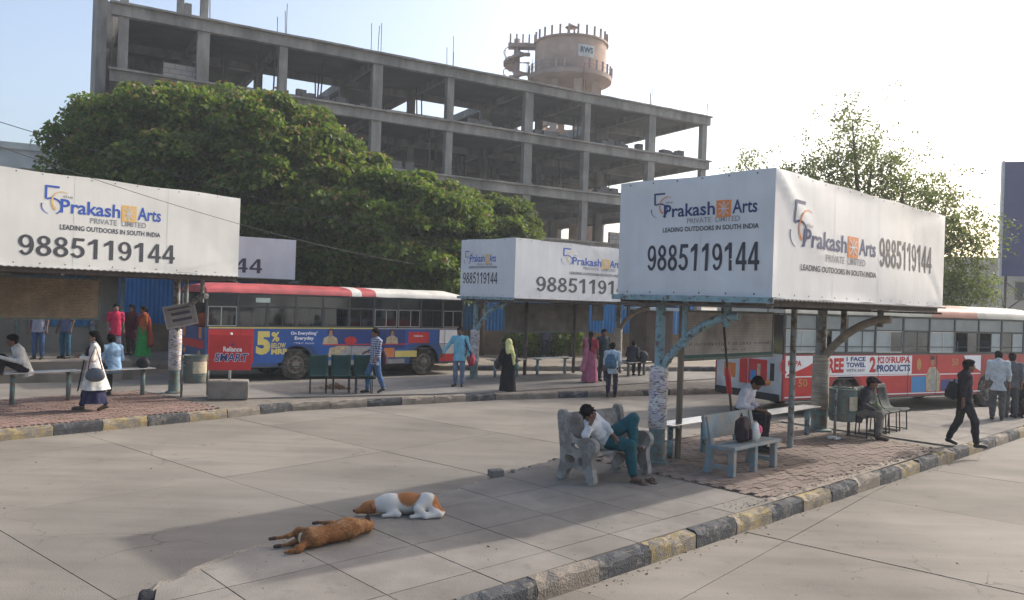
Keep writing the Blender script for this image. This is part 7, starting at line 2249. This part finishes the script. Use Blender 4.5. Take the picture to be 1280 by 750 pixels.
def limbs(t, base, targets, r0, m=M_TRK, fork=0.45, seed=1):
    rr = random.Random(seed)
    fk = Vector(base) + Vector((0, 0, 0)); top = sum((Vector(q) for q in targets), Vector()) / len(targets)
    f = Vector((base[0] + (top.x - base[0]) * 0.15, base[1] + (top.y - base[1]) * 0.15, base[2] + (top.z - base[2]) * fork))
    mb = MB(); mb.tube([base, (Vector(base) + f) / 2 + Vector((rr.gauss(0, 0.1), rr.gauss(0, 0.1), 0)), f], [r0 * 1.25, r0, r0 * 0.85], 12)
    mb.obj('trunk', m, t, smooth=True)
    for q in targets:
        q = Vector(q); mid = f.lerp(q, 0.5) + Vector((rr.gauss(0, 0.4), rr.gauss(0, 0.3), rr.uniform(0.1, 0.6)))
        mb = MB(); mb.tube([f - Vector((0, 0, 0.15)), f.lerp(mid, 0.55), mid, mid.lerp(q, 0.55), q], [r0 * 0.6, r0 * 0.5, r0 * 0.36, r0 * 0.22, r0 * 0.08], 8)
        mb.obj('limb', m, t, smooth=True)

def clumps_in(ells, n, rng, shell=0.55):
    out = []
    tot = sum(e[1][0] * e[1][1] * e[1][2] for e in ells)
    for c, r in ells:
        k = int(n * r[0] * r[1] * r[2] / tot)
        d = rng.normal(size=(k, 3)); d /= np.linalg.norm(d, axis=1, keepdims=True)
        rad = rng.uniform(shell, 1.0, (k, 1)) ** 0.5 * np.where(rng.random((k, 1)) < 0.12, 1.07, 1.0)
        out.append(np.array(c) + d * rad * np.array(r))
    return np.concatenate(out)

def dense_tree(label, base, ells, n_clump, per, cr, leaf, m, tips=0, seed=0, group=None, trunk=0.35, zmin=2.2):
    rng = np.random.default_rng(seed)
    t = thing('tree', label, 'tree', base, 0, group)
    cl = clumps_in(ells, n_clump, rng)
    cl = cl[cl[:, 2] > zmin]
    B = np.array(base)
    sizes = cr * rng.uniform(0.6, 1.3, (len(cl), 1))
    d = rng.normal(size=(len(cl), per, 3)); d /= np.linalg.norm(d, axis=2, keepdims=True)
    d[..., 2] = np.where(d[..., 2] < -0.3, -d[..., 2], d[..., 2])
    rad = rng.uniform(0.35, 1.0, (len(cl), per, 1)) ** 0.6
    P = cl[:, None, :] + d * rad * sizes[:, None, :] * V3(1, 1, 0.55)
    P = P.reshape(-1, 3); Nn = d.reshape(-1, 3)
    leaf_mesh('crown', P - B, Nn, leaf, m, t)
    if tips:
        idx = rng.choice(len(P), tips, replace=False)
        q = P[idx]; dd = Nn[idx]
        top = dd[:, 2] > 0.25
        leaf_mesh('blossoms', q[top] + dd[top] * 0.12 - B, dd[top], leaf * 0.7, L_TIP, t)
    tg = [cl[i] - B for i in rng.choice(len(cl), min(9, len(cl)), replace=False)]
    limbs(t, (0, 0, -0.1), tg, trunk, seed=seed)
    return t
def E(px, py, Y, rx, rz_, ry):
    p = at(px, py, Y); k = Y / FOCAL
    return ((p.x, p.y, p.z), (rx * k, ry, rz_ * k))
TY_ = 34.0
bA = at(255, 400, 35)
dense_tree('huge spreading tree with dense dark green crown and tan blossom tips', (bA.x, bA.y, 0),
           [E(225, 232, 34.5, 150, 118, 4.2), E(138, 222, 34.5, 44, 90, 3.2), E(345, 243, 34, 112, 114, 4.0), E(425, 270, 33.5, 82, 82, 3.2)], 640, 290, 0.90, 0.20, L_GRN, 30000, 11, 'trees behind the buses', 0.55)
bA = at(445, 400, 34)
dense_tree('dark green tree leaning over the white end of the bus roof', (bA.x, bA.y, 0),
           [E(500, 300, 33, 92, 85, 3.0), E(430, 335, 33, 75, 55, 2.6), E(525, 345, 32.5, 70, 45, 2.2)], 260, 280, 0.78, 0.19, L_GRN, 7000, 12, 'trees behind the buses', 0.32, 1.5)
bA = at(600, 400, 36)
dense_tree('yellow-green tree beside the middle billboard', (bA.x, bA.y, 0),
           [E(590, 300, 36, 55, 62, 2.0), E(630, 290, 36.5, 36, 36, 1.6)], 110, 240, 0.65, 0.19, L_YEL, 500, 13, 'trees behind the buses', 0.22)

def wispy_tree(label, base, Y, outline, n, seed, leaf=0.2):
    rng = np.random.default_rng(seed)
    t = thing('tree', label, 'tree', base, 0)
    B = np.array(base)
    P = []; tg = []
    for (px, py, rx, ry, w) in outline:
        c, r = E(px, py, Y + rng.normal() * 0.8, rx, ry, 1.3)
        k = int(n * w)
        # drooping feathery twigs: short lines of leaves
        nt = max(3, k // 26)
        st = np.array(c) + np.clip(rng.normal(size=(nt, 3)) * 0.5, -1.1, 1.1) * np.array(r)
        dr = rng.normal(size=(nt, 3)) * V3(1, 1, 0.35); dr /= np.linalg.norm(dr, axis=1, keepdims=True)
        ln = rng.uniform(0.5, 1.3, (nt, 1, 1))
        u = rng.uniform(0, 1, (nt, 26, 1))
        q = st[:, None, :] + dr[:, None, :] * u * ln - V3(0, 0, 0.35) * u ** 2 + rng.normal(size=(nt, 26, 3)) * 0.10
        P.append(q.reshape(-1, 3)); tg.append(np.array(c) - B)
    P = np.concatenate(P)
    leaf_mesh('crown', P - B, np.tile(V3(0, 0, 1), (len(P), 1)), leaf, L_OLV, t, 0.32, 0.2, 1.0)
    limbs(t, (0, 0, -0.1), tg, 0.28, fork=0.5, seed=seed)
    return t
wb = at(1090, 420, 31)
wispy_tree('feathery thin-leaved tree rising behind the large white billboard', (wb.x, wb.y, 0), 31,
           [(1065, 150, 28, 36, .05), (1045, 200, 45, 32, .08), (1090, 200, 45, 34, .08), (1000, 215, 45, 20, .05), (1130, 235, 50, 38, .12), (1170, 265, 40, 38, .10), (1200, 300, 36, 50, .12), (1205, 350, 34, 34, .10),
            (1075, 250, 60, 40, .12), (1140, 300, 60, 60, .14), (930, 205, 28, 12, .02), (1190, 370, 44, 18, .06)], 27000, 21, 0.12)

def shrub(label, base, r, h, n, m, seed, leaf=0.2):
    rng = np.random.default_rng(seed)
    t = thing('shrub', label, 'shrub', base, 0, 'shrubs by the far fence')
    d = rng.normal(size=(n, 3)); d /= np.linalg.norm(d, axis=1, keepdims=True); rad = rng.uniform(0.3, 1, (n, 1)) ** 0.6
    P = d * rad * V3(r, r * 0.7, h * 0.5) + V3(0, 0, h * 0.55); P[:, 2] = np.maximum(P[:, 2], 0.05)
    leaf_mesh('foliage', P, d, leaf, m, t)
    mb = MB()
    for k in range(5): mb.tube([(0, 0, -0.05), (rng.normal() * r * 0.3, rng.normal() * r * 0.2, h * 0.6)], [0.03, 0.012], 5)
    mb.obj('stem', M_TRK, t)
for i, (px, r, h, m, l) in enumerate(((652, 0.7, 1.3, L_GRN, 'dark green rounded shrub behind the woman in black'), (695, 0.9, 1.5, L_YEL, 'yellow-green shrub by the man on the far pavement'), (668, 0.6, 1.1, L_GRN, 'small dark shrub beside the far man'), (716, 0.6, 1.9, L_YEL, 'tall yellow-green shrub near the pink sari'))):
    q = site(px, 447, IZ); q = Vector((q.x, q.y, IZ)) + fn * 0.4
    shrub(l, q, r, h, 900, m, 40 + i, 0.17)

# ------------------------------------------------------------------ overhead wires
M_WIRE = mat('wire_black', (0.03, 0.03, 0.03), 0.6)
def wire(label, a, b, sag, r=0.012):
    a, b = Vector(a), Vector(b); n = 24
    mb = MB(); mb.tube([a.lerp(b, i / n) - Vector((0, 0, 4 * sag * (i / n) * (1 - i / n))) for i in range(n + 1)], r, 5)
    tag(mb.obj('overhead_wire', M_WIRE), label, 'wire', 'overhead wires')
wire('thin black wire passing above the cream billboard', at(-40, 140, 24), at(600, 320, 30), 0.15)
wire('thin black wire sagging in front of the cream billboard', at(-60, 162, 12.5), at(520, 330, 24), 0.25, 0.006)
# tips for rails: pole that carries a lamp at far right

# ------------------------------------------------------------------ thin haze volume, added to lift the dark tones
mb = MB(); mb.box(-130, 130, -8, 160, -1.06, 48)
hz = bpy.data.materials.new('added_haze'); hz.use_nodes = True
hz.node_tree.nodes.clear()
ho = hz.node_tree.nodes.new('ShaderNodeOutputMaterial'); hv = hz.node_tree.nodes.new('ShaderNodeVolumePrincipled')
hv.inputs['Color'].default_value = (0.86, 0.93, 1.0, 1); hv.inputs['Density'].default_value = 0.0011; hv.inputs['Anisotropy'].default_value = 0.25
hz.node_tree.links.new(hv.outputs[0], ho.inputs['Volume'])
tag(mb.obj('haze', hz), 'thin haze added over the whole bus station to lift the dark tones', kind='stuff')
